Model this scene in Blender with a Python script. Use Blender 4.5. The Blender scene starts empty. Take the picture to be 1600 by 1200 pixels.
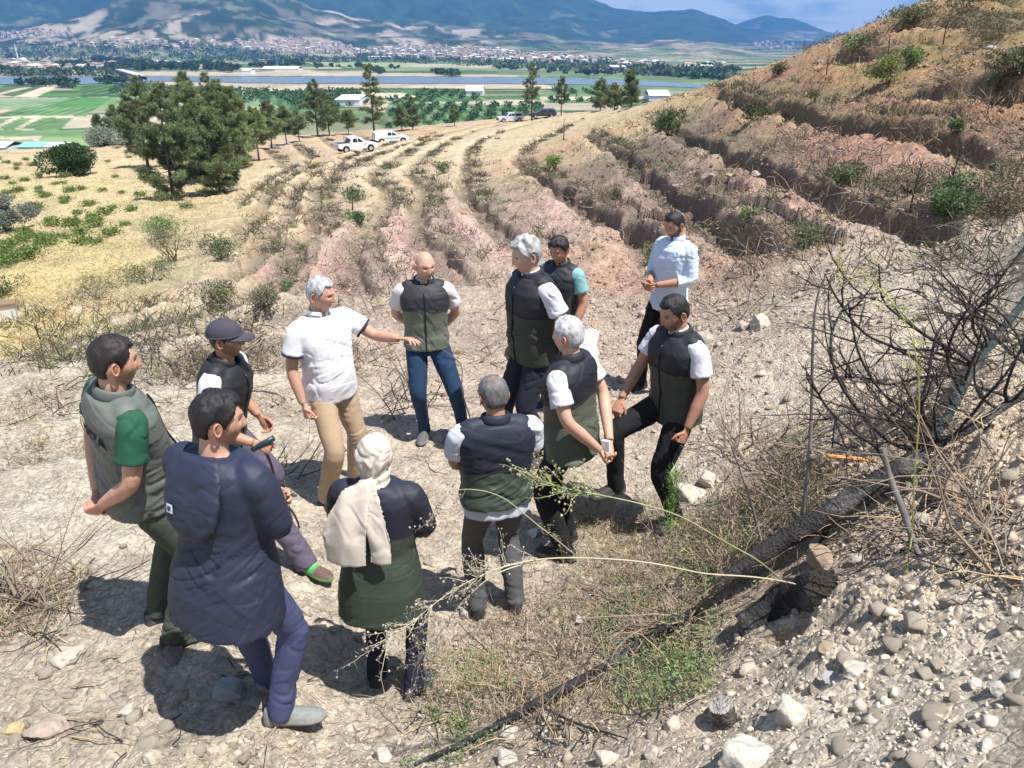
import bpy, math, random, time
import numpy as np
from mathutils import Vector, Matrix, noise as mn

# ---------------------------------------------------------------- camera, sky, sun, exposure
F_PX = 1186.0                                   # focal length in pixels of the 1600 px wide photograph
PITCH = math.atan(530.0 / F_PX)
CP, SP = math.cos(PITCH), math.sin(PITCH)
CZ = 3.3                                        # camera height; the ground under the group is near z = 0
scene = bpy.context.scene
cam_data = bpy.data.cameras.new('camera')
cam_data.sensor_width = 36.0
cam_data.lens = 36.0 * F_PX / 1600.0
cam_data.clip_start = 0.05
cam_data.clip_end = 60000
cam = bpy.data.objects.new('camera', cam_data)
scene.collection.objects.link(cam)
cam.location = (0, 0, CZ)
cam.rotation_euler = (math.pi / 2 - PITCH, 0, 0)
scene.camera = cam

SUN_AZ = math.atan2(-0.52, 0.85)                # direction towards the sun, in the ground plane
SUN_EL = math.radians(67)
sun_dir = Vector((math.cos(SUN_AZ) * math.cos(SUN_EL), math.sin(SUN_AZ) * math.cos(SUN_EL), math.sin(SUN_EL)))
world = bpy.data.worlds.new('World')
scene.world = world
world.use_nodes = True
wn, wl = world.node_tree.nodes, world.node_tree.links
wn.clear()
w_out = wn.new('ShaderNodeOutputWorld')
w_bg = wn.new('ShaderNodeBackground')
w_bg.inputs['Strength'].default_value = 0.052
sky = wn.new('ShaderNodeTexSky')
sky.sky_type = 'NISHITA'
sky.sun_disc = False
sky.sun_elevation = SUN_EL
sky.sun_rotation = math.pi / 2 - SUN_AZ
sky.air_density = 1.1
sky.dust_density = 0.7
# broken cumulus cover, laid out by direction in the sky dome
w_tc = wn.new('ShaderNodeTexCoord')
w_map = wn.new('ShaderNodeMapping')
w_map.inputs['Scale'].default_value = (1.0, 1.0, 4.2)
w_n = wn.new('ShaderNodeTexNoise')
w_n.inputs['Scale'].default_value = 4.2
w_n.inputs['Detail'].default_value = 9
w_n.inputs['Roughness'].default_value = 0.56
w_r = wn.new('ShaderNodeValToRGB')
w_r.color_ramp.elements[0].position = 0.06
w_r.color_ramp.elements[1].position = 0.26
w_n2 = wn.new('ShaderNodeTexNoise')
w_n2.inputs['Scale'].default_value = 12.0
w_n2.inputs['Detail'].default_value = 8
w_c = wn.new('ShaderNodeValToRGB')
w_c.color_ramp.elements[0].position = 0.34
w_c.color_ramp.elements[0].color = (7.5, 9.3, 12.0, 1)
w_c.color_ramp.elements[1].position = 0.50
w_c.color_ramp.elements[1].color = (16.0, 16.6, 17.4, 1)
w_mix = wn.new('ShaderNodeMixRGB')
wl.new(w_tc.outputs['Generated'], w_map.inputs['Vector'])
wl.new(w_map.outputs['Vector'], w_n.inputs['Vector'])
wl.new(w_map.outputs['Vector'], w_n2.inputs['Vector'])
wl.new(w_n.outputs['Fac'], w_r.inputs['Fac'])
wl.new(w_n2.outputs['Fac'], w_c.inputs['Fac'])
w_sep = wn.new('ShaderNodeSeparateXYZ')
wl.new(w_tc.outputs['Generated'], w_sep.inputs['Vector'])
w_el = wn.new('ShaderNodeMapRange')                 # banks of cloud low down, mostly clear overhead
w_el.inputs['From Min'].default_value = 0.12
w_el.inputs['From Max'].default_value = 0.40
w_el.inputs['To Min'].default_value = 1.0
w_el.inputs['To Max'].default_value = 0.08
wl.new(w_sep.outputs['Z'], w_el.inputs['Value'])
w_mul = wn.new('ShaderNodeMath')
w_mul.operation = 'MULTIPLY'
wl.new(w_r.outputs['Color'], w_mul.inputs[0])
wl.new(w_el.outputs['Result'], w_mul.inputs[1])
wl.new(w_mul.outputs['Value'], w_mix.inputs['Fac'])
wl.new(sky.outputs['Color'], w_mix.inputs['Color1'])
wl.new(w_c.outputs['Color'], w_mix.inputs['Color2'])
wl.new(w_mix.outputs['Color'], w_bg.inputs['Color'])
wl.new(w_bg.outputs['Background'], w_out.inputs['Surface'])

sun_data = bpy.data.lights.new('sun', 'SUN')
sun_data.energy = 5.0
sun_data.angle = math.radians(0.53)
sun_data.color = (1.0, 0.955, 0.89)
sun = bpy.data.objects.new('sun', sun_data)
scene.collection.objects.link(sun)
sun.rotation_euler = sun_dir.to_track_quat('Z', 'Y').to_euler()
sun.location = (20, -10, 40)

scene.view_settings.view_transform = 'Standard'
scene.view_settings.look = 'None'
scene.view_settings.gamma = 1
scene.view_settings.use_curve_mapping = False
scene.view_settings.exposure = 0.92
scene.cycles.use_denoising = True
scene.cycles.max_bounces = 6
scene.cycles.volume_bounces = 0
scene.cycles.transparent_max_bounces = 8

# ---------------------------------------------------------------- helpers
COL = scene.collection
RNG = np.random.default_rng(11)
random.seed(5)

def ray(u, v):
    xc = (u - 800.0) / F_PX
    yc = (600.0 - v) / F_PX
    d = CP + SP * yc
    return xc / d, (CP * yc - SP) / d            # x and z gained per metre of Y

def at(u, v, Y):
    a, b = ray(u, v)
    return (a * Y, Y, CZ + b * Y)

def mesh_obj(name, verts, faces, mat=None, parent=None, smooth=False, cols=None, mats=None, mat_idx=None):
    """verts (n,3), faces (m,k) array (k = 3 or 4) or list of lists -> one linked mesh object"""
    me = bpy.data.meshes.new(name)
    verts = np.asarray(verts, dtype=np.float32)
    if isinstance(faces, np.ndarray):
        m, k = faces.shape
        me.vertices.add(len(verts))
        me.vertices.foreach_set('co', verts.ravel())
        me.loops.add(m * k)
        me.loops.foreach_set('vertex_index', faces.astype(np.int32).ravel())
        me.polygons.add(m)
        me.polygons.foreach_set('loop_start', np.arange(0, m * k, k, dtype=np.int32))
        me.polygons.foreach_set('loop_total', np.full(m, k, dtype=np.int32))
        me.update(calc_edges=True)
    else:
        me.from_pydata([tuple(v) for v in verts.tolist()], [], [list(f) for f in faces])
    if smooth:
        me.polygons.foreach_set('use_smooth', np.ones(len(me.polygons), dtype=bool))
    if cols is not None:
        a = me.color_attributes.new('Col', 'FLOAT_COLOR', 'POINT')
        c = np.ones((len(verts), 4), dtype=np.float32)
        c[:, :3] = cols
        a.data.foreach_set('color', c.ravel())
    if mats:
        for mm in mats:
            me.materials.append(mm)
        if mat_idx is not None:
            me.polygons.foreach_set('material_index', np.asarray(mat_idx, dtype=np.int32))
    elif mat:
        me.materials.append(mat)
    me.update()
    o = bpy.data.objects.new(name, me)
    COL.objects.link(o)
    if parent:
        o.parent = parent
    return o

def tag(o, label=None, cat=None, group=None, kind=None):
    if label: o['label'] = label
    if cat: o['category'] = cat
    if group: o['group'] = group
    if kind: o['kind'] = kind
    return o

def empty(name, loc=(0, 0, 0), rz=0.0):
    o = bpy.data.objects.new(name, None)
    o.empty_display_size = 0.2
    COL.objects.link(o)
    o.location = loc
    o.rotation_euler = (0, 0, rz)
    return o

class MB:
    """collects pieces of geometry (vertices, triangles or quads, one colour per vertex) for ONE mesh"""
    def __init__(s):
        s.v, s.f, s.c, s.n = [], [], [], 0
    def add(s, v, f, c=(1, 1, 1)):
        v = np.asarray(v, dtype=np.float64)
        s.v.append(v)
        for q in f:
            s.f.append([int(i) + s.n for i in q])
        cc = np.asarray(c, dtype=np.float64)
        if cc.ndim == 1:
            cc = np.tile(cc, (len(v), 1))
        s.c.append(cc)
        s.n += len(v)
        return s
    def build(s, name, mat, parent=None, smooth=False, col=True):
        return mesh_obj(name, np.vstack(s.v), s.f, mat, parent, smooth, np.vstack(s.c) if col else None)

def frame(d):
    d = np.asarray(d, dtype=float)
    d = d / (np.linalg.norm(d) + 1e-9)
    a = np.array([0, 0, 1.0]) if abs(d[2]) < 0.9 else np.array([1.0, 0, 0])
    x = np.cross(a, d); x /= np.linalg.norm(x)
    y = np.cross(d, x)
    return x, y, d

def tube(pts, rad, seg=6, cap=True, side=None, flat=1.0):
    """tapered tube through pts; rad = radius per point (or one); flat = thickness / width ratio, side = width axis"""
    pts = np.asarray(pts, dtype=float)
    n = len(pts)
    rad = np.full(n, rad, dtype=float) if np.isscalar(rad) else np.asarray(rad, dtype=float)
    fl = np.full(n, flat, dtype=float) if np.isscalar(flat) else np.asarray(flat, dtype=float)
    tang = np.zeros_like(pts)
    tang[1:-1] = pts[2:] - pts[:-2]
    tang[0] = pts[1] - pts[0]
    tang[-1] = pts[-1] - pts[-2]
    tang /= (np.linalg.norm(tang, axis=1)[:, None] + 1e-9)
    x, y, _ = frame(tang[0])
    if side is not None:
        x = np.asarray(side, dtype=float)
    V = []
    th = np.arange(seg) * 2 * np.pi / seg
    for i in range(n):
        x = x - tang[i] * np.dot(x, tang[i])
        x /= (np.linalg.norm(x) + 1e-9)
        y = np.cross(tang[i], x)
        V.append(pts[i] + rad[i] * (np.cos(th)[:, None] * x + fl[i] * np.sin(th)[:, None] * y))
    V = np.vstack(V)
    Fc = []
    for i in range(n - 1):
        for j in range(seg):
            a, b = i * seg + j, i * seg + (j + 1) % seg
            Fc.append([a, b, b + seg, a + seg])
    if cap:
        V = np.vstack([V, pts[0], pts[-1]])
        c0, c1 = n * seg, n * seg + 1
        for j in range(seg):
            Fc.append([c0, (j + 1) % seg, j])
            Fc.append([c1, (n - 1) * seg + j, (n - 1) * seg + (j + 1) % seg])
    return V, Fc

def box_geo(c, s, rz=0.0):
    c = np.asarray(c, float); s = np.asarray(s, float) / 2
    V = np.array([[x, y, z] for z in (-1, 1) for y in (-1, 1) for x in (-1, 1)]) * s
    if rz:
        cr, sr = math.cos(rz), math.sin(rz)
        V = V @ np.array([[cr, sr, 0], [-sr, cr, 0], [0, 0, 1]])
    return V + c, [[0, 2, 3, 1], [4, 5, 7, 6], [0, 1, 5, 4], [2, 6, 7, 3], [0, 4, 6, 2], [1, 3, 7, 5]]

_ico = {}
def ico(sub):
    if sub not in _ico:
        import bmesh
        bm = bmesh.new()
        bmesh.ops.create_icosphere(bm, subdivisions=sub, radius=1.0)
        _ico[sub] = (np.array([v.co[:] for v in bm.verts]), np.array([[v.index for v in f.verts] for f in bm.faces]))
        bm.free()
    return _ico[sub]

# ---- numpy value noise
_perm = RNG.permutation(4096)
_val = RNG.random(4096) * 2 - 1
def _h(ix, iy, iz):
    return _val[(_perm[(_perm[(_perm[ix & 4095] + iy) & 4095] + iz) & 4095])]
def vnoise(x, y, z=0.0):
    x, y, z = np.broadcast_arrays(np.asarray(x, float), np.asarray(y, float), np.asarray(z, float))
    ix, iy, iz = np.floor(x).astype(np.int64), np.floor(y).astype(np.int64), np.floor(z).astype(np.int64)
    fx, fy, fz = x - ix, y - iy, z - iz
    fx, fy, fz = fx*fx*fx*(fx*(fx*6-15)+10), fy*fy*fy*(fy*(fy*6-15)+10), fz*fz*fz*(fz*(fz*6-15)+10)
    r = 0
    for dx in (0, 1):
        for dy in (0, 1):
            for dz in (0, 1):
                w = (fx if dx else 1-fx) * (fy if dy else 1-fy) * (fz if dz else 1-fz)
                r = r + w * _h(ix+dx, iy+dy, iz+dz)
    return r
def fbm(x, y, z=0.0, octv=4, gain=0.5, lac=2.03):
    a, s, r = 1.0, 1.0, 0.0
    for k in range(octv):
        r = r + a * vnoise(x*s + 17.3*k, y*s + 5.1*k, np.asarray(z)*s + 3.7*k)
        a *= gain; s *= lac
    return r
def sstep(a, b, x):
    t = np.clip((x - a) / (b - a), 0, 1)
    return t * t * (3 - 2 * t)
def srgb(r, g, b):
    return tuple(((c/255.0)/12.92 if c/255.0 <= 0.04045 else ((c/255.0+0.055)/1.055)**2.4) for c in (r, g, b))

# ---- materials
def new_mat(name):
    m = bpy.data.materials.new(name)
    m.use_nodes = True
    nt = m.node_tree
    return m, nt.nodes, nt.links, nt.nodes['Principled BSDF']

def noise_mat(name, color=None, var=0.25, scale=20.0, rough=0.85, bump=0.3, bscale=60.0, bdist=0.01, attr=True,
              spec=0.3, detail=6, sss=0.0, trans=0.0, metal=0.0, coord='Object', wscale=(1, 1, 1)):
    """principled material: colour (flat or the mesh's Col attribute) broken up by noise, plus a noise bump"""
    m, N, L, P = new_mat(name)
    tc = N.new('ShaderNodeTexCoord')
    mp = N.new('ShaderNodeMapping'); mp.inputs['Scale'].default_value = wscale
    L.new(tc.outputs[coord], mp.inputs['Vector'])
    n1 = N.new('ShaderNodeTexNoise'); n1.inputs['Scale'].default_value = scale; n1.inputs['Detail'].default_value = detail
    L.new(mp.outputs['Vector'], n1.inputs['Vector'])
    mr = N.new('ShaderNodeMapRange')
    mr.inputs['From Min'].default_value = 0.25; mr.inputs['From Max'].default_value = 0.75
    mr.inputs['To Min'].default_value = 1 - var; mr.inputs['To Max'].default_value = 1 + var
    L.new(n1.outputs['Fac'], mr.inputs['Value'])
    vm = N.new('ShaderNodeVectorMath'); vm.operation = 'SCALE'
    L.new(mr.outputs['Result'], vm.inputs['Scale'])
    if attr:
        at_ = N.new('ShaderNodeAttribute'); at_.attribute_name = 'Col'
        L.new(at_.outputs['Color'], vm.inputs[0])
    else:
        vm.inputs[0].default_value = color
    L.new(vm.outputs['Vector'], P.inputs['Base Color'])
    P.inputs['Roughness'].default_value = rough
    P.inputs['Specular IOR Level'].default_value = spec
    P.inputs['Metallic'].default_value = metal
    if sss:
        P.inputs['Subsurface Weight'].default_value = sss
        P.inputs['Subsurface Radius'].default_value = (0.012, 0.005, 0.003)
        P.inputs['Subsurface Scale'].default_value = 1.0
    if bump:
        n2 = N.new('ShaderNodeTexNoise'); n2.inputs['Scale'].default_value = bscale; n2.inputs['Detail'].default_value = 5
        L.new(mp.outputs['Vector'], n2.inputs['Vector'])
        b = N.new('ShaderNodeBump'); b.inputs['Strength'].default_value = bump; b.inputs['Distance'].default_value = bdist
        L.new(n2.outputs['Fac'], b.inputs['Height'])
        L.new(b.outputs['Normal'], P.inputs['Normal'])
    if trans:
        tr = N.new('ShaderNodeBsdfTranslucent')
        mx = N.new('ShaderNodeMixShader'); mx.inputs['Fac'].default_value = trans
        L.new(vm.outputs['Vector'], tr.inputs['Color'])
        out = N['Material Output']
        L.new(P.outputs['BSDF'], mx.inputs[1]); L.new(tr.outputs['BSDF'], mx.inputs[2])
        L.new(mx.outputs['Shader'], out.inputs['Surface'])
    return m
# ---------------------------------------------------------------- terrain: one sheet, polar rings about the viewpoint
# control points (u, v, kind, value): kind 'z' = height relative to the camera, 'Y' = distance
K = []
def col_(u, *rows):
    for v, k, val in rows:
        b = ray(u, v)[1]
        Y = val / b if k == 'z' else val
        a = ray(u, v)[0]
        K.append((a * Y, Y, b * Y))
col_(-250, (1150,'z',-2.9),(800,'z',-3.1),(600,'z',-4.2),(520,'z',-5.8),(450,'z',-7.8),(350,'z',-10.6),(243,'Y',105))
col_(0, (1190,'z',-2.9),(985,'z',-2.92),(780,'z',-3.05),(690,'z',-3.3),(600,'z',-3.8),(520,'z',-5.2),(450,'z',-7),(400,'z',-8.5),(350,'z',-9.8),(300,'z',-11.2),(243,'Y',106))
col_(200, (520,'z',-4.4),(450,'z',-6.1),(400,'z',-7.3),(350,'z',-8.8),(300,'z',-10.4),(230,'Y',112))
col_(400, (1190,'z',-2.95),(600,'z',-3.4),(520,'z',-3.9),(450,'z',-4.9),(400,'z',-6),(350,'z',-7.6),(300,'z',-9.4),(250,'z',-11.8),(219,'Y',124))
col_(650, (520,'z',-3.55),(450,'z',-4.1),(400,'z',-4.8),(350,'z',-5.9),(300,'z',-7.6),(250,'z',-10.4),(203,'Y',148))
col_(850, (1190,'z',-2.8),(520,'z',-3.4),(450,'z',-3.8),(400,'z',-4.4),(350,'z',-5.2),(300,'z',-6.2),(250,'z',-8.0),(215,'z',-10.2),(184,'Y',160))
col_(1000, (950,'z',-3.1),(600,'z',-3.3),(520,'z',-3.35),(450,'z',-3.6),(400,'z',-4.0),(350,'z',-4.4),(300,'z',-4.7),(250,'z',-5.1),(200,'z',-5.5),(163,'Y',105))
col_(1100, (800,'z',-3.15),(1190,'z',-2.3),(138,'Y',70))
col_(1200, (950,'z',-2.65),(800,'z',-2.8),(700,'z',-2.9),(600,'z',-2.9),(520,'z',-2.8),(450,'z',-2.8),(400,'z',-2.8),(350,'z',-2.9),(300,'z',-3.0),(250,'z',-3.1),(200,'z',-3.0),(150,'z',-2.3),(108,'Y',50))
col_(1400, (1190,'z',-1.9),(950,'z',-2.15),(800,'z',-2.2),(600,'z',-2.35),(450,'z',-2.3),(400,'z',-2.3),(350,'z',-2.35),(300,'z',-2.3),(250,'z',-2.2),(200,'z',-1.9),(150,'z',-1.4),(95,'Y',31),(30,'Y',36))
col_(1590, (1190,'z',-1.7),(950,'z',-1.8),(800,'z',-1.85),(600,'z',-2.0),(450,'z',-2.0),(380,'z',-1.9),(330,'z',-1.95),(280,'z',-1.9),(220,'z',-1.6),(165,'z',-1.2),(110,'z',-0.53),(50,'Y',28),(0,'Y',33))
col_(1800, (1190,'z',-1.4),(800,'z',-1.4),(500,'z',-1.5),(300,'z',-1.3),(150,'z',-0.4),(0,'Y',30),(-60,'Y',35))
# the ground under each person's feet (x, y, z)
for x_, y_, z_ in [(-1.92,3.29,-2.97),(-1.16,2.66,-2.98),(-1.55,4.22,-3.1),(-1.43,5.06,-3.2),(-0.56,6.19,-3.33),(0,5.99,-3.25),(0.57,6.81,-3.3),
                 (1.23,7.2,-3.26),(1.01,4.78,-3.28),(0.41,4.43,-3.28),(-0.21,3.95,-3.3),(-0.68,3.12,-3.2)]:
    K.append((x_, y_, z_))
K += [(x, -1.5, z) for x, z in ((-2, -2.9), (0, -2.3), (2, -1.0))]
KP = np.array(K)
def _tl(x, y):
    r = np.hypot(x, y)
    return np.arctan2(x, y) * 1.5, np.log(r)
kt, kr = _tl(KP[:, 0], KP[:, 1])
def _tps(d2): return 0.5 * d2 * np.log(d2 + 1e-12)
_n = len(KP)
_A = _tps((kt[:, None]-kt)**2 + (kr[:, None]-kr)**2) + np.eye(_n) * 0.004
_P = np.stack([np.ones(_n), kt, kr], 1)
_M = np.block([[_A, _P], [_P.T, np.zeros((3, 3))]])
_w = np.linalg.solve(_M, np.concatenate([KP[:, 2], np.zeros(3)]))
def tps_z(x, y):
    t, r = _tl(x, y)
    t, r = t.ravel(), r.ravel()
    out = np.zeros(len(t))
    for s in range(0, len(t), 60000):
        tt, rr = t[s:s+60000], r[s:s+60000]
        out[s:s+60000] = _tps((tt[:, None]-kt)**2 + (rr[:, None]-kr)**2) @ _w[:_n] + _w[_n] + _w[_n+1]*tt + _w[_n+2]*rr
    return out.reshape(np.shape(x))

_su = np.array([-900,-200,0,130,300,500,640,800,870,960,1050,1130,1200,1290,1370,1400,1500,1700,2600.0])
_sr = np.array([110,118,130,128,122,138,152,168,170,140,102,70,56,48,44,42,42,44,46.0])
def skyline_r(x, y):
    th = np.arctan2(x, np.maximum(y, 1e-6))
    return np.interp(np.tan(np.clip(th, -1.35, 1.35)) * 1000, (_su-800)/F_PX*1000, _sr)

# contour trenches traced along the hillside: uphill lies to the left of the direction of travel
TR_PX = [
 ([(1340,3),(1430,-4),(1520,2),(1620,8)], .8),
 ([(1372,52),(1420,44),(1480,39),(1540,44),(1620,52)], .8),
 ([(1290,93),(1330,95),(1370,97),(1400,92)], .8),
 ([(1412,147),(1440,150),(1500,154),(1550,158),(1620,163)], 1.0),
 ([(1100,150),(1150,166),(1219,177),(1250,191),(1287,198),(1320,207),(1385,217),(1437,231),(1500,249),(1545,263),(1620,272)], 1.0),
 ([(1000,185),(1060,212),(1110,238),(1160,259),(1190,281),(1240,299),(1290,315),(1340,333),(1390,353),(1440,366),(1480,372)], .95),
 ([(905,212),(925,219),(945,232),(975,247),(1003,282),(1040,312),(1070,335),(1115,354),(1150,368),(1190,386),(1230,398)], .9),
 ([(880,200),(840,222),(806,245),(815,264),(835,277),(860,292),(885,307),(905,322),(940,340),(965,357),(990,377),(1010,402),(1018,430)], .85),
 ([(860,186),(800,201),(755,217),(732,232),(726,250),(724,287),(728,310),(745,331),(765,347),(785,370),(802,392),(830,420)], .75),
 ([(830,186),(770,197),(715,213),(675,236),(648,258),(637,272),(650,286),(661,299),(650,336),(647,362),(652,378),(675,390),(688,414),(708,440),(735,468)], .7),
 ([(760,193),(700,207),(650,227),(605,254),(577,276),(590,292),(606,302),(600,332),(570,357),(550,385),(542,404),(556,434),(575,456),(600,480)], .7),
 ([(690,204),(620,231),(575,245),(545,260),(518,272),(497,295),(489,330),(493,360),(455,394),(446,420),(430,450),(380,478),(285,506),(200,520),(120,545),(0,590)], .8),
 ([(640,207),(600,226),(548,244),(525,261),(483,277),(452,306),(449,331),(420,372),(390,420),(340,455),(240,480),(160,498),(60,530)], .7),
 ([(560,242),(500,256),(460,272),(425,292),(412,320),(380,355),(350,400)], .7),
 ([(520,250),(460,262),(420,280),(385,305),(360,330)], .6),
 ([(620,470),(420,512),(300,536),(180,560),(80,580),(-60,615)], .8),
 ([(600,545),(440,560),(300,572),(200,592),(112,614),(-60,655)], .75), ([(560,640),(420,640),(280,655),(150,690),(0,735),(-80,760)], .5),
 ([(500,214),(510,225),(532,238)], .5), ([(455,222),(470,238),(490,252)], .5), ([(415,232),(430,250),(452,266)], .5),
 ([(545,205),(560,212),(575,222)], .4), ([(1500,380),(1400,400),(1300,432),(1200,452),(1120,470)], .35),
]
def tps_hit(u, v, zfun=None):
    """first crossing of the pixel's ray with the smooth ground"""
    a, b = ray(u, v)
    Ys = np.exp(np.linspace(math.log(1.0), math.log(175), 500))
    f = tps_z(a * Ys, Ys) - b * Ys
    i = np.argmax(f > 0) if (f > 0).any() else int(np.argmax(f))
    if i > 0 and f[i] > 0:
        t = -f[i-1] / (f[i] - f[i-1])
        return a * (Ys[i-1] + t*(Ys[i]-Ys[i-1])), Ys[i-1] + t*(Ys[i]-Ys[i-1])
    return a * Ys[i], Ys[i]
TR = []
for px, dep in TR_PX:
    pts = np.array([tps_hit(u, v) for u, v in px])
    # resample smoothly (Catmull-Rom in the ground plane)
    P4 = np.vstack([2*pts[0]-pts[1], pts, 2*pts[-1]-pts[-2]])
    out = []
    for i in range(1, len(P4)-2):
        for t in np.linspace(0, 1, 5)[:-1]:
            out.append(0.5*((2*P4[i]) + (-P4[i-1]+P4[i+1])*t + (2*P4[i-1]-5*P4[i]+4*P4[i+1]-P4[i+2])*t*t + (-P4[i-1]+3*P4[i]-3*P4[i+1]+P4[i+2])*t**3))
    out.append(pts[-1])
    TR.append((np.array(out), dep))

def trench_sd(x, y):
    """signed distance to the nearest trench (positive uphill), its depth factor (0 where none is near)"""
    x0, y0 = x.ravel(), y.ravel()
    r0 = np.hypot(x0, y0)
    wob = np.clip(r0 * 0.02, 0.06, 0.35)
    xs = x0 + wob * vnoise(x0 / (wob*4), y0 / (wob*4), 1.5)
    ys = y0 + wob * vnoise(x0 / (wob*4), y0 / (wob*4), 7.5)
    best = np.full(len(xs), 1e9); sd = np.full(len(xs), 9.0); dp = np.zeros(len(xs))
    for pts, dep in TR:
        lo, hi = pts.min(0) - 2.6, pts.max(0) + 2.6
        idx = np.where((xs > lo[0]) & (xs < hi[0]) & (ys > lo[1]) & (ys < hi[1]))[0]
        if not len(idx): continue
        X, Y = xs[idx], ys[idx]
        bd = np.full(len(idx), 1e9); bs = np.zeros(len(idx)); be = np.zeros(len(idx))
        nseg = len(pts) - 1
        for k in range(nseg):
            p, q = pts[k], pts[k+1]
            d = q - p; L2 = d @ d + 1e-9
            t = np.clip(((X-p[0])*d[0] + (Y-p[1])*d[1]) / L2, 0, 1)
            ex, ey = X - (p[0]+t*d[0]), Y - (p[1]+t*d[1])
            dd = np.hypot(ex, ey)
            m = dd < bd
            cr = d[0]*ey - d[1]*ex
            bd = np.where(m, dd, bd); bs = np.where(m, np.where(cr >= 0, dd, -dd), bs); be = np.where(m, (k+t)/nseg, be)
        fade = sstep(0, .06, be) * sstep(1, .80, be)
        m = bd < best[idx]
        ii = idx[m]
        best[ii] = bd[m]; sd[ii] = bs[m]; dp[ii] = dep * fade[m]
    return sd.reshape(x.shape), dp.reshape(x.shape)

_ps = np.array([-2.2, -1.5, -1.0, -0.72, -0.50, -0.30, 0.0, 0.33, 0.40, 0.50, 0.9, 1.6, 2.4])
_pz = np.array([0.0, 0.06, 0.24, 0.30, 0.18, -0.30, -0.42, -0.42, -0.08, 0.13, 0.07, 0.02, 0.0])
FEATS = []
for u_, v_, am_, rd_ in ((1345,955,.10,.30),(1228,990,-.20,.085),(1292,990,-.12,.06),(1100,1015,-.10,.13),(1120,1130,-.07,.11),(1262,1050,.05,.11),(1178,1012,.05,.08),(1495,752,.11,.18),(1570,735,.09,.2),(1452,782,-.14,.09),(1530,840,.05,.12),(1390,1010,.05,.25)):
    FEATS.append((*tps_hit(u_, v_), am_, rd_))
def rel_height(x, y, with_attr=False):
    """ground height relative to the camera for the near hillside (x, y arrays)"""
    x = np.asarray(x, float); y = np.asarray(y, float)
    r = np.hypot(x, y)
    Rs = skyline_r(x, y)
    k = np.minimum(1.0, Rs / np.maximum(r, 1e-6))
    z = tps_z(x*k, y*k)
    sd, dp = trench_sd(x, y)
    near = sstep(9.5, 5.5, r)
    wsc = 0.75 + 0.25*sstep(8, 20, r)
    pr = np.interp(sd / wsc, _ps, _pz) * dp * (1 + 0.35*vnoise(x*.7, y*.7, 4.0))
    z = z + pr * (0.80 + .20*sstep(5, 14, r)) * sstep(Rs*1.0, Rs*.93, r)
    # rough soil: broad undulation, clods, small stones
    z = z + 0.10*fbm(x*.35, y*.35, 2.0, 3) * sstep(3, 12, r)
    amp = 0.022 + 0.05*sstep(7, 15, r)
    mound = sstep(1.2, 2.2, x - 0.12*y) * sstep(9, 5, r)
    amp = amp + 0.03*mound
    z = z + amp*fbm(x*2.6, y*2.6, 5.0, 4, .55)
    cl = fbm(x*9, y*9, 9.0, 3, .6)
    z = z + (0.012 + .012*mound + .020*sstep(8, 18, r)) * np.maximum(cl, -.2) * sstep(90, 30, r)
    fin = fbm(x*19, y*19, 21., 3, .6)
    z = z + (.006 + .008*mound)*fin*sstep(9, 5, r)
    for fx_, fy_, am, rd in FEATS:
        d2 = ((x-fx_)**2 + (y-fy_)**2)/(rd*rd)
        z = z + am*np.exp(-d2**1.4)*(1 + .25*fin)
    # fall away behind the crest to the valley floor
    s = np.maximum(r - Rs, 0)
    z = z - np.where(s > 0, 0.30*s*sstep(0, 25, s), 0)
    z = np.maximum(z, -35 + 0*z)
    if with_attr:
        return z, sd, dp, mound
    return z
def H(x, y):
    """world height of the ground at one point or arrays"""
    a = np.atleast_1d(np.asarray(x, float)); b = np.atleast_1d(np.asarray(y, float))
    z = rel_height(a, b) + CZ
    return float(z[0]) if np.isscalar(x) else z
def hit(u, v, ymax=175):
    """world point where the pixel's ray first meets the detailed near ground"""
    a, b = ray(u, v)
    Ys = np.exp(np.linspace(math.log(1.0), math.log(ymax), 360))
    f = rel_height(a*Ys, Ys) - b*Ys
    if (f > 0).any():
        i = int(np.argmax(f > 0))
        if i > 0:
            t = -f[i-1]/(f[i]-f[i-1]); Y = Ys[i-1] + t*(Ys[i]-Ys[i-1])
        else: Y = Ys[0]
    else:
        Y = Ys[int(np.argmax(f))]
    return np.array([a*Y, Y, CZ + float(rel_height(np.array([a*Y]), np.array([Y]))[0])])
VZ = -35.0                                        # valley floor relative to the camera
def vhit(u, v, z=VZ):
    a, b = ray(u, v)
    Y = z / b
    return np.array([a*Y, Y, CZ + z])

# ---- rings and spokes
_fine = np.linspace(-43.5, 43.5, 870)
_ang = np.radians(np.concatenate([np.linspace(-178, -60, 20), np.linspace(-58, -44, 16), _fine, np.linspace(44, 58, 16), np.linspace(60, 178, 20)]))
NA = len(_ang)
_r1 = []
for v in np.arange(1420, 640, -1.9):             # near ground: even steps in the picture
    _r1.append(-3.1 / ray(800, v)[1])
_r1 = np.array(_r1)
_r1 = np.concatenate([np.linspace(0.35, _r1[0], 14)[:-1], _r1])
_r2 = np.exp(np.linspace(math.log(_r1[-1]), math.log(185), 540))[1:]
_r3 = []
_r3 = np.exp(np.linspace(math.log(185), math.log(520), 60))[1:]
_r4 = np.array([VZ / ray(800, v)[1] for v in np.arange(172, 92, -.55)]); _r4 = _r4[_r4 > 520]
_r5 = np.linspace(_r4[-1], 9200, 230)[1:]
RINGS = np.concatenate([_r1, _r2, _r3, _r4, _r5])
_i_near = len(_r1) + len(_r2)

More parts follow.
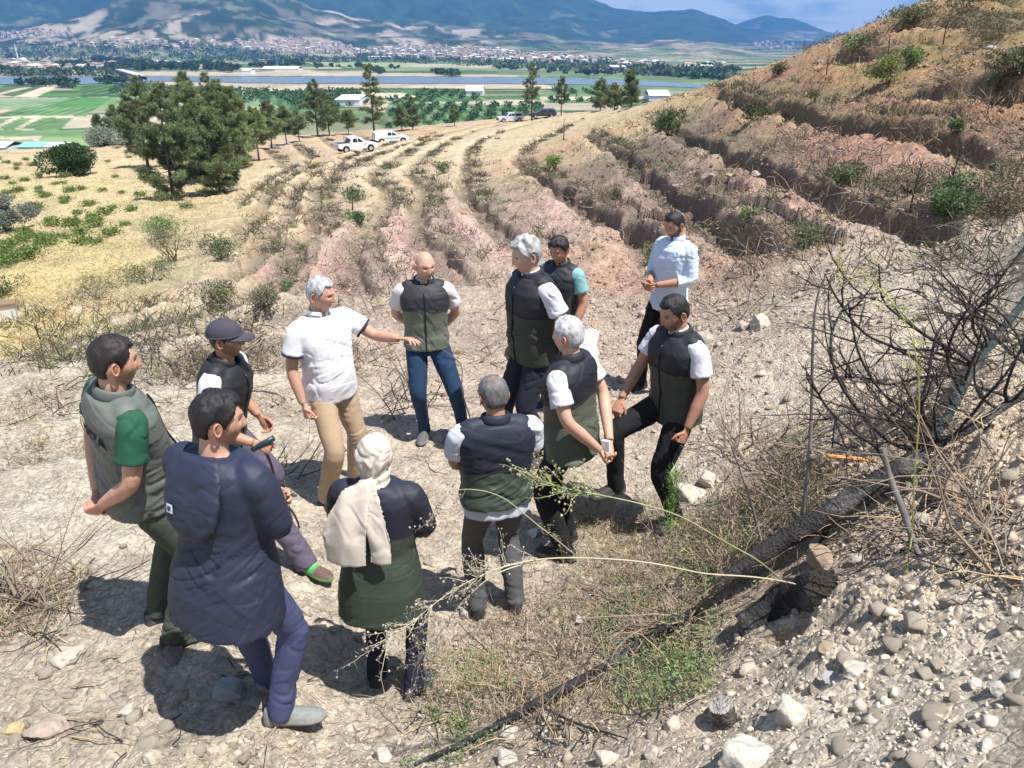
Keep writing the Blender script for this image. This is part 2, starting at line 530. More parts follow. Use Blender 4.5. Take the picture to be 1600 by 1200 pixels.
# ---- mountains: crest lines (u -> v in the photograph) at three depths
_MA = (np.array([-600,-200,60,130,200,260,350,450,520,600,700,800,880,960,1040,1100,1150,1250,1700.]),
       np.array([60,64,60,42,24,-8,-34,-22,10,32,42,47,60,66,62,68,84,92,92.]), 3500.)
_MB = (np.array([-900,-200,100,300,500,650,860,905,940,970,1000,1050,1090,1125,1160,1220,1300,1600,2200.]),
       np.array([-60,-60,-48,-60,-75,-80,-28,-4,9,15,17,14,26,40,50,60,64,70,70.]), 6300.)
_MC = (np.array([-900,900,1100,1135,1165,1200,1240,1262,1281,1300,1360,1450,1600,2200.]),
       np.array([60,60,44,28,23.5,30,44,54,49,55,56,60,58,58.]), 8300.)
def mountain_z(x, y):
    r = np.hypot(x, y)
    uu = 800 + F_PX * x / np.maximum(y, 1)
    th = np.arctan2(x, y)
    base = VZ + 18*sstep(2500, 5200, r)
    z = base.copy()
    forest = np.zeros_like(z)
    rn = 1 - np.abs(fbm(x/900., y/900., 3.3, 5, .52))
    for li, (us, vs, rc) in enumerate((_MA, _MB, _MC)):
        vc = np.interp(uu, us, vs)
        vc = vc + (1.4 if li else 2.2)*vnoise(uu/23., li*9., 0) + .7*vnoise(uu/7., li*9., 5)
        yc = (600 - vc)/F_PX
        b = (CP*yc - SP)/(CP + SP*yc)
        zc = b * (rc*np.cos(th)) if False else b*rc*np.cos(th)
        w = (1150., 2700., 2000.)[li]
        t = np.clip(1 - np.abs(r-rc)/w, 0, 1)
        shp = t**1.25
        hgt = np.maximum(zc - base, 0)
        zz = base + hgt*(shp - (0.42*(1-rn)*np.sqrt(np.clip(1-t, 0, 1))*t*2.2))
        if li == 0: za = zz
        m = zz > z
        z = np.where(m, zz, z)
        forest = np.where(m, li, forest)
    return z, forest, rn

# ---- ground colours (albedo), by place
GC = [ # (u, v, colour, weight radius)
 (60,1100,(.40,.345,.275),.35),(400,1150,(.42,.36,.29),.3),(100,800,(.46,.415,.335),.35),(60,650,(.44,.39,.31),.2),(330,620,(.43,.37,.30),.2),
 (600,780,(.42,.355,.285),.3),(560,580,(.40,.32,.26),.18),(720,560,(.40,.32,.265),.2),(900,1100,(.36,.30,.235),.35),(950,900,(.36,.30,.24),.3),
 (950,560,(.40,.315,.255),.2),(1150,560,(.42,.355,.285),.25),(1150,700,(.41,.35,.28),.25),(1300,560,(.41,.355,.29),.25),(1500,450,(.43,.38,.31),.25),(1590,400,(.43,.38,.31),.15),
 (1350,1100,(.53,.465,.375),.4),(1500,950,(.50,.43,.345),.3),(1400,820,(.41,.335,.26),.3),(1590,780,(.40,.32,.24),.25),(1250,880,(.33,.26,.20),.2),
 (1000,1000,(.24,.19,.145),.2),(1070,1050,(.17,.135,.10),.12),(1100,850,(.24,.19,.145),.2),(1180,800,(.20,.155,.12),.12),
 (450,440,(.40,.27,.22),.1),(560,400,(.42,.30,.255),.13),(640,420,(.42,.31,.26),.13),(740,370,(.42,.305,.265),.13),(870,350,(.41,.29,.25),.13),(930,430,(.38,.27,.20),.13),
 (1040,430,(.36,.25,.19),.12),(1150,420,(.35,.25,.185),.12),(1250,360,(.34,.23,.17),.12),(1100,300,(.22,.15,.12),.14),(1000,260,(.19,.135,.11),.12),(1050,235,(.17,.125,.10),.1),(960,290,(.24,.17,.14),.08),(1200,270,(.33,.215,.17),.1),
 (1350,250,(.34,.22,.165),.12),(1450,300,(.36,.25,.19),.1),(1560,320,(.34,.25,.18),.1),(1500,200,(.36,.24,.165),.12),(1350,180,(.35,.24,.16),.1),(1250,140,(.38,.28,.17),.12),
 (1400,110,(.38,.29,.17),.12),(1560,110,(.38,.27,.165),.12),(1500,40,(.36,.27,.16),.12),(1590,10,(.36,.27,.15),.1),(1350,80,(.35,.26,.17),.08),
 (1050,180,(.42,.33,.20),.12),(950,205,(.44,.34,.21),.1),(880,240,(.36,.25,.175),.1),(850,200,(.46,.37,.245),.12),(700,230,(.48,.40,.27),.14),(600,270,(.47,.385,.27),.13),
 (500,240,(.42,.33,.23),.12),(430,300,(.45,.365,.25),.12),(400,380,(.44,.34,.235),.1),(470,340,(.40,.31,.22),.08),(640,205,(.40,.30,.20),.1),(540,205,(.36,.26,.18),.08),(420,240,(.34,.25,.18),.1),
 (300,250,(.46,.36,.23),.12),(330,330,(.47,.38,.23),.1),(200,260,(.53,.42,.25),.12),(60,300,(.48,.42,.23),.1),(150,330,(.50,.42,.245),.1),(60,400,(.50,.42,.22),.1),(250,300,(.50,.40,.24),.1),
 (120,430,(.58,.47,.24),.1),(40,450,(.58,.46,.22),.1),(60,520,(.56,.45,.23),.1),(240,440,(.38,.33,.21),.1),(330,470,(.40,.33,.22),.1),(160,510,(.42,.36,.24),.08),(280,530,(.40,.34,.26),.12),(90,570,(.40,.35,.26),.1),
]
def _gk():
    pts, cs, ws = [], [], []
    for u, v, c, w in GC:
        x, y = tps_hit(u, v)
        pts.append((math.atan2(x, y)*1.5, math.log(math.hypot(x, y)))); cs.append(c); ws.append(w)
    return np.array(pts), np.array(cs), np.array(ws)
GP, GCc, GW = _gk()
def ground_rgb(x, y):
    t, r = np.arctan2(x, y)*1.5, np.log(np.hypot(x, y)+1e-6)
    t = t + .035*fbm(x*.5, y*.5, 1.2, 3); r = r + .05*fbm(x*.5, y*.5, 8.2, 3)
    num = np.zeros(x.shape + (3,)); den = np.zeros(x.shape)
    for p, c, w in zip(GP, GCc, GW):
        d2 = ((t-p[0])**2 + (r-p[1])**2) / (w*w)
        k = 1.0/(0.15 + d2**1.6)
        num += k[..., None]*np.array(c); den += k
    return num/den[..., None]

# valley fields (photo outline, colour, row period in metres or 0)
GRN, DGN, LGN, TAN, PTAN = (.11,.22,.05), (.05,.125,.03), (.20,.30,.09), (.46,.36,.22), (.52,.44,.28)
FIELDS = [
 ([(-80,133),(62,133),(35,146),(-80,150)], (.14,.25,.07), 0), ([(-80,150),(30,147),(20,156),(-80,158)], DGN, 4), ([(35,149),(80,138),(110,134),(137,132),(85,152),(40,152)], TAN, 0),
 ([(52,148),(108,135),(118,137),(70,151)], DGN, 5), ([(70,152),(125,133),(145,132),(105,153)], PTAN, 0), ([(145,133),(240,129),(240,140),(160,141)], GRN, 0),
 ([(165,146),(175,134),(240,128),(242,150)], DGN, 5), ([(103,152),(120,144),(175,146),(160,153)], (.07,.2,.04), 0),
 ([(-80,156),(105,154),(160,153),(105,168),(-80,169)], (.17,.29,.12), 3), ([(105,168),(165,152),(215,152),(190,168)], (.07,.23,.04), 0),
 ([(190,168),(215,152),(260,150),(260,172)], (.14,.28,.08), 0), ([(-80,170),(65,171),(32,181),(-80,182)], (.50,.38,.22), 0), ([(35,181),(80,168),(190,168),(170,181)], (.08,.22,.05), 3),
 ([(-80,183),(160,183),(160,185),(-80,185)], PTAN, 0), ([(-80,180),(20,177),(5,187),(-80,192)], DGN, 4), ([(-80,200),(10,186),(62,184),(20,202)], (.09,.22,.05), 2.5),
 ([(24,201),(68,184),(80,184),(35,202)], PTAN, 0), ([(32,202),(72,184),(94,184),(60,202)], (.10,.23,.05), 2.5), ([(60,202),(96,184),(103,184),(66,202)], PTAN, 0),
 ([(66,202),(105,184),(130,184),(105,202)], (.09,.22,.05), 2.5), ([(100,202),(128,184),(150,184),(130,202)], (.10,.24,.06), 0),
 ([(-80,204),(220,202),(260,210),(-80,214)], (.13,.26,.08), 0), ([(-80,214),(300,210),(300,240),(-80,246)], (.20,.33,.10), 0), ([(30,214),(100,212),(90,219),(38,218)], PTAN, 0),
 ([(270,128),(500,131),(830,131),(900,133),(900,139),(500,138),(300,142)], (.42,.34,.22), 0), ([(370,142),(540,138),(700,141),(560,150),(380,148)], TAN, 0),
 ([(300,141),(360,140),(420,160),(330,168)], DGN, 4), ([(415,143),(560,140),(570,165),(470,175)], (.05,.15,.035), 4), ([(395,146),(440,160),(460,170),(400,165)], (.17,.30,.12), 0),
 ([(590,146),(640,145),(665,152),(610,153)], PTAN, 0), ([(590,137),(720,138),(730,144),(600,145)], DGN, 3), ([(640,140),(740,143),(760,158),(700,159),(645,147)], (.05,.16,.03), 3),
 ([(600,153),(680,152),(690,160),(610,158)], DGN, 3), ([(580,158),(615,157),(655,172),(600,175)], TAN, 0), ([(660,161),(755,158),(800,155),(850,158),(820,165),(700,167)], (.45,.38,.26), 0),
 ([(620,160),(665,161),(860,166),(860,200),(600,200)], (.09,.17,.06), 5), ([(680,170),(860,162),(880,175),(860,192),(700,198)], (.06,.16,.04), 5),
 ([(760,142),(830,142),(835,147),(760,147)], DGN, 3), ([(750,150),(840,149),(842,156),(760,155)], (.05,.15,.03), 3), ([(840,131),(1090,135),(1110,143),(900,142)], (.12,.21,.08), 0),
 ([(840,143),(930,141),(1010,143),(1000,150),(850,150)], (.10,.20,.06), 3), ([(840,152),(1000,150),(1010,155),(845,157)], (.44,.38,.25), 0), ([(845,157),(1000,155),(990,163),(860,161)], (.08,.19,.05), 3),
 ([(840,161),(960,162),(960,172),(850,172)], (.42,.35,.23), 0), ([(1000,143),(1110,143),(1080,150),(1000,150)], (.28,.30,.15), 0), ([(1000,150),(1080,150),(1060,158),(1000,158)], (.16,.25,.09), 0),
 ([(500,97),(640,98),(800,103),(790,107),(520,102)], (.30,.36,.15), 0), ([(640,99),(960,107),(940,111),(650,104)], (.40,.36,.22), 0), ([(520,102),(800,107),(900,112),(640,109)], (.18,.28,.09), 0),
 ([(-80,112),(190,112),(190,117),(-80,118)], (.42,.38,.2), 0), ([(230,112),(500,112),(700,115),(700,119),(280,118),(230,115)], (.44,.36,.24), 0), ([(460,108),(520,109),(500,112),(455,112)], TAN, 0),
 ([(0,78),(240,83),(480,84),(470,92),(0,92)], (.17,.24,.11), 0), ([(240,83),(400,85),(400,88),(250,87)], (.40,.36,.2), 0),
 ([(780,107),(960,115),(950,120),(780,117)], (.13,.2,.08), 0), ([(980,112),(1120,118),(1120,124),(990,122)], (.14,.2,.1), 0), ([(1010,96),(1060,97),(1080,105),(1010,104)], (.12,.18,.1), 0),
]
RIVER_PX = [(-400,119.5),(0,119.5),(120,118.5),(190,119.5),(240,119),(400,119.5),(560,119),(700,120),(860,121.5),(960,123.5),(1040,127.5),(1115,133.5),(1160,136),(1300,139),
            (1300,144),(1160,140),(1105,137.5),(1000,133.5),(880,131.5),(700,130.5),(560,131),(420,130),(300,127.5),(245,126.5),(225,128),(200,130),(120,131.5),(0,131.5),(-400,132)]
def in_poly(px, py, poly):
    c = np.zeros(px.shape, bool)
    n = len(poly)
    for i in range(n):
        x1, y1 = poly[i]; x2, y2 = poly[(i+1) % n]
        c ^= ((y1 > py) != (y2 > py)) & (px < (x2-x1)*(py-y1)/((y2-y1) if y2 != y1 else 1e-9) + x1)
    return c

def build_ground():
    A, R = np.meshgrid(_ang, RINGS)                  # rows = rings
    X, Y = R*np.sin(A), R*np.cos(A)
    Z = np.zeros_like(X); C = np.zeros(X.shape + (3,))
    n = _i_near + 40
    xn, yn = X[:n], Y[:n]
    z, sd, dp, mound = rel_height(xn, yn, True)
    Z[:n] = z
    c = ground_rgb(xn, yn)
    r = np.hypot(xn, yn)
    # loose berm soil is paler and pinker, trench and the litter uphill of it darker with scrub, trench shade deepened in the colour
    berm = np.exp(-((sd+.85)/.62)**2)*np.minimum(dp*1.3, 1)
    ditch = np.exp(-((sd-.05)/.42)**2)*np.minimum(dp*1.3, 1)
    litter_shade = np.exp(-((sd-.95)/.45)**2)*np.minimum(dp*1.2, 1)*sstep(9, 14, r)
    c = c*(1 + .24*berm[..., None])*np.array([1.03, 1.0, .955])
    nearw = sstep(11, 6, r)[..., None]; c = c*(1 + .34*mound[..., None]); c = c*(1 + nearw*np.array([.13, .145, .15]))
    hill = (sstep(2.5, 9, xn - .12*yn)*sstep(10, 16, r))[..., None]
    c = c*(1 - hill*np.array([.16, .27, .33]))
    c = c*(1 - np.clip(.60*ditch + .52*litter_shade, 0, .8)[..., None]) + np.clip(ditch*.55 + litter_shade*.75, 0, 1)[..., None]*np.array([.072, .062, .042])
    gr = sstep(.15, .7, fbm(xn*.45, yn*.45, 12., 4))*sstep(16, 28, r)
    c = c*(1-.32*gr[..., None]) + .32*gr[..., None]*np.array([.13, .14, .055])
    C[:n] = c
    # valley
    m0 = n; m1 = len(_r1)+len(_r2)+len(_r3)+len(_r4)
    Z[m0:m1] = np.maximum(rel_far(X[m0:m1], Y[m0:m1]), VZ)
    Z[m1:], forest, rn = mountain_z(X[m1:], Y[m1:])
    zz, _, _ = mountain_z(X[m0:m1], Y[m0:m1])
    Z[m0:m1] = np.maximum(Z[m0:m1], np.where(R[m0:m1] > 2100, zz, VZ))
    s0 = _i_near - 60
    xv, yv = X[s0:], Y[s0:]
    cv = valley_rgb(xv, yv)
    onv = (Z[s0:] <= VZ + 1.0) | (np.hypot(xv, yv) > 1500)
    dirt = np.where((~onv)[..., None], np.array([.36, .30, .18]), cv)
    C[s0:] = np.where((np.hypot(xv, yv) > 190)[..., None] | onv[..., None], dirt, C[s0:])
    # mountains
    xm, ym = X[m1:], Y[m1:]
    hm = Z[m1:] - VZ
    cov = fbm(xm/420., ym/420., 6., 5, .55)
    fine = fbm(xm/90., ym/90., 2., 3, .6)
    tanw = sstep(.0, .5, cov + .6*fine - hm/430.*.9 - forest*.55 + .25*(1-rn) + .25)
    fine2 = fbm(xm/38., ym/38., 7., 3, .6)
    tanw = np.where(forest == 0, np.clip(.30+tanw*.6, 0, 1)*sstep(-.35, .30, fine+.9*fine2), tanw*.25*sstep(-.3, .3, fine+fine2))
    uu = 800 + F_PX*xm/np.maximum(ym, 1)
    bare = np.exp(-((uu-1020)/95.)**2)*(forest == 0)*sstep(8, 25, hm)     # the bare pale hill
    bare = np.maximum(bare, .8*np.exp(-((uu-1210)/35.)**2)*(np.hypot(xm, ym) > 5600)*(hm < 150)*(hm > 60))
    tanw = np.clip(np.maximum(tanw, bare*.9*(.6+.5*fine)), 0, 1)
    green = np.array([.032, .058, .030])*(1 + .35*fine[..., None])
    tanc = np.array([.33, .28, .22])*(1 + .3*fine[..., None])
    cm = green*(1-tanw[..., None]) + tanc*tanw[..., None]
    lo = sstep(40, 22, hm)[..., None]
    cm = cm*(1-lo*.6) + lo*.6*valley_rgb(xm, ym)
    C[m1:] = cm
    C = np.clip(C, 0.01, .8)
    nr, na = X.shape
    V = np.stack([X, Y, Z + CZ], -1)
    ids = np.arange(nr*na).reshape(nr, na)
    def faces(r0, r1):
        i = ids[r0:r1+1]
        return np.stack([i[:-1, :-1], i[:-1, 1:], i[1:, 1:], i[1:, :-1]], -1).reshape(-1, 4)[:, ::-1]
    def part(name, r0, r1, mat, label=None):
        Vp = V[r0:r1+1].reshape(-1, 3); Cc = C[r0:r1+1].reshape(-1, 3)
        o = mesh_obj(name, Vp, np.ascontiguousarray(faces(r0, r1) - r0*na), mat, None, True, Cc)
        return tag(o, kind='structure')
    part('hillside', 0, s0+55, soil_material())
    part('valley', s0+55, m1+18, valley_material())
    part('mountains', m1+18, nr-1, valley_material('mountain_slopes'))

def rel_far(x, y):
    r = np.hypot(x, y)
    Rs = skyline_r(x, y); k = Rs/r
    z = tps_z(x*k, y*k)
    s = np.maximum(r-Rs, 0)
    return z - 0.30*s*sstep(0, 25, s)

def valley_rgb(x, y):
    r = np.hypot(x, y)
    ca, sa = math.cos(.32), math.sin(.32)
    p, q = (x*ca + y*sa), (-x*sa + y*ca)
    cell_q = np.floor(q/95. + .35*vnoise(p/400., q/400., 1))
    pp = p/170. + _h(cell_q.astype(int), 7, 3)*3
    cell_p = np.floor(pp)
    rv = _h(cell_p.astype(int), cell_q.astype(int), 5)*.5 + .5
    rv2 = _h(cell_p.astype(int), cell_q.astype(int), 9)
    pal = np.array([(.10,.19,.055), (.06,.13,.04), (.17,.26,.09), (.40,.34,.20), (.13,.22,.07), (.24,.27,.12), (.05,.12,.035), (.46,.40,.26)])
    c = pal[np.clip((rv*len(pal)).astype(int), 0, len(pal)-1)]*(1 + .2*rv2[..., None])
    fq = q/95. + .35*vnoise(p/400., q/400., 1); fq = np.abs(fq - np.round(fq))
    hedge = (fq < .04) | (np.abs(pp - np.round(pp)) < .02)
    c = np.where(hedge[..., None], np.array([.05, .09, .035]), c)
    uu = 800 + F_PX*x/np.maximum(y, 1)
    b = VZ/np.maximum(y, 1)                           # elevation slope of the flat floor
    yc = (b*CP + SP)/(CP - b*SP); vv = 600 - F_PX*yc
    ok = (y > 0) & (r > 180)
    for poly, colr, per in FIELDS:
        m = in_poly(uu, vv, poly) & ok
        cc = np.array(colr)*np.ones(x.shape + (3,))
        if per:
            st = .5 + .5*np.sin((x*.45 + y*.12)*2*np.pi/per)
            cc = cc*(0.75 + .45*st[..., None]) + .04*st[..., None]*np.array([1, .8, .5])
        c = np.where(m[..., None], cc, c)
    c = c*(1 + .16*fbm(x/28., y/28., 2., 4)[..., None] + .10*fbm(x/5., y/5., 2., 2)[..., None])
    g_ = c.mean(-1, keepdims=True)
    c = (c*.74 + g_*.26)*.90
    return np.clip(c, .015, .7)

def soil_material():
    m, N, L, P = new_mat('stony_soil')
    tc = N.new('ShaderNodeTexCoord')
    atr = N.new('ShaderNodeAttribute'); atr.attribute_name = 'Col'
    geo = N.new('ShaderNodeNewGeometry')
    def noise(sc, det, rough=.55):
        n = N.new('ShaderNodeTexNoise'); n.inputs['Scale'].default_value = sc; n.inputs['Detail'].default_value = det
        n.inputs['Roughness'].default_value = rough; L.new(tc.outputs['Object'], n.inputs['Vector']); return n
    def vor(sc, feat='F1'):
        n = N.new('ShaderNodeTexVoronoi'); n.feature = feat; n.inputs['Scale'].default_value = sc
        L.new(wv.outputs['Vector'], n.inputs['Vector']); return n
    def mrange(src, a, b, c_, d):
        n = N.new('ShaderNodeMapRange'); n.inputs['From Min'].default_value = a; n.inputs['From Max'].default_value = b
        n.inputs['To Min'].default_value = c_; n.inputs['To Max'].default_value = d; L.new(src, n.inputs['Value']); return n.outputs['Result']
    def math_(op, a, b):
        n = N.new('ShaderNodeMath'); n.operation = op
        for i, s in enumerate((a, b)):
            if isinstance(s, (int, float)): n.inputs[i].default_value = s
            else: L.new(s, n.inputs[i])
        return n.outputs[0]
    wn1 = noise(6, 4)
    wv = N.new('ShaderNodeVectorMath'); wv.operation = 'MULTIPLY_ADD'
    L.new(wn1.outputs['Color'], wv.inputs[0]); wv.inputs[1].default_value = (.07, .07, .07); L.new(tc.outputs['Object'], wv.inputs[2])
    v1 = vor(13); v1e = vor(13, 'DISTANCE_TO_EDGE'); v2 = vor(42); v3e = vor(5.5, 'DISTANCE_TO_EDGE')
    n_mid, n_fine, n_big = noise(3.2, 8), noise(55, 6, .65), noise(.6, 5)
    # albedo variation: pebbles of differing tone, dust, damp soil
    peb = N.new('ShaderNodeSeparateColor'); L.new(v1.outputs['Color'], peb.inputs['Color'])
    peb2 = N.new('ShaderNodeSeparateColor'); L.new(v2.outputs['Color'], peb2.inputs['Color'])
    f = math_('MULTIPLY', mrange(peb.outputs['Red'], 0, 1, .86, 1.14), mrange(peb2.outputs['Green'], 0, 1, .74, 1.24))
    f = math_('MULTIPLY', f, mrange(n_mid.outputs['Fac'], .3, .7, .78, 1.18))
    f = math_('MULTIPLY', f, mrange(n_fine.outputs['Fac'], .3, .7, .78, 1.18))
    f = math_('MULTIPLY', f, mrange(n_big.outputs['Fac'], .3, .7, .93, 1.08))
    sc = N.new('ShaderNodeVectorMath'); sc.operation = 'SCALE'
    L.new(atr.outputs['Color'], sc.inputs[0]); L.new(f, sc.inputs['Scale'])
    gm = N.new('ShaderNodeMixRGB'); gm.blend_type = 'MIX'
    L.new(mrange(peb2.outputs['Blue'], .82, .9, 0, .35), gm.inputs['Fac'])
    L.new(sc.outputs['Vector'], gm.inputs['Color1']); gm.inputs['Color2'].default_value = (.50, .48, .44, 1)
    L.new(gm.outputs['Color'], P.inputs['Base Color'])
    P.inputs['Roughness'].default_value = .95
    P.inputs['Specular IOR Level'].default_value = .15
    # relief: crust plates, pebbles, grit
    lump = noise(15, 10, .72); lump2 = noise(7, 8, .6)
    h = math_('MULTIPLY', math_('MULTIPLY', mrange(v1e.outputs['Distance'], 0, .09, 0, 1), math_('ADD', peb.outputs['Green'], .4)), .009)
    h = math_('ADD', h, math_('MULTIPLY', lump.outputs['Fac'], .040))
    h = math_('ADD', h, math_('MULTIPLY', mrange(lump2.outputs['Fac'], .42, .6, 0, 1), .012))
    h = math_('ADD', h, math_('MULTIPLY', mrange(v2.outputs['Distance'], 0, .6, 1, 0), .007))
    h = math_('ADD', h, math_('MULTIPLY', n_mid.outputs['Fac'], .085))
    h = math_('ADD', h, math_('MULTIPLY', n_fine.outputs['Fac'], .012))
    h = math_('ADD', h, math_('MULTIPLY', mrange(v3e.outputs['Distance'], 0, .05, 0, 1), .005))
    b = N.new('ShaderNodeBump'); b.inputs['Strength'].default_value = 1.0; b.inputs['Distance'].default_value = 1.0
    L.new(h, b.inputs['Height']); L.new(b.outputs['Normal'], P.inputs['Normal'])
    return m

def valley_material(name='valley_land'):
    return noise_mat(name, var=.18, scale=.05, rough=.95, bump=0, attr=True, spec=.1, detail=10)

def build_river():
    m, N, L, P = new_mat('river_water')
    P.inputs['Base Color'].default_value = (.12, .17, .22, 1)
    P.inputs['Roughness'].default_value = .22
    P.inputs['Specular IOR Level'].default_value = .5
    tc = N.new('ShaderNodeTexCoord'); n = N.new('ShaderNodeTexNoise'); n.inputs['Scale'].default_value = .4; n.inputs['Detail'].default_value = 6
    L.new(tc.outputs['Object'], n.inputs['Vector'])
    b = N.new('ShaderNodeBump'); b.inputs['Strength'].default_value = .5; b.inputs['Distance'].default_value = .6
    L.new(n.outputs['Fac'], b.inputs['Height']); L.new(b.outputs['Normal'], P.inputs['Normal'])
    pts = [vhit(u, v, VZ + .4) for u, v in RIVER_PX]
    k = len(pts)//2
    top = pts[:14]; bot = pts[14:][::-1]
    n_ = 60
    def resamp(ps):
        ps = np.array(ps); t = np.linspace(0, len(ps)-1, n_)
        return np.stack([np.interp(t, np.arange(len(ps)), ps[:, j]) for j in range(3)], 1)
    a, b_ = resamp(top), resamp(bot)
    # shared u so that strips do not twist
    ua = np.linspace(-400, 1300, n_)
    tu, tv = np.array([p[0] for p in RIVER_PX[:14]]), np.array([p[1] for p in RIVER_PX[:14]])
    bu, bv = np.array([p[0] for p in RIVER_PX[14:][::-1]]), np.array([p[1] for p in RIVER_PX[14:][::-1]])
    V = [vhit(u, np.interp(u, tu, tv) + .25*math.sin(u*.11) , VZ + .4) for u in ua] + [vhit(u, np.interp(u, bu, bv) + .3*math.sin(u*.07), VZ + .4) for u in ua]
    Fc = [[i, n_+i, n_+i+1, i+1] for i in range(n_-1)]
    tag(mesh_obj('river', V, Fc, m), kind='structure')

_t = time.time()
build_ground()
build_river()
print('ground', round(time.time()-_t, 1))
# ---------------------------------------------------------------- people
M_SKIN = noise_mat('skin', var=.07, scale=45, rough=.52, bump=.25, bscale=220, bdist=.002, spec=.35, sss=.08)
M_CLOTH = noise_mat('cloth', var=.07, scale=60, rough=.86, bump=.45, bscale=320, bdist=.002, spec=.25)
M_SHELL = noise_mat('shell_fabric', var=.06, scale=30, rough=.62, bump=.30, bscale=160, bdist=.002, spec=.35)
M_HAIR = noise_mat('hair', var=.35, scale=120, rough=.5, bump=.9, bscale=260, bdist=.004, spec=.4, wscale=(1, 1, .25))
M_LEATHER = noise_mat('shoe_material', var=.15, scale=60, rough=.7, bump=.3, bscale=200, bdist=.002)
M_PLASTIC = noise_mat('dark_plastic', var=.05, scale=30, rough=.3, bump=0)

def unit(a):
    a = np.asarray(a, float); return a/(np.linalg.norm(a)+1e-9)
def rotm(rx=0, ry=0, rz=0):
    """forward lean (about x, positive leans towards +y), side lean, twist; in degrees"""
    a, b, c = math.radians(-rx), math.radians(ry), math.radians(rz)
    Rx = np.array([[1,0,0],[0,math.cos(a),-math.sin(a)],[0,math.sin(a),math.cos(a)]])
    Ry = np.array([[math.cos(b),0,math.sin(b)],[0,1,0],[-math.sin(b),0,math.cos(b)]])
    Rz = np.array([[math.cos(c),-math.sin(c),0],[math.sin(c),math.cos(c),0],[0,0,1]])
    return Rz @ Ry @ Rx

def loft(rings, seg=28, ex=2.4):
    """stacked superelliptic sections: (z, half width, half depth, y offset[, x offset[, extra front depth]])"""
    rings = np.array([list(r)+[0]*(6-len(r)) for r in rings], float)
    # resample
    n = len(rings); t = np.arange(n); tt = np.linspace(0, n-1, (n-1)*4+1)
    R = np.stack([np.interp(tt, t, rings[:, j]) for j in range(6)], 1)
    th = np.arange(seg)*2*np.pi/seg
    c, s = np.cos(th), np.sin(th)
    sx = np.sign(c)*np.abs(c)**(2/ex); sy = np.sign(s)*np.abs(s)**(2/ex)
    V = []
    for z, a, b, yo, xo, fr in R:
        V.append(np.stack([a*sx+xo, np.where(sy > 0, (b+fr)*sy, b*sy)+yo, np.full(seg, z)], 1))
    m = len(R)
    V = np.vstack(V + [np.array([[R[0,4], R[0,3], R[0,0]], [R[-1,4], R[-1,3], R[-1,0]]])])
    Fc = []
    for i in range(m-1):
        for j in range(seg):
            a, b = i*seg+j, i*seg+(j+1) % seg
            Fc.append([a, b, b+seg, a+seg])
    for j in range(seg):
        Fc.append([m*seg, (j+1) % seg, j]); Fc.append([m*seg+1, (m-1)*seg+j, (m-1)*seg+(j+1) % seg])
    return V, Fc

def limb(pts, rad, n=5, seg=16, flat=1.0, side=None):
    """tube through joints with interpolated points"""
    pts = np.array(pts, float); k = len(pts); t = np.arange(k); tt = np.linspace(0, k-1, (k-1)*n+1)
    P = np.stack([np.interp(tt, t, pts[:, j]) for j in range(3)], 1)
    r = np.interp(tt, t, rad)
    if k > 2:
        for _ in range(2):
            P[1:-1] = (P[:-2] + 2*P[1:-1] + P[2:])/4
    return tube(P, r, seg=seg, flat=flat, side=side)

def fuse(pieces, voxel=.009, smooth=4, fac=.5):
    """union of closed pieces as one skin: voxel remesh + smoothing; returns (verts, faces)"""
    mb = MB()
    for v, f in pieces:
        mb.add(v, f)
    me = bpy.data.meshes.new('tmp')
    me.from_pydata([tuple(p) for p in np.vstack(mb.v).tolist()], [], mb.f)
    o = bpy.data.objects.new('tmp', me); COL.objects.link(o)
    m = o.modifiers.new('r', 'REMESH'); m.mode = 'VOXEL'; m.voxel_size = voxel; m.adaptivity = 0
    if smooth:
        s = o.modifiers.new('s', 'SMOOTH'); s.factor = fac; s.iterations = smooth
    dg = bpy.context.evaluated_depsgraph_get(); dg.update()
    ev = o.evaluated_get(dg).to_mesh()
    V = np.empty(len(ev.vertices)*3, np.float32); ev.vertices.foreach_get('co', V); V = V.reshape(-1, 3).astype(float)
    Fc = np.empty(len(ev.loops), np.int32); ev.loops.foreach_get('vertex_index', Fc)
    tot = np.empty(len(ev.polygons), np.int32); ev.polygons.foreach_get('loop_total', tot)
    N = np.empty(len(ev.vertices)*3, np.float32); ev.vertices.foreach_get('normal', N); N = N.reshape(-1, 3).astype(float)
    if (tot == 4).all(): Fo = Fc.reshape(-1, 4)
    else:
        st = np.concatenate([[0], np.cumsum(tot)[:-1]]); Fo = [Fc[a:a+b].tolist() for a, b in zip(st, tot)]
    o.evaluated_get(dg).to_mesh_clear()
    bpy.data.objects.remove(o); bpy.data.meshes.remove(me)
    return V, Fo, N

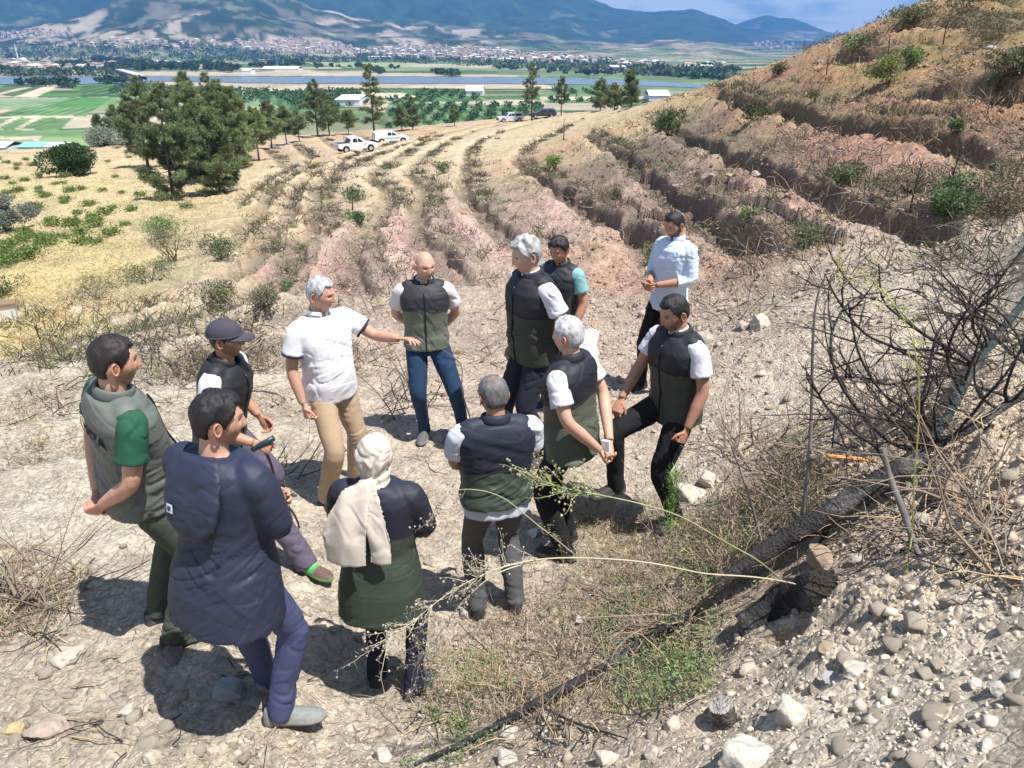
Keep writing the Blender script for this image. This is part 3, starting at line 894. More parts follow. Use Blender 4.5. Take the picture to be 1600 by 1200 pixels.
def folds(V, N, amp=.006, fx=5., fz=15., seed=0., mask=None):
    n = vnoise(V[:,0]*fx+seed, V[:,1]*fx+2*seed, V[:,2]*fz+.4*V[:,0]*fx+seed)
    n2 = vnoise(V[:,0]*fx*2.2+9+seed, V[:,1]*fx*2.2, V[:,2]*fz*1.7+seed)
    r = .55*n + .30*n2
    for k in range(4):                                     # sharp creases running at different slants
        a = (.55, -.7, .15, -.25)[k] + .3*math.sin(seed+k)
        q = V[:,2]*math.cos(a) + (V[:,0]+V[:,1]*.6)*math.sin(a)
        t = (V[:,0]+V[:,1]*.6)*math.cos(a) - V[:,2]*math.sin(a)
        m = vnoise(q*fz*(.95+.25*k)+seed+5*k, t*fx*.8+k*3, V[:,1]*fx+seed)
        act = sstep(-.15, .45, vnoise(V[:,0]*5+k*7, V[:,1]*5+seed, V[:,2]*5))
        r = r - .85*act*np.clip(1-np.abs(m)*4.0, 0, 1)**1.3 + .55*act*np.clip(1-np.abs(m-.22)*4.5, 0, 1)
    if mask is not None: r = r*mask
    return V + N*(amp*r)[:, None]

SKIN_A = (.50, .285, .195); SKIN_B = (.42, .225, .145); SKIN_C = (.56, .34, .25)
def head_geo(skin=SKIN_A, beard=0.0, beard_col=(.02,.016,.014), hair=None, hair_col=(.02,.017,.015), hair_th=.014, hair_amp=.004,
             mus=None, seed=0., stubble=0.0, wide=1.0, thin_top=0.0):
    """returns (head verts, faces, colours), (hair verts, faces, colours) in a head frame: +y face, z up, origin at eye height"""
    nl, nt = 112, 84
    lon = np.linspace(-np.pi, np.pi, nl, endpoint=False)
    lon = lon - .38*np.sin(lon)                           # denser at the face
    lat = np.linspace(-np.pi/2, np.pi/2, nt)
    LO, LA = np.meshgrid(lon, lat)
    dx, dy, dz = np.sin(LO)*np.cos(LA), np.cos(LO)*np.cos(LA), np.sin(LA)
    def pw(a, p): return np.sign(a)*np.abs(a)**p
    X = .076*wide*pw(dx, .92); Y = .097*pw(dy, .94); Z = np.where(dz > 0, .118, .118)*dz
    t = np.clip(-Z/.118, 0, 1)
    X = X*(1 - .30*t**1.6)                                # jaw
    Y = np.where(Y < 0, Y*(1 - .55*sstep(.1, .9, t)), Y*(1 - .08*t))
    Y = Y + np.where(Z > .03, -.004*((Z-.03)/.09)**2*(Y > 0), 0)
    front = np.clip(dy, 0, 1)
    g = lambda x0, z0, sx, sz: np.exp(-((X-x0)/sx)**2 - ((Z-z0)/sz)**2)
    fr = sstep(.25, .6, dy)
    Y = Y + fr*(-.004)*(np.abs(X) < .06)
    # brow, sockets, nose, cheeks, lips, chin
    Y += fr*.005*np.exp(-((Z-.026)/.010)**2)*np.exp(-(X/.045)**2)
    for s in (-1, 1):
        Y -= fr*.011*g(s*.031, .006, .015, .011)
        Y += fr*.005*g(s*.043, -.026, .018, .016)
    prof = np.interp(Z, [-.056,-.047,-.042,-.036,-.028,-.010,.008,.020,.030], [0,.002,.013,.0235,.024,.016,.008,.004,0])
    wid = np.interp(Z, [-.05,-.036,-.01,.02], [.013,.0125,.008,.008])
    Y += fr*prof*np.exp(-(X/wid)**2)
    Y += fr*.006*(g(0,-.058,.024,.0055)+g(0,-.070,.021,.006)) - fr*.004*g(0,-.0635,.024,.0022)
    Y += fr*.010*g(0,-.099,.022,.016)
    Z = Z - .006*g(0,-.112,.03,.02)
    V = np.stack([X, Y, Z], -1).reshape(-1, 3)
    ids = np.arange(nl*nt).reshape(nt, nl)
    nx = np.roll(ids, -1, 1)
    Fc = np.stack([ids[:-1], nx[:-1], nx[1:], ids[1:]], -1).reshape(-1, 4)
    # colours
    skin = np.array(skin)
    C = np.ones((nt, nl, 3))*skin
    C *= (1 + .05*vnoise(X*40, Y*40, Z*40))[..., None]
    def mix(mask, c):
        nonlocal C
        mask = np.clip(mask, 0, 1)[..., None]; C = C*(1-mask) + mask*np.array(c)
    mix(.35*fr*(g(.045,-.03,.02,.018)+g(-.045,-.03,.02,.018)+g(0,-.033,.015,.012)), skin*np.array([1.1,.78,.75]))
    phi = np.degrees(np.abs(np.arctan2(dx, dy)))
    lips = fr*(g(0,-.060,.022,.0055)+g(0,-.069,.019,.006))
    bz = np.interp(phi, [0, 14, 24, 40, 60, 80, 95, 130], [-.042, -.043, -.046, -.038, -.024, .004, .014, -.2])
    bm = sstep(0, .012, bz-Z)*(phi < 112)
    chin_gap = np.exp(-((Z+.082)/.006)**2)*(np.abs(X) < .02)*.2
    if beard or stubble:
        mix(np.clip(bm - .9*lips, 0, 1)*max(beard, stubble), beard_col if beard else skin*.42)
    if mus: mix(fr*g(0,-.049,.024,.005)*1.3, mus)
    mix(lips*.75*(1-fr*0), skin*np.array([.85,.5,.5]))
    mix(fr*np.exp(-((Z+.0635)/.0016)**2)*(np.abs(X) < .022)*.6, skin*.3)
    for s in (-1, 1):
        mix(fr*np.exp(-((X-s*.031)/.014)**4 - ((Z-.007)/.0055)**4)*.85, (.30,.24,.21))
        mix(fr*np.exp(-((X-s*.030)/.0055)**4 - ((Z-.007)/.0048)**4), (.02,.014,.011))
        mix(fr*np.exp(-((X-s*.031)/.017)**4 - ((Z-.0125)/.0022)**2)*.8, skin*.25)
        arch = .024 + .004*np.cos((X-s*.033)/.02*1.2)
        mix(fr*np.exp(-((X-s*.033)/.017)**4 - ((Z-arch)/.0038)**2)*.85, tuple(np.array(hair_col if hair != 'none' else (.12,.08,.05))*1.0))
    # hair line
    hz = np.interp(phi, [0,25,40,55,72,84,90,98,112,128,180], [.064,.068,.074,.046,.020,-.012,.012,.032,.012,-.05,-.072])
    hm = sstep(-.004, .006, Z-hz + .003*vnoise(LO*14, Z*60, seed))
    if hair == 'none': mix(hm*.16, (.18,.13,.11))
    if hair and hair != 'none': mix(hm*.9, hair_col)
    Cc = C.reshape(-1, 3)
    mb = MB(); mb.add(V, Fc, Cc)
    # ears
    for s in (-1, 1):
        ang = np.linspace(0, 2*np.pi, 15)[:-1]
        rim = np.stack([np.full(14, s*.0765*wide)+s*.008*(np.cos(ang)<.2), -.012 + .0145*np.cos(ang)*(1+.15*np.sin(ang)), -.006 + .027*np.sin(ang)], 1)
        v, f = tube(np.vstack([rim, rim[:1]]), .0052, seg=7, cap=False)
        mb.add(v, f, skin*np.array([1.02,.86,.82]))
        v, f = ico(2); mb.add(v*np.array([.006,.0125,.023])+np.array([s*.0755*wide,-.012,-.006]), f.tolist(), skin*.62)
        mb.add(v*np.array([.006,.007,.009])+np.array([s*.076*wide,-.006,-.030]), f.tolist(), skin*np.array([1,.85,.8]))
    head = (np.vstack(mb.v), mb.f, np.vstack(mb.c))
    hg = None
    if hair and hair != 'none':
        c = np.array([0, -.01, .01])
        D = V - c; D /= np.linalg.norm(D, axis=1)[:, None]
        hmf = hm.reshape(-1)
        top = sstep(-.02, .08, V[:, 2])
        n1 = vnoise(V[:,0]*38+seed, V[:,1]*38, V[:,2]*22) + .6*vnoise(V[:,0]*95+seed, V[:,1]*80, V[:,2]*40)
        th = hair_th*(.35+.65*top) + hair_amp*n1*(.4+.6*top)
        if thin_top: th = th*(1-thin_top*np.exp(-((V[:,0])/.04)**2-((V[:,1]+.02)/.045)**2)*(V[:,2] > 0))
        off = np.where(hmf > .02, th*hmf**.6 + .0012*hmf, -.006) - .003*(1-hmf)
        HV = V + D*off[:, None]
        keep = (hmf[Fc] > 0.0).any(1)
        hc = np.array(hair_col)*(1 + .45*vnoise(V[:,0]*70+seed, V[:,1]*70, V[:,2]*12)[:, None])
        if thin_top:
            tm = (thin_top*.75*np.exp(-((V[:,0])/.035)**2-((V[:,1]+.02)/.04)**2)*(V[:,2] > 0))[:, None]
            hc = hc*(1-tm) + tm*skin*.75
        hg = (HV, Fc[keep], np.clip(hc, .004, .9))
    return head, hg

def hand_geo(wrist, d, n, thumb, curl=(25, 35), spread=0.0, size=1.0, point=False):
    """palm, four jointed fingers and a thumb; d finger direction, n palm-facing normal, thumb = side sign along d x n"""
    d = unit(d); n = unit(np.asarray(n, float) - d*np.dot(n, d)); w = np.cross(d, n)*thumb
    wrist = np.asarray(wrist, float); L = size
    pieces = [limb([wrist - d*.035, wrist, wrist+d*.035*L, wrist+d*.085*L], [.025*L,.026*L,.037*L,.040*L], n=3, seg=14, flat=.42, side=np.cross(d, n))]
    lens = [.072, .080, .075, .060]
    for i, ln in enumerate(lens):
        lat = (.030 - .0195*i)
        base = wrist + d*(.074 - .004*abs(i-1.2))*L + w*lat*L
        a1, a2 = math.radians(curl[0] + 4*i), math.radians(curl[1] + 5*i)
        if point and i == 0: a1, a2 = math.radians(6), math.radians(8)
        dirs, a = [], 0
        for k, (fr_, da) in enumerate(((.0, 0), (.45, a1), (.30, a2), (.25, a2*.7))):
            a += da
            dirs.append((fr_, d*math.cos(a) + n*math.sin(a) + w*math.sin(math.radians(spread))*(1.2-i)*.9))
        p = base; P = [p - d*.012]
        P.append(p)
        for fr_, dd in dirs[1:]:
            p = p + unit(dd)*ln*fr_*L; P.append(p)
        pieces.append(tube(P, np.array([.0088,.0092,.0086,.0078,.0060])*L, seg=8))
    tb = wrist + d*.022*L + w*.026*L
    td = unit(d*.62 + w*.62 + n*.42)
    p1 = tb + td*.035*L; p2 = p1 + unit(d*.85 + w*.25 + n*.35)*.028*L; p3 = p2 + unit(d*.9 + n*.35)*.018*L
    pieces.append(tube([tb - td*.012, tb, p1, p2, p3], np.array([.013,.0135,.011,.0095,.0072])*L, seg=8))
    V, Fc, N = fuse(pieces, .0036, 2)
    return V, Fc

def shoe_geo(pos, yaw, pitch=0.0, size=1.0, upper=(.03,.03,.03), sole=(.05,.05,.05), accent=None):
    ys = np.array([-.075,-.065,-.04,0,.05,.10,.15,.185,.205,.213])
    hw = np.array([.012,.030,.037,.038,.040,.047,.048,.038,.022,.006])
    top = np.array([.05,.088,.098,.098,.082,.062,.052,.044,.034,.024])
    seg = 18; th = np.arange(seg)*2*np.pi/seg
    V = []; Cl = []
    for y, a, t in zip(ys, hw, top):
        c, s = np.cos(th), np.sin(th)
        x = a*np.sign(c)*np.abs(c)**.75*np.where(s > 0, 1-.28*s*s, 1)
        z = np.where(s > 0, .022 + (t-.022)*np.abs(s)**.9, .022*(1+np.sign(s)*np.abs(s)**.5))
        wide = np.where(s < .1, 1.07, 1.0)
        V.append(np.stack([x*wide, np.full(seg, y), z], 1))
        cc = np.where((z < .025)[:, None], np.array(sole), np.array(upper))
        if accent is not None: cc = np.where(((z > .04) & (np.abs(y-.03) < .03))[:, None], np.array(accent), cc)
        Cl.append(cc)
    n = len(ys)
    V = np.vstack(V)*size; Cl = np.vstack(Cl)
    Fc = []
    for i in range(n-1):
        for j in range(seg):
            a, b = i*seg+j, i*seg+(j+1) % seg
            Fc.append([a, a+seg, b+seg, b])
    Fc.append(list(range(seg))); Fc.append(list(range((n-1)*seg, n*seg))[::-1])
    R = rotm(pitch, 0, yaw)
    return V @ R.T + np.asarray(pos), Fc, Cl

def male_rings(dw=0.0, belly=0.0, lo=-.10, hi=.52, wide=1.0, bd=0.0):
    base = [(-.60,.150,.105,0),(-.12,.150+.018*(dw > 0),.108+.012*(dw > 0),-.002),(0.0,.168,.116,-.004),(.10,.156,.104,.0),(.20,.164,.108,.004),(.32,.180,.118,.004),(.40,.182,.112,-.004),(.455,.150,.090,-.014),(.495,.085,.066,-.022),(.53,.062,.056,-.02)]
    zs = np.array([b[0] for b in base])
    out = []
    for z in [lo] + [q for q in zs if lo+.02 < q < hi-.005] + [hi]:
        w = np.interp(z, zs, [b[1] for b in base])*wide + dw; d = np.interp(z, zs, [b[2] for b in base]) + dw + bd
        out.append((z, w, d, np.interp(z, zs, [b[3] for b in base]), 0, belly*math.exp(-((z-.07)/.15)**2)))
    return out

ARMS = {'hang': ((.238,-.035,.165), (.255,.035,-.085)), 'behind': ((.262,-.125,.180), (.060,-.185,-.02)),
        'crossed': ((.245,.06,.185), (-.06,.185,.215)), 'clasp': ((.245,-.005,.165), (.045,.225,.105))}
PEOPLE = {}
def person(key, label, x, y, face, h=1.76, top='vest', lean=(0,0,0), pel=(0,0,0), head=(0,0), arms=('hang','hang'), sleeve='short', legs=None,
           skin=SKIN_A, headkw=None, shirt_c=(.62,.64,.70), vest_c=((.017,.018,.024),(.085,.098,.075)), yoke=.27, pants_c=(.02,.02,.024),
           pants_fit=1.0, shoes=None, hem=-.10, belly=0.0, wide=1.0, hands=None, flare=0.0, sole_c=(.10,.10,.10), shoe_c=(.04,.04,.045), accent=None,
           foldamp=.006, extra=None, collar='vest', bare_arm=True, twist_feet=None, shirt_tail=0, curl=(30,40), head_off=(0,0,0), pants_fold=1.0):
    s = h/1.735
    z0 = H(x, y)
    yaw = math.atan2(-face[0], face[1])
    root = empty('person', (x, y, z0), yaw)
    tag(root, label, 'person', group=None)
    ca, sa = math.cos(yaw), math.sin(yaw)
    def gz(p):                                             # ground height under a local point
        return H(x + ca*p[0] - sa*p[1], y + sa*p[0] + ca*p[1]) - z0
    P0 = np.array([pel[0], pel[1], .955*s + pel[2]])
    R = rotm(*lean)
    T = lambda p: (np.asarray(p, float)*s) @ R.T + P0
    # legs: (foot x, foot y, knee dx, knee dy, knee z, yaw) per side; right then left
    legs = legs or [dict(), dict()]
    body = []; pants = []; feet = []
    Vt, Ft = loft(male_rings(-.022, belly*.9, -.10, .53, wide)); body.append((T(Vt), Ft))
    Vp, Fp = loft([(-.13,.128,.098,-.002),(-.05,.166,.118,-.006),(.03,.170*wide,.118,-.002,0,belly*.4),(.10,.158*wide,.108,0,0,belly*.8)])
    pants.append((T(Vp), Fp))
    for i, sg in enumerate((1, -1)):
        lg = legs[i]
        hip = T((sg*.088, 0, -.045))
        fx, fy = lg.get('foot', (sg*.12, .0))
        fz = lg.get('fz', gz((fx, fy)))
        fy_ = lg.get('yaw', -sg*8)
        ank = np.array([fx, fy, fz + .085*s])
        kn = lg.get('knee')
        if kn is None:
            mid = (hip+ank)/2; L = np.linalg.norm(hip-ank); Lf = .885*s
            bend = math.sqrt(max((Lf/2)**2 - (L/2)**2, 0)) if L < Lf else 0
            fd = np.array([math.sin(math.radians(-fy_))*.6, 1, 0]); kn = mid + unit(fd)*bend + np.array([0, .012, 0])
        else: kn = np.array(kn, float)
        body.append(limb([hip, kn, ank - np.array([0,0,.03])], np.array([.062,.042,.030])*s))
        f = pants_fit
        kd = unit(ank-hip)
        pants.append(limb([hip, (hip*2+kn)/3, (hip+2*kn)/3, kn, (kn*2+ank)/3, (kn+2*ank)/3, ank - np.array([0, 0, .045*s])], np.array([.096,.093,.082,.072,.070*f,.064*f,.064*f])*s, n=4, seg=18))
        feet.append(((fx, fy, fz), fy_, lg.get('pitch', 0)))
    # arms
    shirt = []; hands_g = []
    for i, sg in enumerate((1, -1)):
        a = arms[i]
        if isinstance(a, str): e, w = [np.array(q)*np.array([sg, 1, 1]) for q in ARMS[a]]
        else: e, w = np.array(a[0], float), np.array(a[1], float)
        if a == 'behind' and i == 0: w = w + np.array([-.02, -.03, .035])
        if a == 'crossed' and i == 0: w = w + np.array([0, .03, .03])
        sh = np.array([sg*.186*wide, -.012, .425])
        S_, E_, W_ = T(sh), T(e), T(w)
        inner = T((sg*.09, -.01, .43))
        body.append(limb([inner, S_, (S_+E_)/2, E_, (E_*.6+W_*.4), W_], np.array([.05,.053,.046,.040,.041,.027])*s, n=4))
        if sleeve == 'short':
            m = S_*.38 + E_*.62
            shirt.append(limb([inner, S_, S_*.7+E_*.3, m], np.array([.060,.068,.068,.074])*s, n=4, seg=20))
        elif sleeve == 'long':
            shirt.append(limb([inner, S_, (S_+E_)/2, E_, (E_+W_)/2, E_*.06+W_*.94], np.array([.062,.070,.062,.058,.053,.040])*s, n=5, seg=20))
        elif sleeve == 'rolled':
            shirt.append(limb([inner, S_, (S_+E_)/2, E_, E_*.6+W_*.4], np.array([.060,.066,.060,.056,.056])*s, n=5, seg=20))
        hd = (hands or [None, None])[i] or {}
        d = np.array(hd['d'], float) @ R.T if 'd' in hd else W_-E_
        nn = np.array(hd.get('n', (-sg, .1, 0)), float) @ R.T
        if a == 'behind': nn = np.array([0, -1.0, .2]) @ R.T
        if a == 'crossed': nn = np.array([0, -1.0, 0]) @ R.T
        hv, hf = hand_geo(W_ + unit(d)*.02, d, nn, hd.get('t', sg), hd.get('curl', curl), hd.get('spread', 4), s, hd.get('point', False))
        hands_g.append((hv, hf))
    if sleeve: 
        Vs, Fs = loft(male_rings(-.006 if top == 'vest' else .019, belly, hem + .03 if top == 'vest' else hem, .486, wide)); shirt.append((T(Vs), Fs))
    # neck and head
    hk = dict(headkw or {})
    cap = hk.pop('cap', None); scarf = hk.pop('scarf', None)
    (hv, hf, hc), hair = head_geo(skin=skin, **hk)
    hy, hp = head[0], head[1]; hr = head[2] if len(head) > 2 else 0
    HR = rotm(0, 0, hy) @ rotm(hp, hr, 0)
    piv = T((0, -.015, .535))
    Rh = HR if len(head) < 4 else HR
    hoff = np.array([0, .024, .100]) + np.array(head_off)
    TH = lambda p: ((np.asarray(p, float)*.99 + hoff)*s) @ HR.T + piv
    body.append(limb([T((0,-.018,.44)), T((0,-.018,.52)), TH((0,-.022,-.085)), TH((0,-.02,-.04))], np.array([.066,.058,.055,.052])*s, n=3, seg=18))
    bv, bf, bn = fuse(body, .0085, 3)
    mb = MB()
    mb.add(bv, bf, np.array(skin)*.98); mb.add(TH(hv), hf, hc)
    for v, f in hands_g: mb.add(v, f, np.array(skin)*np.array([1.03,.95,.93]))
    mb.build('body', M_SKIN, root, True)
    if hair is not None and not scarf:
        mesh_obj('hair', TH(hair[0]), hair[1], M_HAIR, root, True, hair[2])
    # trousers
    v, f, n = fuse(pants, .009, 3)
    zf = v[:, 2]
    v = folds(v, n, foldamp*.95, 6, 12, hash(key) % 50, .45 + .8*np.exp(-((zf-.14)/.12)**2) + .6*np.exp(-((zf-.5)/.1)**2) + .6*np.exp(-((zf-.85)/.1)**2))
    mesh_obj('trousers', v, f, M_CLOTH, root, True, np.tile(np.array(pants_c), (len(v), 1)))
    for (p, yw, pt) in feet:
        v, f, c = shoe_geo(p, yw, pt, s*1.02, shoe_c, sole_c, accent)
        mb = MB(); mb.add(v, f, c); mb.build('shoe', M_LEATHER, root, True)
    inv = lambda V: ((V - P0) @ R)/s                       # back to the torso frame
    seed = (hash(key) % 97)*.37
    info = dict(root=root, T=T, inv=inv, TH=TH, R=R, s=s)
    if sleeve:
        v, f, n = fuse(shirt, .0085, 3)
        v = folds(v, n, foldamp*.9, 7, 12, seed+3)
        q = inv(v); c = np.tile(np.array(shirt_c), (len(v), 1))
        mesh_obj('shirt' if top == 'vest' or sleeve != 'long' or top == 'shirt' else 'jacket', v, f, M_CLOTH, root, True, c)
        info['shirt'] = v
    if top in ('vest', 'jacket'):
        if top == 'vest':
            rg = male_rings(.024, belly, hem, .492, wide, .006)
            rg[0] = (rg[0][0], rg[0][1]+flare, rg[0][2]+flare*.7, rg[0][3], 0, rg[0][5])
            pcs = [loft(rg)]
            pcs = [(T(pcs[0][0]), pcs[0][1])]
            for sg in (1, -1):
                pcs.append(limb([T((sg*.06,-.012,.460)), T((sg*.120*wide,-.012,.446)), T((sg*.172*wide,-.012,.424))], np.array([.058,.068,.058])*s, seg=20))
        else:
            rg = male_rings(.030, belly, hem, .50, wide, .008)
            for j in range(len(rg)):
                k = sstep(.15, hem, rg[j][0])
                rg[j] = (rg[j][0], rg[j][1]+flare*k, rg[j][2]+flare*.75*k, rg[j][3]-.02*k, 0, rg[j][5])
            lv = loft(rg)
            pcs = [(T(lv[0]), lv[1])]
            for i, sg in enumerate((1, -1)):
                a = arms[i]
                if isinstance(a, str): e, w = [np.array(q)*np.array([sg, 1, 1]) for q in ARMS[a]]
                else: e, w = np.array(a[0], float), np.array(a[1], float)
                if a == 'crossed' and i == 0: w = w + np.array([0, .03, .03])
                sh = np.array([sg*.186*wide, -.012, .425])
                S_, E_, W_ = T(sh), T(e), T(w)
                pcs.append(limb([T((sg*.09,-.01,.43)), S_, (S_+E_)/2, E_, (E_+W_)/2, E_*.05+W_*.95], np.array([.066,.080,.073,.069,.060,.044])*s, n=5, seg=20))
        v, f, n = fuse(pcs, .009, 4)
        q = inv(v)
        mk = .55 + .7*np.exp(-((q[:,2]-.06)/.10)**2) + .4*np.exp(-((q[:,2]-hem)/.05)**2)
        v = folds(v, n, foldamp*1.25, 4.5, 15, seed, mk)
        yb = yoke + .02*np.cos(q[:,0]*9) if yoke is not None else 9
        isy = (sstep(-.006, .006, q[:,2]-yb))[:, None]
        c = np.array(vest_c[0])*isy + np.array(vest_c[1])*(1-isy)
        mesh_obj('vest' if top == 'vest' else 'jacket', v, f, M_SHELL, root, True, c)
        info['vest'] = v; info['vq'] = inv(v)
        if top == 'vest':
            qs = info['vq']; mb = MB()                      # seam where yoke meets body, armhole binding
            if yoke is not None and tuple(vest_c[0]) != tuple(vest_c[1]):
                band = np.abs(qs[:,2]-(yoke+.02*np.cos(qs[:,0]*9))) < .008
                an = np.arctan2(qs[band,0], qs[band,1]); rr_ = np.hypot(qs[band,0], qs[band,1]); P = []
                for a in np.linspace(-np.pi, np.pi, 61):
                    mm = np.abs(np.angle(np.exp(1j*(an-a)))) < .07
                    if mm.any() and abs(math.sin(a)) < .93:
                        x_ = (rr_[mm].max()+.001)*math.sin(a); P.append((x_, (rr_[mm].max()+.001)*math.cos(a), yoke+.02*math.cos(x_*9)))
                    elif len(P) > 2:
                        vv, ff = tube(T(P), .0022*s, seg=5); mb.add(vv, ff, (.012,.012,.014)); P = []
                    else: P = []
                if len(P) > 2: vv, ff = tube(T(P), .0022*s, seg=5); mb.add(vv, ff, (.012,.012,.014))
            if mb.n: mb.build('seam', M_SHELL, root, True)
    # collars
    def arc(zb, rx, ry, yo, a0, a1, n=20, zrise=0):
        t = np.radians(np.linspace(a0, a1, n))
        return np.stack([rx*np.sin(t), -ry*np.cos(t)+yo, zb + zrise*np.cos(t)], 1)
    if collar in ('vest', 'both'):
        a = arc(.505, .082, .078, -.012, -158, 158, zrise=.014)
        v, f = tube(T(a), .030*s, seg=10, flat=.32, side=(0, 0, 1)); mb = MB(); mb.add(v, f, vest_c[0]); mb.build('collar', M_SHELL, root, True)
    if collar in ('polo', 'both'):
        r = .075 if collar == 'both' else .080
        a = arc(.512, r-.012, r-.016, -.012, -165, 165, zrise=.012)
        v, f = tube(T(a), .024*s, seg=10, flat=.35, side=(0, 0, 1)); mb = MB(); mb.add(v, f, shirt_c); mb.build('shirt_collar', M_CLOTH, root, True)
    if top == 'vest' and 'vest' in info:
        zl = np.linspace(hem+.01, .44, 14); qs = info['vq']; P = []
        for z in zl:
            m = (np.abs(qs[:,2]-z) < .014) & (np.abs(qs[:,0]) < .014)
            if m.any(): P.append(T((0, qs[m, 1].max()+.0015, z)))
        if len(P) > 3:
            v, f = tube(P, .0055*s, seg=6); mb = MB(); mb.add(v, f, (.012,.012,.014)); mb.build('zipper', M_PLASTIC, root, True)
    if cap:
        D, Fi = ico(4)
        m = D[:, 2] > -.05
        cv = D*np.array([.090,.108,.098]) + np.array([0,-.006,.035]); 
        keep = m[Fi].all(1)
        mb = MB(); mb.add(TH(cv), Fi[keep].tolist(), cap)
        rim = np.stack([.090*np.sin(np.linspace(0,2*np.pi,33)), .108*np.cos(np.linspace(0,2*np.pi,33))-.006, np.full(33,.032)], 1)
        v, f = tube(TH(rim), .0055, seg=6, cap=False); mb.add(v, f, cap)
        v, f = tube(TH(np.array([[0,-.006,.130],[0,-.006,.138]])), .008, seg=8); mb.add(v, f, cap)
        c_ = mb.build('cap', M_CLOTH, root, True)
        t = np.linspace(-1, 1, 17); vb = []
        for k_, (yy, ww) in enumerate(((.085,.080),(.115,.074),(.145,.064),(.170,.046),(.180,.028))):
            for tt_ in t: vb.append([ww*tt_, yy - .055*tt_**2*(1-k_*.16), .034 - .010*k_*.5 - .020*tt_**2])
        vb = np.array(vb); nb = len(vb)
        fb = [[i*17+j, i*17+j+1, (i+1)*17+j+1, (i+1)*17+j] for i in range(4) for j in range(16)]
        vb2 = np.vstack([vb, vb - np.array([0,0,.005])]); fb2 = fb + [[a+nb for a in q][::-1] for q in fb]
        edge = [i for i in range(17)] + [i*17+16 for i in range(1,5)] + [4*17+j for j in range(15,-1,-1)] + [i*17 for i in range(3,0,-1)]
        fb2 += [[edge[i], edge[(i+1) % len(edge)]+0, edge[(i+1) % len(edge)]+nb, edge[i]+nb] for i in range(len(edge))]
        mb = MB(); mb.add(TH(vb2), fb2, cap); mb.build('brim', M_CLOTH, c_, True)
    PEOPLE[key] = info
    if extra: extra(info)
    return info
def hash(k): return sum((i+3)*ord(ch) for i, ch in enumerate(str(k)))

def surf_pt(info, x, z, back=False, which='vq', off=.003):
    q = info[which]
    m = (np.abs(q[:,2]-z) < .013) & (np.abs(q[:,0]-x) < .013) & ((q[:,1] < 0) if back else (q[:,1] > 0))
    if not m.any(): m = (np.abs(q[:,2]-z) < .04) & (np.abs(q[:,0]-x) < .04)
    yy = q[m, 1].min()-off if back else q[m, 1].max()+off
    return (x, yy, z)
def stick_text(info, txt, xs, z, size, back, color, parent, mat_, shear=0):
    """lettering pressed onto a garment: font outlines turned to mesh, each vertex laid on the cloth"""
    cu = bpy.data.curves.new('t', 'FONT'); cu.body = txt; cu.size = size; cu.align_x = 'CENTER'; cu.resolution_u = 2; cu.offset = .0012
    o = bpy.data.objects.new('t', cu); COL.objects.link(o)
    dg = bpy.context.evaluated_depsgraph_get(); me = o.evaluated_get(dg).to_mesh()
    V = np.array([v.co[:] for v in me.vertices]); Fc = [list(p.vertices) for p in me.polygons]
    o.evaluated_get(dg).to_mesh_clear(); bpy.data.objects.remove(o); bpy.data.curves.remove(cu)
    out = []
    for v in V:
        lx = xs + (-v[0] if not back else v[0]); lz = z + v[1]
        out.append(surf_pt(info, lx, lz, back, off=.004))
    mb = MB(); mb.add(info['T'](np.array(out)), Fc, color)
    return mb.build('lettering', mat_, parent)
def patch(info, name, x0, x1, z0, z1, back, color, n=4, off=.004, mat_=None, which='vq'):
    V = []; 
    for j in range(n+1):
        for i in range(n+1):
            V.append(surf_pt(info, x0+(x1-x0)*i/n, z0+(z1-z0)*j/n, back, which, off))
    Fc = [[j*(n+1)+i, j*(n+1)+i+1, (j+1)*(n+1)+i+1, (j+1)*(n+1)+i] for j in range(n) for i in range(n)]
    mb = MB(); mb.add(info['T'](np.array(V)), Fc, color)
    return mb.build(name, mat_ or M_CLOTH, info['root'])
WHT = (.74, .75, .78)
GREY_SHIRT = (.60, .61, .68)
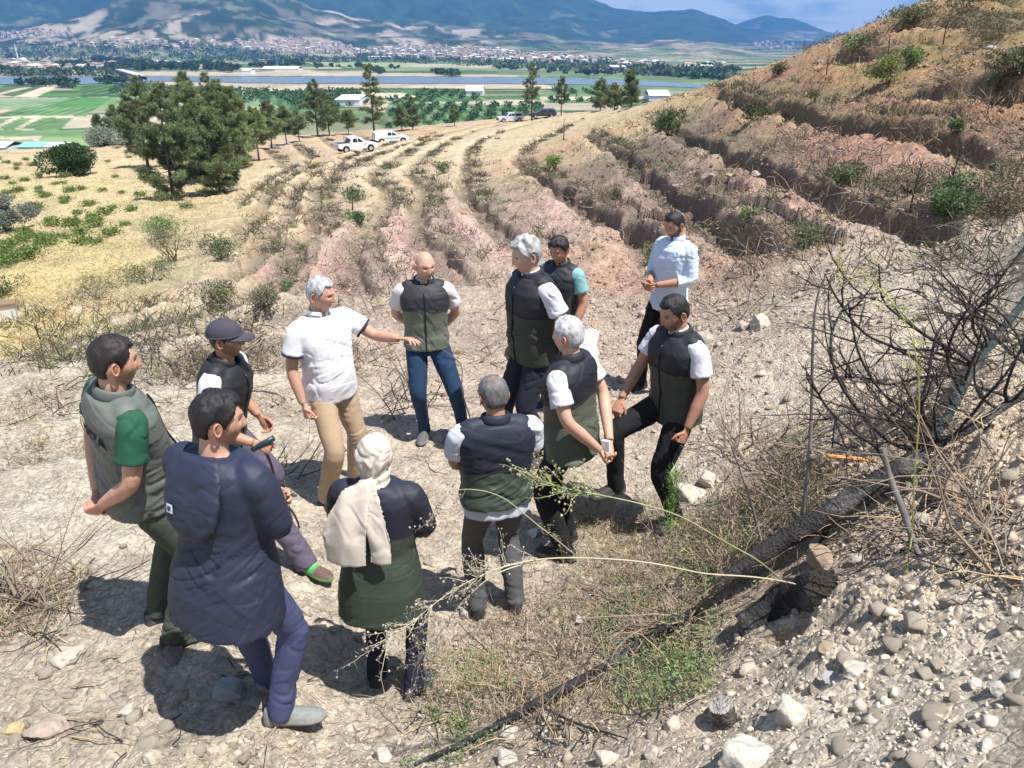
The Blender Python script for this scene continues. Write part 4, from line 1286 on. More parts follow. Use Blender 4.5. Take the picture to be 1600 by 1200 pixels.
def build_people():
    DK = (.016, .013, .012)
    def ex1(i):
        stick_text(i, 'KIAMZA', 0.0, .30, .085, True, (.012,.016,.03), i['root'], M_CLOTH)
        patch(i, 'flag_patch', .075, .115, .31, .325, False, (.55,.03,.04)); patch(i, 'name_patch', .075, .115, .327, .352, False, (.75,.78,.85))
    person('1', 'heavy man in plain grey-green vest over dark green T-shirt, hands behind his back', -1.90, 3.27, (.74,.67), 1.78,
           lean=(1,9,0), head=(-6,2), arms=(((.272,-.07,.17),(.09,-.165,-.03)),((-.272,-.07,.17),(-.06,-.145,-.05))), skin=SKIN_A, headkw=dict(hair='y', hair_col=DK, hair_th=.016, stubble=.75, wide=1.04),
           shirt_c=(.018,.085,.05), vest_c=((.115,.130,.118),(.115,.130,.118)), yoke=.27, pants_c=(.055,.066,.05), pants_fit=1.05, hem=-.12, belly=.10, wide=1.12, shoe_c=(.03,.03,.03), extra=ex1, foldamp=.007)
    def ex2(i):
        T = i['T']
        # hood hanging flat on the back
        v, f, n = fuse([(T(loft([(.17,.07,.020,-.165),(.24,.125,.030,-.165),(.34,.150,.030,-.155),(.44,.14,.030,-.125),(.505,.095,.035,-.085)], 24)[0]), loft([(0,1,1,0)]*5, 24)[1])], .009, 4)
        v = folds(v, n, .005, 6, 14, 5)
        mesh_obj('hood', v, f, M_SHELL, i['root'], True, np.tile(np.array([.021,.027,.055]), (len(v), 1)))
        i['hq'] = i['inv'](v)
        p = patch(i, 'logo_patch', -.098, -.062, .285, .325, True, (.75,.77,.82), which='hq', off=.005)
        q = patch(i, 'logo_mark', -.090, -.070, .295, .315, True, (.05,.06,.10), off=.008, which='hq'); q.parent = p
    person('2', 'black-haired man in a long navy hooded jacket, seen from behind with arms folded', -1.22, 2.66, (.42,.90), 1.73, top='jacket',
           sleeve=None, lean=(6,0,0), head=(-38,4), arms=('crossed','crossed'), headkw=dict(hair='y', hair_col=(.012,.011,.013), hair_th=.020, hair_amp=.006, stubble=.6, seed=3),
           vest_c=((.021,.027,.055),(.021,.027,.055)), yoke=None, pants_c=(.06,.07,.15), pants_fit=1.0, hem=-.27, flare=.055, wide=1.08, belly=.03, collar='none',
           pants_fold=.4, legs=[dict(foot=(.10,.05), yaw=-58), dict(foot=(-.13,.22), yaw=10)], shoe_c=(.20,.21,.20), sole_c=(.30,.29,.26), extra=ex2, foldamp=.0055)
    person('3', 'man in a dark baseball cap and black vest, one knee bent, holding a walking stick', -1.80, 4.28, (.97,-.12), 1.72,
           lean=(14,0,0), pel=(-.0,-.05,-.12), head=(8,-2), arms=(((.29,.05,.18),(.28,.33,.16)), ((-.24,-.02,.17),(-.20,.16,.05))),
           hands=[dict(n=(-.8,0,-.5), curl=(60,65)), None], skin=SKIN_B, headkw=dict(hair='y', hair_col=(.02,.02,.02), hair_th=.006, stubble=.7, cap=(.055,.055,.075)),
           shirt_c=(.62,.60,.70), vest_c=((.016,.018,.022),(.06,.072,.055)), yoke=.22, pants_c=(.10,.085,.13), pants_fit=1.15,
           legs=[dict(foot=(.20,.50), yaw=-25), dict(foot=(-.12,-.05))], shoe_c=(.12,.075,.06), accent=(.07,.60,.16), sole_c=(.13,.32,.10), wide=.97)
    def ex4(i):
        T, s, root = i['T'], i['s'], i['root']; mb = MB()
        for sg, e in ((1, (.262,-.03,.165)), (-1, (-.33,.15,.27))):         # dark band round each sleeve end
            a, b = T((sg*.186*1.04,-.012,.425)), T(e); m = a*.39 + b*.61; d = unit(b-a)
            v, f = tube([m-d*.006, m+d*.010], .0775*s, 22); mb.add(v, f, (.03,.035,.06))
        mb.build('sleeve_band', M_CLOTH, root, True)
        t = np.radians(np.linspace(-158, 158, 24)); P = np.stack([.074*np.sin(t), -.070*np.cos(t)-.012, .505+.012*np.cos(t)], 1)
        mb = MB(); v, f = tube(T(P), .004*s, 6); mb.add(v, f, (.03,.035,.06)); mb.build('collar_stripe', M_CLOTH, root, True)
    person('4', 'grey-haired man in a white polo shirt and beige trousers pointing with his left arm', -1.33, 5.05, (.72,-.68), 1.77, top='shirt', collar='polo',
           lean=(0,2,0), head=(28,6), arms=(((.262,-.03,.165),(.265,.06,-.075)), ((-.33,.15,.27),(-.36,.38,.30))),
           hands=[dict(curl=(35,45)), dict(n=(.4,-.2,-.9), curl=(12,16), spread=9, t=1, d=(-.35,.93,.06))], skin=SKIN_A,
           headkw=dict(hair='y', hair_col=(.38,.39,.41), hair_th=.013, hair_amp=.005, wide=1.0), shirt_c=WHT, pants_c=(.42,.31,.205), pants_fit=1.05, hem=-.13, belly=.045, wide=1.04,
           legs=[dict(foot=(.16,.05), yaw=-12), dict(foot=(-.14,.0), yaw=28)], extra=ex4, shoe_c=(.045,.055,.085), sole_c=(.10,.11,.13))
    def ex5(i): patch(i, 'chest_emblem', -.115, -.085, .295, .325, False, (.035,.045,.035)); patch(i, 'pocket_flap', .055, .125, .285, .30, False, (.05,.058,.045))
    person('5', 'bald man facing the camera in a black and green vest and blue jeans', -.75, 6.25, (.10,-.99), 1.80,
           lean=(0,0,0), head=(24,6), arms=('behind','behind'), skin=SKIN_C, headkw=dict(hair='none', hair_col=(.2,.15,.12), stubble=.18),
           shirt_c=(.62,.60,.64), vest_c=((.028,.028,.036),(.125,.145,.115)), yoke=.28, pants_c=(.018,.045,.10), pants_fit=.86, hem=-.07, collar='both',
           legs=[dict(foot=(.06,-.05), yaw=-10), dict(foot=(-.30,.0), yaw=32)], shoe_c=(.10,.10,.10), sole_c=(.3,.3,.3), extra=ex5)
    person('6', 'tall man with wavy silver hair in a black vest and dark jeans, facing left', .18, 5.75, (-.86,-.50), 1.98,
           lean=(5,0,0), head=(-6,10), arms=('hang', ((-.285,-.09,.175),(-.20,-.13,-.06))), skin=SKIN_C,
           headkw=dict(hair='y', hair_col=(.36,.36,.36), hair_th=.026, hair_amp=.012, seed=8, wide=1.03), shirt_c=GREY_SHIRT, vest_c=((.022,.023,.03),(.040,.050,.042)), yoke=.24,
           pants_c=(.022,.026,.042), hem=-.12, belly=.04, wide=1.1, legs=[dict(foot=(.14,.28), yaw=10), dict(foot=(-.10,-.08))], shoe_c=(.06,.055,.05), collar='both')
    def ex7(i):
        TH = i['TH']
        mb = MB()
        for sg in (-1, 1):
            D, Fi = ico(2); mb.add(TH(D*np.array([.030,.008,.020])+np.array([sg*.036,.082,.088])), Fi.tolist(), (.01,.012,.02))
            v, f = tube(TH(np.array([[sg*.066,.078,.086],[sg*.086,.02,.07],[sg*.088,-.04,.05]])), .003, seg=5); mb.add(v, f, (.01,.01,.01))
        mb.build('sunglasses', M_PLASTIC, i['root'], True)
    person('7', 'dark-haired man with sunglasses on his head and teal sleeves, holding white papers', .46, 6.85, (-.62,-.78), 1.76,
           lean=(3,0,0), head=(6,12), arms=('hang', ((-.25,-.02,.165),(-.22,.12,-.07))), skin=SKIN_B, headkw=dict(hair='y', hair_col=(.014,.014,.016), hair_th=.022, hair_amp=.008, seed=4),
           shirt_c=(.19,.40,.42), vest_c=((.024,.025,.032),(.05,.055,.055)), yoke=.27, pants_c=(.02,.02,.025), wide=.95, extra=ex7)
    person('8', 'bearded man in a light blue shirt and black trousers, hands together in front', 1.55, 7.2, (-.80,-.55), 1.85, top='shirt', sleeve='rolled', collar='polo',
           lean=(-3,0,0), head=(0,16), arms=('clasp','clasp'), skin=SKIN_B, headkw=dict(hair='y', hair_col=(.014,.012,.012), hair_th=.010, beard=.93, seed=2),
           shirt_c=(.57,.67,.82), pants_c=(.014,.014,.017), pants_fit=.88, hem=-.16, wide=1.0, legs=[dict(foot=(.14,.16)), dict(foot=(-.12,.0))], shoe_c=(.03,.035,.035), sole_c=(.06,.06,.06), foldamp=.008)
    person('9', 'dark-haired bearded man at the right in a black vest, one hand on his raised knee', 1.12, 4.80, (-.85,-.50), 1.80,
           lean=(5,0,0), pel=(0,-.03,-.02), head=(-4,14), arms=(((.26,.09,.20),(.20,.30,.03)), ((-.262,-.0,.17),(-.262,.13,-.055))), skin=SKIN_B,
           hands=[dict(n=(0,.1,-1), d=(-.2,.6,-.7), curl=(20,25)), dict(curl=(70,80))], headkw=dict(hair='y', hair_col=(.013,.012,.013), hair_th=.015, stubble=.85, seed=6),
           shirt_c=(.63,.62,.70), vest_c=((.020,.022,.028),(.050,.060,.050)), yoke=.26, pants_c=(.013,.013,.016), pants_fit=.95, hem=-.13, wide=1.03, collar='both',
           legs=[dict(foot=(.15,.33), fz=.24, knee=(.15,.38,.76), yaw=-5), dict(foot=(-.12,-.02), yaw=15)], shoe_c=(.04,.035,.035))
    def ex10(i):
        T = i['T']; V, Fc = box_geo((0,0,0), (.022,.05,.075)); V = T(V*1.0+np.array([-.03,-.245,-.06]))
        mb = MB(); mb.add(V, Fc, (.75,.78,.85))
        o = mb.build('phone', M_PLASTIC, None); PHONE.append((o, i))
    person('10', 'silver-haired man in a black-yoked green vest, phone in hands behind his back', .40, 4.44, (-.86,.50), 1.76,
           lean=(5,0,0), head=(-2,0), arms=(((.25,-.11,.18),(.05,-.235,-.06)), ((-.27,-.10,.18),(-.055,-.21,-.085))), skin=SKIN_C,
           hands=[dict(n=(-.5,-.5,0), curl=(50,60), d=(-.5,-.1,-.8)), dict(n=(.5,-.5,0), curl=(45,50), d=(.4,-.2,-.85))],
           headkw=dict(hair='y', hair_col=(.44,.44,.45), hair_th=.015, hair_amp=.006, seed=5), shirt_c=(.58,.56,.58), vest_c=((.018,.020,.030),(.085,.100,.078)), yoke=.24,
           pants_c=(.012,.012,.014), hem=-.16, flare=.02, belly=.04, wide=1.14, legs=[dict(foot=(.11,.06)), dict(foot=(-.11,-.03))], pants_fit=1.1, shoe_c=(.03,.03,.03), extra=ex10)
    person('11', 'greying man from behind, arms folded, pale shirt hem showing below vest, grey trousers', -.09, 3.76, (-.26,.96), 1.64,
           lean=(2,0,0), head=(8,4), arms=('crossed','crossed'), skin=SKIN_B, headkw=dict(hair='y', hair_col=(.12,.12,.125), hair_th=.012, hair_amp=.004, seed=7, thin_top=.5, wide=1.06),
           shirt_c=(.56,.58,.66), vest_c=((.020,.024,.042),(.050,.068,.052)), yoke=.19, pants_c=(.085,.088,.092), pants_fit=1.1, hem=-.05, flare=.0, belly=.06, wide=1.22, shirt_tail=1,
           extra=ex11, legs=[dict(foot=(.12,.02)), dict(foot=(-.12,.05))])
    person('12', 'woman in a cream headscarf and a dark green and black jacket, seen from behind', -.65, 3.08, (.10,.99), 1.56, top='jacket', sleeve=None,
           lean=(4,0,0), head=(-10,0), arms=('crossed','crossed'), headkw=dict(hair=None, scarf=1), skin=SKIN_C, collar='none',
           vest_c=((.020,.022,.038),(.036,.050,.036)), yoke=.20, pants_c=(.016,.018,.036), pants_fit=.92, hem=-.30, flare=.055, wide=1.0,
           foldamp=.0045, legs=[dict(foot=(.13,-.04), yaw=-20), dict(foot=(-.10,.06))], extra=ex12)
PHONE = []
def ex11(i):
    T, R, s = i['T'], i['R'], i['s']
    lv, lf = loft(male_rings(.012, .06, -.125, -.02, 1.16)); v, f, n = fuse([(T(lv), lf)], .009, 3)
    v = folds(v, n, .006, 7, 12, 2)
    mesh_obj('shirt_hem', v, f, M_CLOTH, i['root'], True, np.tile(np.array([.50,.52,.60]), (len(v), 1)))
def ex12(i):
    TH, T, root, s = i['TH'], i['T'], i['root'], i['s']
    D, Fi = ico(4)
    pcs = [(TH(D*np.array([.093,.116,.125])+np.array([0,-.016,.010])), Fi.tolist())]
    pcs.append((TH(D*np.array([.080,.085,.075])+np.array([0,-.012,-.085])), Fi.tolist()))
    pcs.append(limb([TH((0,-.03,-.08)), T((0,-.03,.50)), T((0,-.03,.455))], np.array([.075,.088,.105])*s, seg=22, flat=.9))
    pcs.append((TH(D*np.array([.05,.035,.035])+np.array([0,-.115,-.11])), Fi.tolist()))
    v, f, n = fuse(pcs, .007, 4)
    # soft cloth folds that run round the head to the knot
    q = v - TH((0,-.11,-.10)); rr = np.linalg.norm(q, axis=1)
    a = np.arctan2(q[:, 2], q[:, 0])
    v = v + n*(.0045*np.sin(a*9 + 3*vnoise(v[:,0]*9, v[:,1]*9, v[:,2]*9))*sstep(.24, .07, rr))[:, None]
    v = folds(v, n, .0055, 9, 10, 4)
    CREAM = np.array([.56,.50,.43])
    sc = mesh_obj('headscarf', v, f, M_CLOTH, root, True, np.tile(CREAM, (len(v), 1)))
    for k, pts, wd in ((0, [(-.01,-.135,.56),(-.06,-.175,.48),(-.105,-.205,.36),(-.125,-.215,.24),(-.12,-.215,.11)], [.034,.075,.115,.130,.118]),
                       (1, [(.01,-.135,.56),(.03,-.18,.47),(.045,-.205,.36),(.065,-.205,.24),(.06,-.205,.12)], [.030,.046,.056,.062,.058])):
        P = np.array([T(p) for p in pts])
        g = limb(P, np.array(wd)*s, n=6, seg=28, flat=.14, side=i['R'] @ np.array([1.0, 0, 0]))
        v, f, n = fuse([g], .006, 2)
        v = v + n*(.007*np.sin(v[:, 0]*42 + 3.5*vnoise(v[:,0]*4, v[:,2]*4, k)))[:, None]
        v = folds(v, n, .004, 12, 4, 7+k)
        mesh_obj('scarf_tail', v, f, M_CLOTH, sc, True, np.tile(CREAM*.98, (len(v), 1)))
def build_held():
    bpy.context.view_layer.update()
    o, i = PHONE[0]; o.matrix_world = i['root'].matrix_world.copy()
    tag(o, 'small pale phone held behind the back of the silver-haired man', 'phone')
    # walking stick: handle in the capped man's right hand, tip on the ground
    i = PEOPLE['3']; M = i['root'].matrix_world
    w = np.array(M @ Vector(i['T']((.275,.375,.135))))
    tip = hit(467, 826)
    mb = MB()
    d = unit(w - tip); top = w + d*.03
    P = [tip + (w-tip)*t + .012*np.array([math.sin(t*9), math.cos(t*7), 0]) for t in np.linspace(0, 1, 12)]
    v, f = tube(P, np.linspace(.007, .010, 12), seg=8); mb.add(v, f, (.12,.07,.045))
    root = mb.build('walking_stick', M_CLOTH, None, True)
    tag(root, 'thin wooden walking stick held upright by the man in the cap', 'walking stick')
    mb = MB(); v, f = tube([top - np.array([.05,-.01,.035]), top, top + np.array([.085,.012,.045])], [.016,.018,.017], seg=12); mb.add(v, f, (.02,.05,.06))
    mb.build('handle', M_PLASTIC, root, True)
    # papers at the hip of the man behind
    i = PEOPLE['7']; M = i['root'].matrix_world
    c = np.array(at(918, 540, 6.62)); mb = MB()
    for k in range(4):
        a = math.radians(12*k - 14); R = rotm(0, 0, 25+3*k)
        q = np.array([[-.105,0,-.15],[.105,0,-.15],[.105,0,.15],[-.105,0,.15]]); 
        q[:, [0, 2]] = q[:, [0, 2]] @ np.array([[math.cos(a), math.sin(a)], [-math.sin(a), math.cos(a)]])
        q[2:, 1] += .02
        q = q @ R.T + c + np.array([0, .006*k, -.008*k])
        q2 = q + np.array([0, .0015, 0])
        mb.add(np.vstack([q, q2]), [[0,1,2,3],[7,6,5,4],[0,4,5,1],[1,5,6,2],[2,6,7,3],[3,7,4,0]], (.80,.81,.83))
    tag(mb.build('papers', M_CLOTH), 'loose white papers held at the side of the teal-sleeved man', 'papers')
_t = time.time()
build_people()
build_held()
print('people', round(time.time()-_t, 1))
def proj(p):
    X, Y, Z = p[0], p[1], p[2]-CZ
    d = Y*CP - Z*SP; up = Y*SP + Z*CP
    return (round(800 + F_PX*X/d), round(600 - F_PX*up/d))
def report():
    bpy.context.view_layer.update()
    TG = {'1':(175,512),'2':(345,617),'3':(342,504),'4':(502,434),'5':(662,398),'6':(825,357),'7':(870,373),'8':(1053,331),'9':(1060,470),'10':(885,497),'11':(785,604),'12':(590,684)}
    for k, i in PEOPLE.items():
        M = i['root'].matrix_world
        def w(p): return proj(M @ Vector(p))
        print(k, 'top', w(i['TH']((0,0,.118))), 'want', TG[k], 'face', w(i['TH']((0,.1,0))), 'shR', w(i['T']((.19,0,.43))), 'shL', w(i['T']((-.19,0,.43))), 'hip', w(i['T']((0,0,0))), 'base', w((0,0,0)))
report()
# ---------------------------------------------------------------- stones, plants, burnt wood
M_ROCK = noise_mat('limestone', var=.16, scale=14, rough=.93, bump=.8, bscale=38, bdist=.012, spec=.15)
M_GRAVEL = noise_mat('gravel_stone', var=.12, scale=25, rough=.95, bump=.3, bscale=120, bdist=.004, spec=.12)
M_LEAF = noise_mat('leaf', var=.22, scale=3, rough=.62, bump=0, spec=.25, trans=.22)
M_NEEDLE = noise_mat('needles', var=.25, scale=1.2, rough=.7, bump=0, spec=.2, trans=.15)
M_DRY = noise_mat('dry_plant', var=.2, scale=6, rough=.85, bump=0, spec=.15, trans=.12)
M_TWIG = noise_mat('twig_bark', var=.22, scale=22, rough=.85, bump=.3, bscale=120, bdist=.003)
M_BARK = noise_mat('bark', var=.3, scale=16, rough=.9, bump=.8, bscale=40, bdist=.02, wscale=(1, 1, .3))
M_CHAR = noise_mat('charred_wood', var=.6, scale=40, rough=.75, bump=1.0, bscale=70, bdist=.03, spec=.35)
M_ORANGE = noise_mat('split_wood', var=.2, scale=30, rough=.7, bump=.3, bscale=90, bdist=.004)

R3 = np.random.default_rng(77)
def rand_rot(n, rng=R3):
    q = rng.normal(size=(n, 4)); q /= np.linalg.norm(q, axis=1)[:, None]
    w, x, y, z = q.T
    return np.stack([np.stack([1-2*(y*y+z*z), 2*(x*y-z*w), 2*(x*z+y*w)], -1), np.stack([2*(x*y+z*w), 1-2*(x*x+z*z), 2*(y*z-x*w)], -1),
                     np.stack([2*(x*z-y*w), 2*(y*z+x*w), 1-2*(x*x+y*y)], -1)], 1)

def leaf_cloud(P, D, L, W, C, nrm=None, bend=0.0):
    """one diamond leaf or blade per row: base P, direction D, length L, width W, colour C"""
    n = len(P); D = D/(np.linalg.norm(D, axis=1)[:, None]+1e-9)
    r = R3.normal(size=(n, 3)) if nrm is None else nrm
    S = np.cross(D, r); S /= (np.linalg.norm(S, axis=1)[:, None]+1e-9)
    L = np.broadcast_to(L, n)[:, None]; W = np.broadcast_to(W, n)[:, None]
    U = np.cross(S, D)
    v = np.stack([P, P + D*L*.45 + S*W*.5 + U*L*bend, P + D*L, P + D*L*.45 - S*W*.5 + U*L*bend], 1).reshape(-1, 3)
    f = np.arange(4*n).reshape(n, 4)
    return v, f, np.repeat(C, 4, 0)

def twig_cloud(P, D, L, Rd, C, k=5, wig=.25, droop=0.0, seg=3, rng=R3):
    """curved tapering twigs, vectorised"""
    n = len(P); D = D/(np.linalg.norm(D, axis=1)[:, None]+1e-9)
    L = np.broadcast_to(L, n).astype(float); Rd = np.broadcast_to(Rd, n).astype(float)
    pts = [P]; d = D.copy()
    for i in range(k-1):
        d = d + rng.normal(size=(n, 3))*wig; d[:, 2] -= droop
        d /= np.linalg.norm(d, axis=1)[:, None]
        pts.append(pts[-1] + d*(L/(k-1))[:, None])
    pts = np.stack(pts, 1)
    S = np.cross(D, rng.normal(size=(n, 3))); S /= (np.linalg.norm(S, axis=1)[:, None]+1e-9); T = np.cross(D, S)
    V = []
    for i in range(k):
        r = Rd*(1-.8*i/(k-1))
        for j in range(seg):
            a = 2*math.pi*j/seg
            V.append(pts[:, i] + r[:, None]*(math.cos(a)*S + math.sin(a)*T))
    V = np.stack(V, 1).reshape(-1, 3)
    base = (np.arange(n)*k*seg)[:, None]
    F1 = []
    for i in range(k-1):
        for j in range(seg):
            F1.append([i*seg+j, i*seg+(j+1) % seg, (i+1)*seg+(j+1) % seg, (i+1)*seg+j])
    Fq = (base[:, :, None] + np.array(F1)[None]).reshape(-1, 4)
    return V, Fq, np.repeat(C, k*seg, 0), pts

class FastMesh:
    """numpy collector for quad geometry"""
    def __init__(s): s.v, s.f, s.c, s.n = [], [], [], 0
    def add(s, v, f, c):
        s.v.append(v); s.f.append(np.asarray(f)+s.n); s.c.append(c); s.n += len(v)
    def addtube(s, pts, rad, col, seg=6, flat=1.0):
        v, f = tube(pts, rad, seg=seg, cap=True, flat=flat)
        f = np.array([q if len(q) == 4 else q + [q[-1]] for q in f])
        v = np.asarray(v); c = np.tile(np.array(col), (len(v), 1)) if np.ndim(col) == 1 else col
        # triangles of the caps are kept as quads with a repeated index removed at build time
        s.tri = getattr(s, 'tri', [])
        q = f[f[:, 2] != f[:, 3]]; t = f[f[:, 2] == f[:, 3]][:, :3]
        s.tri.append(t + s.n)
        s.v.append(v); s.f.append(q + s.n); s.c.append(c); s.n += len(v)
    def build(s, name, mat, parent=None, smooth=False):
        tri = getattr(s, 'tri', [])
        V = np.vstack(s.v); C = np.clip(np.vstack(s.c), 0.001, .9)
        Q = np.vstack(s.f)
        if not tri:
            return mesh_obj(name, V, Q, mat, parent, smooth, C)
        T = np.vstack(tri)
        me = bpy.data.meshes.new(name)
        me.vertices.add(len(V)); me.vertices.foreach_set('co', V.astype(np.float32).ravel())
        me.loops.add(Q.size + T.size); me.loops.foreach_set('vertex_index', np.concatenate([Q.ravel(), T.ravel()]).astype(np.int32))
        me.polygons.add(len(Q)+len(T))
        me.polygons.foreach_set('loop_start', np.concatenate([np.arange(len(Q))*4, Q.size + np.arange(len(T))*3]).astype(np.int32))
        me.polygons.foreach_set('loop_total', np.concatenate([np.full(len(Q), 4), np.full(len(T), 3)]).astype(np.int32))
        me.update(calc_edges=True)
        me.polygons.foreach_set('use_smooth', np.full(len(me.polygons), smooth, dtype=bool))
        a = me.color_attributes.new('Col', 'FLOAT_COLOR', 'POINT'); c = np.ones((len(V), 4), np.float32); c[:, :3] = C
        a.data.foreach_set('color', c.ravel()); me.materials.append(mat)
        o = bpy.data.objects.new(name, me); COL.objects.link(o)
        if parent: o.parent = parent
        return o

# ---- stones
def stone_geo(rng, sub=3, ang=.35):
    V, Fi = ico(sub)
    V = V*np.array([1, rng.uniform(.65, .95), rng.uniform(.45, .75)])
    for _ in range(14):                                    # cleaved faces
        d = unit(rng.normal(size=3)); h = rng.uniform(.38, .68)
        s = V @ d
        V = V - d*(np.maximum(s-h, 0))[:, None]
    sd = rng.uniform(0, 50)
    V = V*(1.25 + .10*fbm(V[:,0]*2.6+sd, V[:,1]*2.6, V[:,2]*2.6, 4, .6))[:, None]
    return V, Fi
def ground_tint(x, y):
    return ground_rgb(np.atleast_1d(np.float64(x)), np.atleast_1d(np.float64(y)))
def build_gravel():
    rng = np.random.default_rng(5)
    fm_v, fm_f, fm_c, off = [], [], [], 0
    protos = []
    for k in range(14):
        V, Fq = box_geo((0,0,0), (1.5, 1.5, 1.5)); V = V*rng.uniform(.45, 1.25, (8, 3))*np.array([1, rng.uniform(.6, .95), rng.uniform(.4, .75)])
        Fi = np.array([t for q in Fq for t in ((q[0],q[1],q[2]),(q[0],q[2],q[3]))]); protos.append((V, Fi))
    N_ = 60000
    th = np.radians(41*(2*rng.random(N_)**.8-1)); r = np.exp(rng.uniform(math.log(1.25), math.log(17), N_))
    x, y = r*np.sin(th), r*np.cos(th)
    den = fbm(x*1.1, y*1.1, 3., 3)
    w = .26 + .5*den + .6*sstep(.4, 1.6, x-.18*y)*sstep(7, 4, r) + .25*sstep(3.6, 2.4, r)
    keep = rng.random(N_) < w
    x, y, r = x[keep], y[keep], r[keep]; n = len(x)
    sz = np.exp(rng.normal(math.log(.0072), .55, n))*(1 + .5*sstep(3, 12, r)*2.2)
    sz = np.where((x-.18*y > .5) & (r < 6), sz*1.02, sz); sz = np.clip(sz, .003, .045)
    z = H(x, y)
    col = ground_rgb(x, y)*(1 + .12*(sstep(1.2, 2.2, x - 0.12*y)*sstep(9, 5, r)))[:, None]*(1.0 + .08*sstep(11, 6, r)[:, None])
    tone = rng.random(n)
    col = col*(.85 + .30*rng.random((n, 1)))
    col = np.where((tone < .05)[:, None], np.array([.42, .40, .36])*(.75+.4*rng.random((n, 1))), col)
    col = np.where((tone > .95)[:, None], np.array([.56, .51, .43])*(.9+.2*rng.random((n, 1))), col)
    Rm = rand_rot(n, rng)
    kind = rng.integers(0, 14, n)
    for k, (V, Fi) in enumerate(protos):
        m = np.where(kind == k)[0]
        P = np.einsum('nij,vj->nvi', Rm[m], V)*sz[m][:, None, None]; P[..., 2] *= .8
        P += np.stack([x[m], y[m], z[m] + sz[m]*.05], -1)[:, None, :]
        fm_v.append(P.reshape(-1, 3)); fm_f.append((Fi[None] + (np.arange(len(m))*len(V))[:, None, None]).reshape(-1, 3)+off)
        fm_c.append(np.repeat(col[m], len(V), 0)); off += len(m)*len(V)
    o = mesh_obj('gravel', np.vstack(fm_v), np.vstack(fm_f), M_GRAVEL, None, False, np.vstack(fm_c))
    tag(o, kind='stuff')
    # crumbled clods of soil over the terraces
    n = 34000; th = np.radians(rng.uniform(-30, 41, n)); r = np.exp(rng.uniform(math.log(7), math.log(75), n)); x, y = r*np.sin(th), r*np.cos(th)
    keep = (r < skyline_r(x, y)) & ((x > -.30*y) | (r < 12)) & (rng.random(n) < (.6 + .5*fbm(x*.5, y*.5, 9., 3))*(.35 + .65*sstep(-.02, .12, x/y))); x, y, r = x[keep], y[keep], r[keep]; n = len(x)
    sz = np.exp(rng.normal(0, .42, n))*(.011 + .00115*r); z = H(x, y); col = ground_rgb(x, y)*rng.uniform(.68, 1.08, (n, 1)); hl = (sstep(2.5, 9, x-.12*y))[:, None]; col = col*(1-hl*np.array([.12,.24,.30]))
    Rm = rand_rot(n, rng); kind = rng.integers(0, 14, n); vv, ff, cc, off = [], [], [], 0
    for k, (V, Fi) in enumerate(protos):
        m = np.where(kind == k)[0]; P = np.einsum('nij,vj->nvi', Rm[m], V)*sz[m][:, None, None] + np.stack([x[m], y[m], z[m]+sz[m]*.1], -1)[:, None, :]
        vv.append(P.reshape(-1, 3)); ff.append((Fi[None] + (np.arange(len(m))*len(V))[:, None, None]).reshape(-1, 3)+off); cc.append(np.repeat(col[m], len(V), 0)); off += len(m)*len(V)
    tag(mesh_obj('soil_clods', np.vstack(vv), np.vstack(ff), M_GRAVEL, None, False, np.vstack(cc)), kind='stuff')
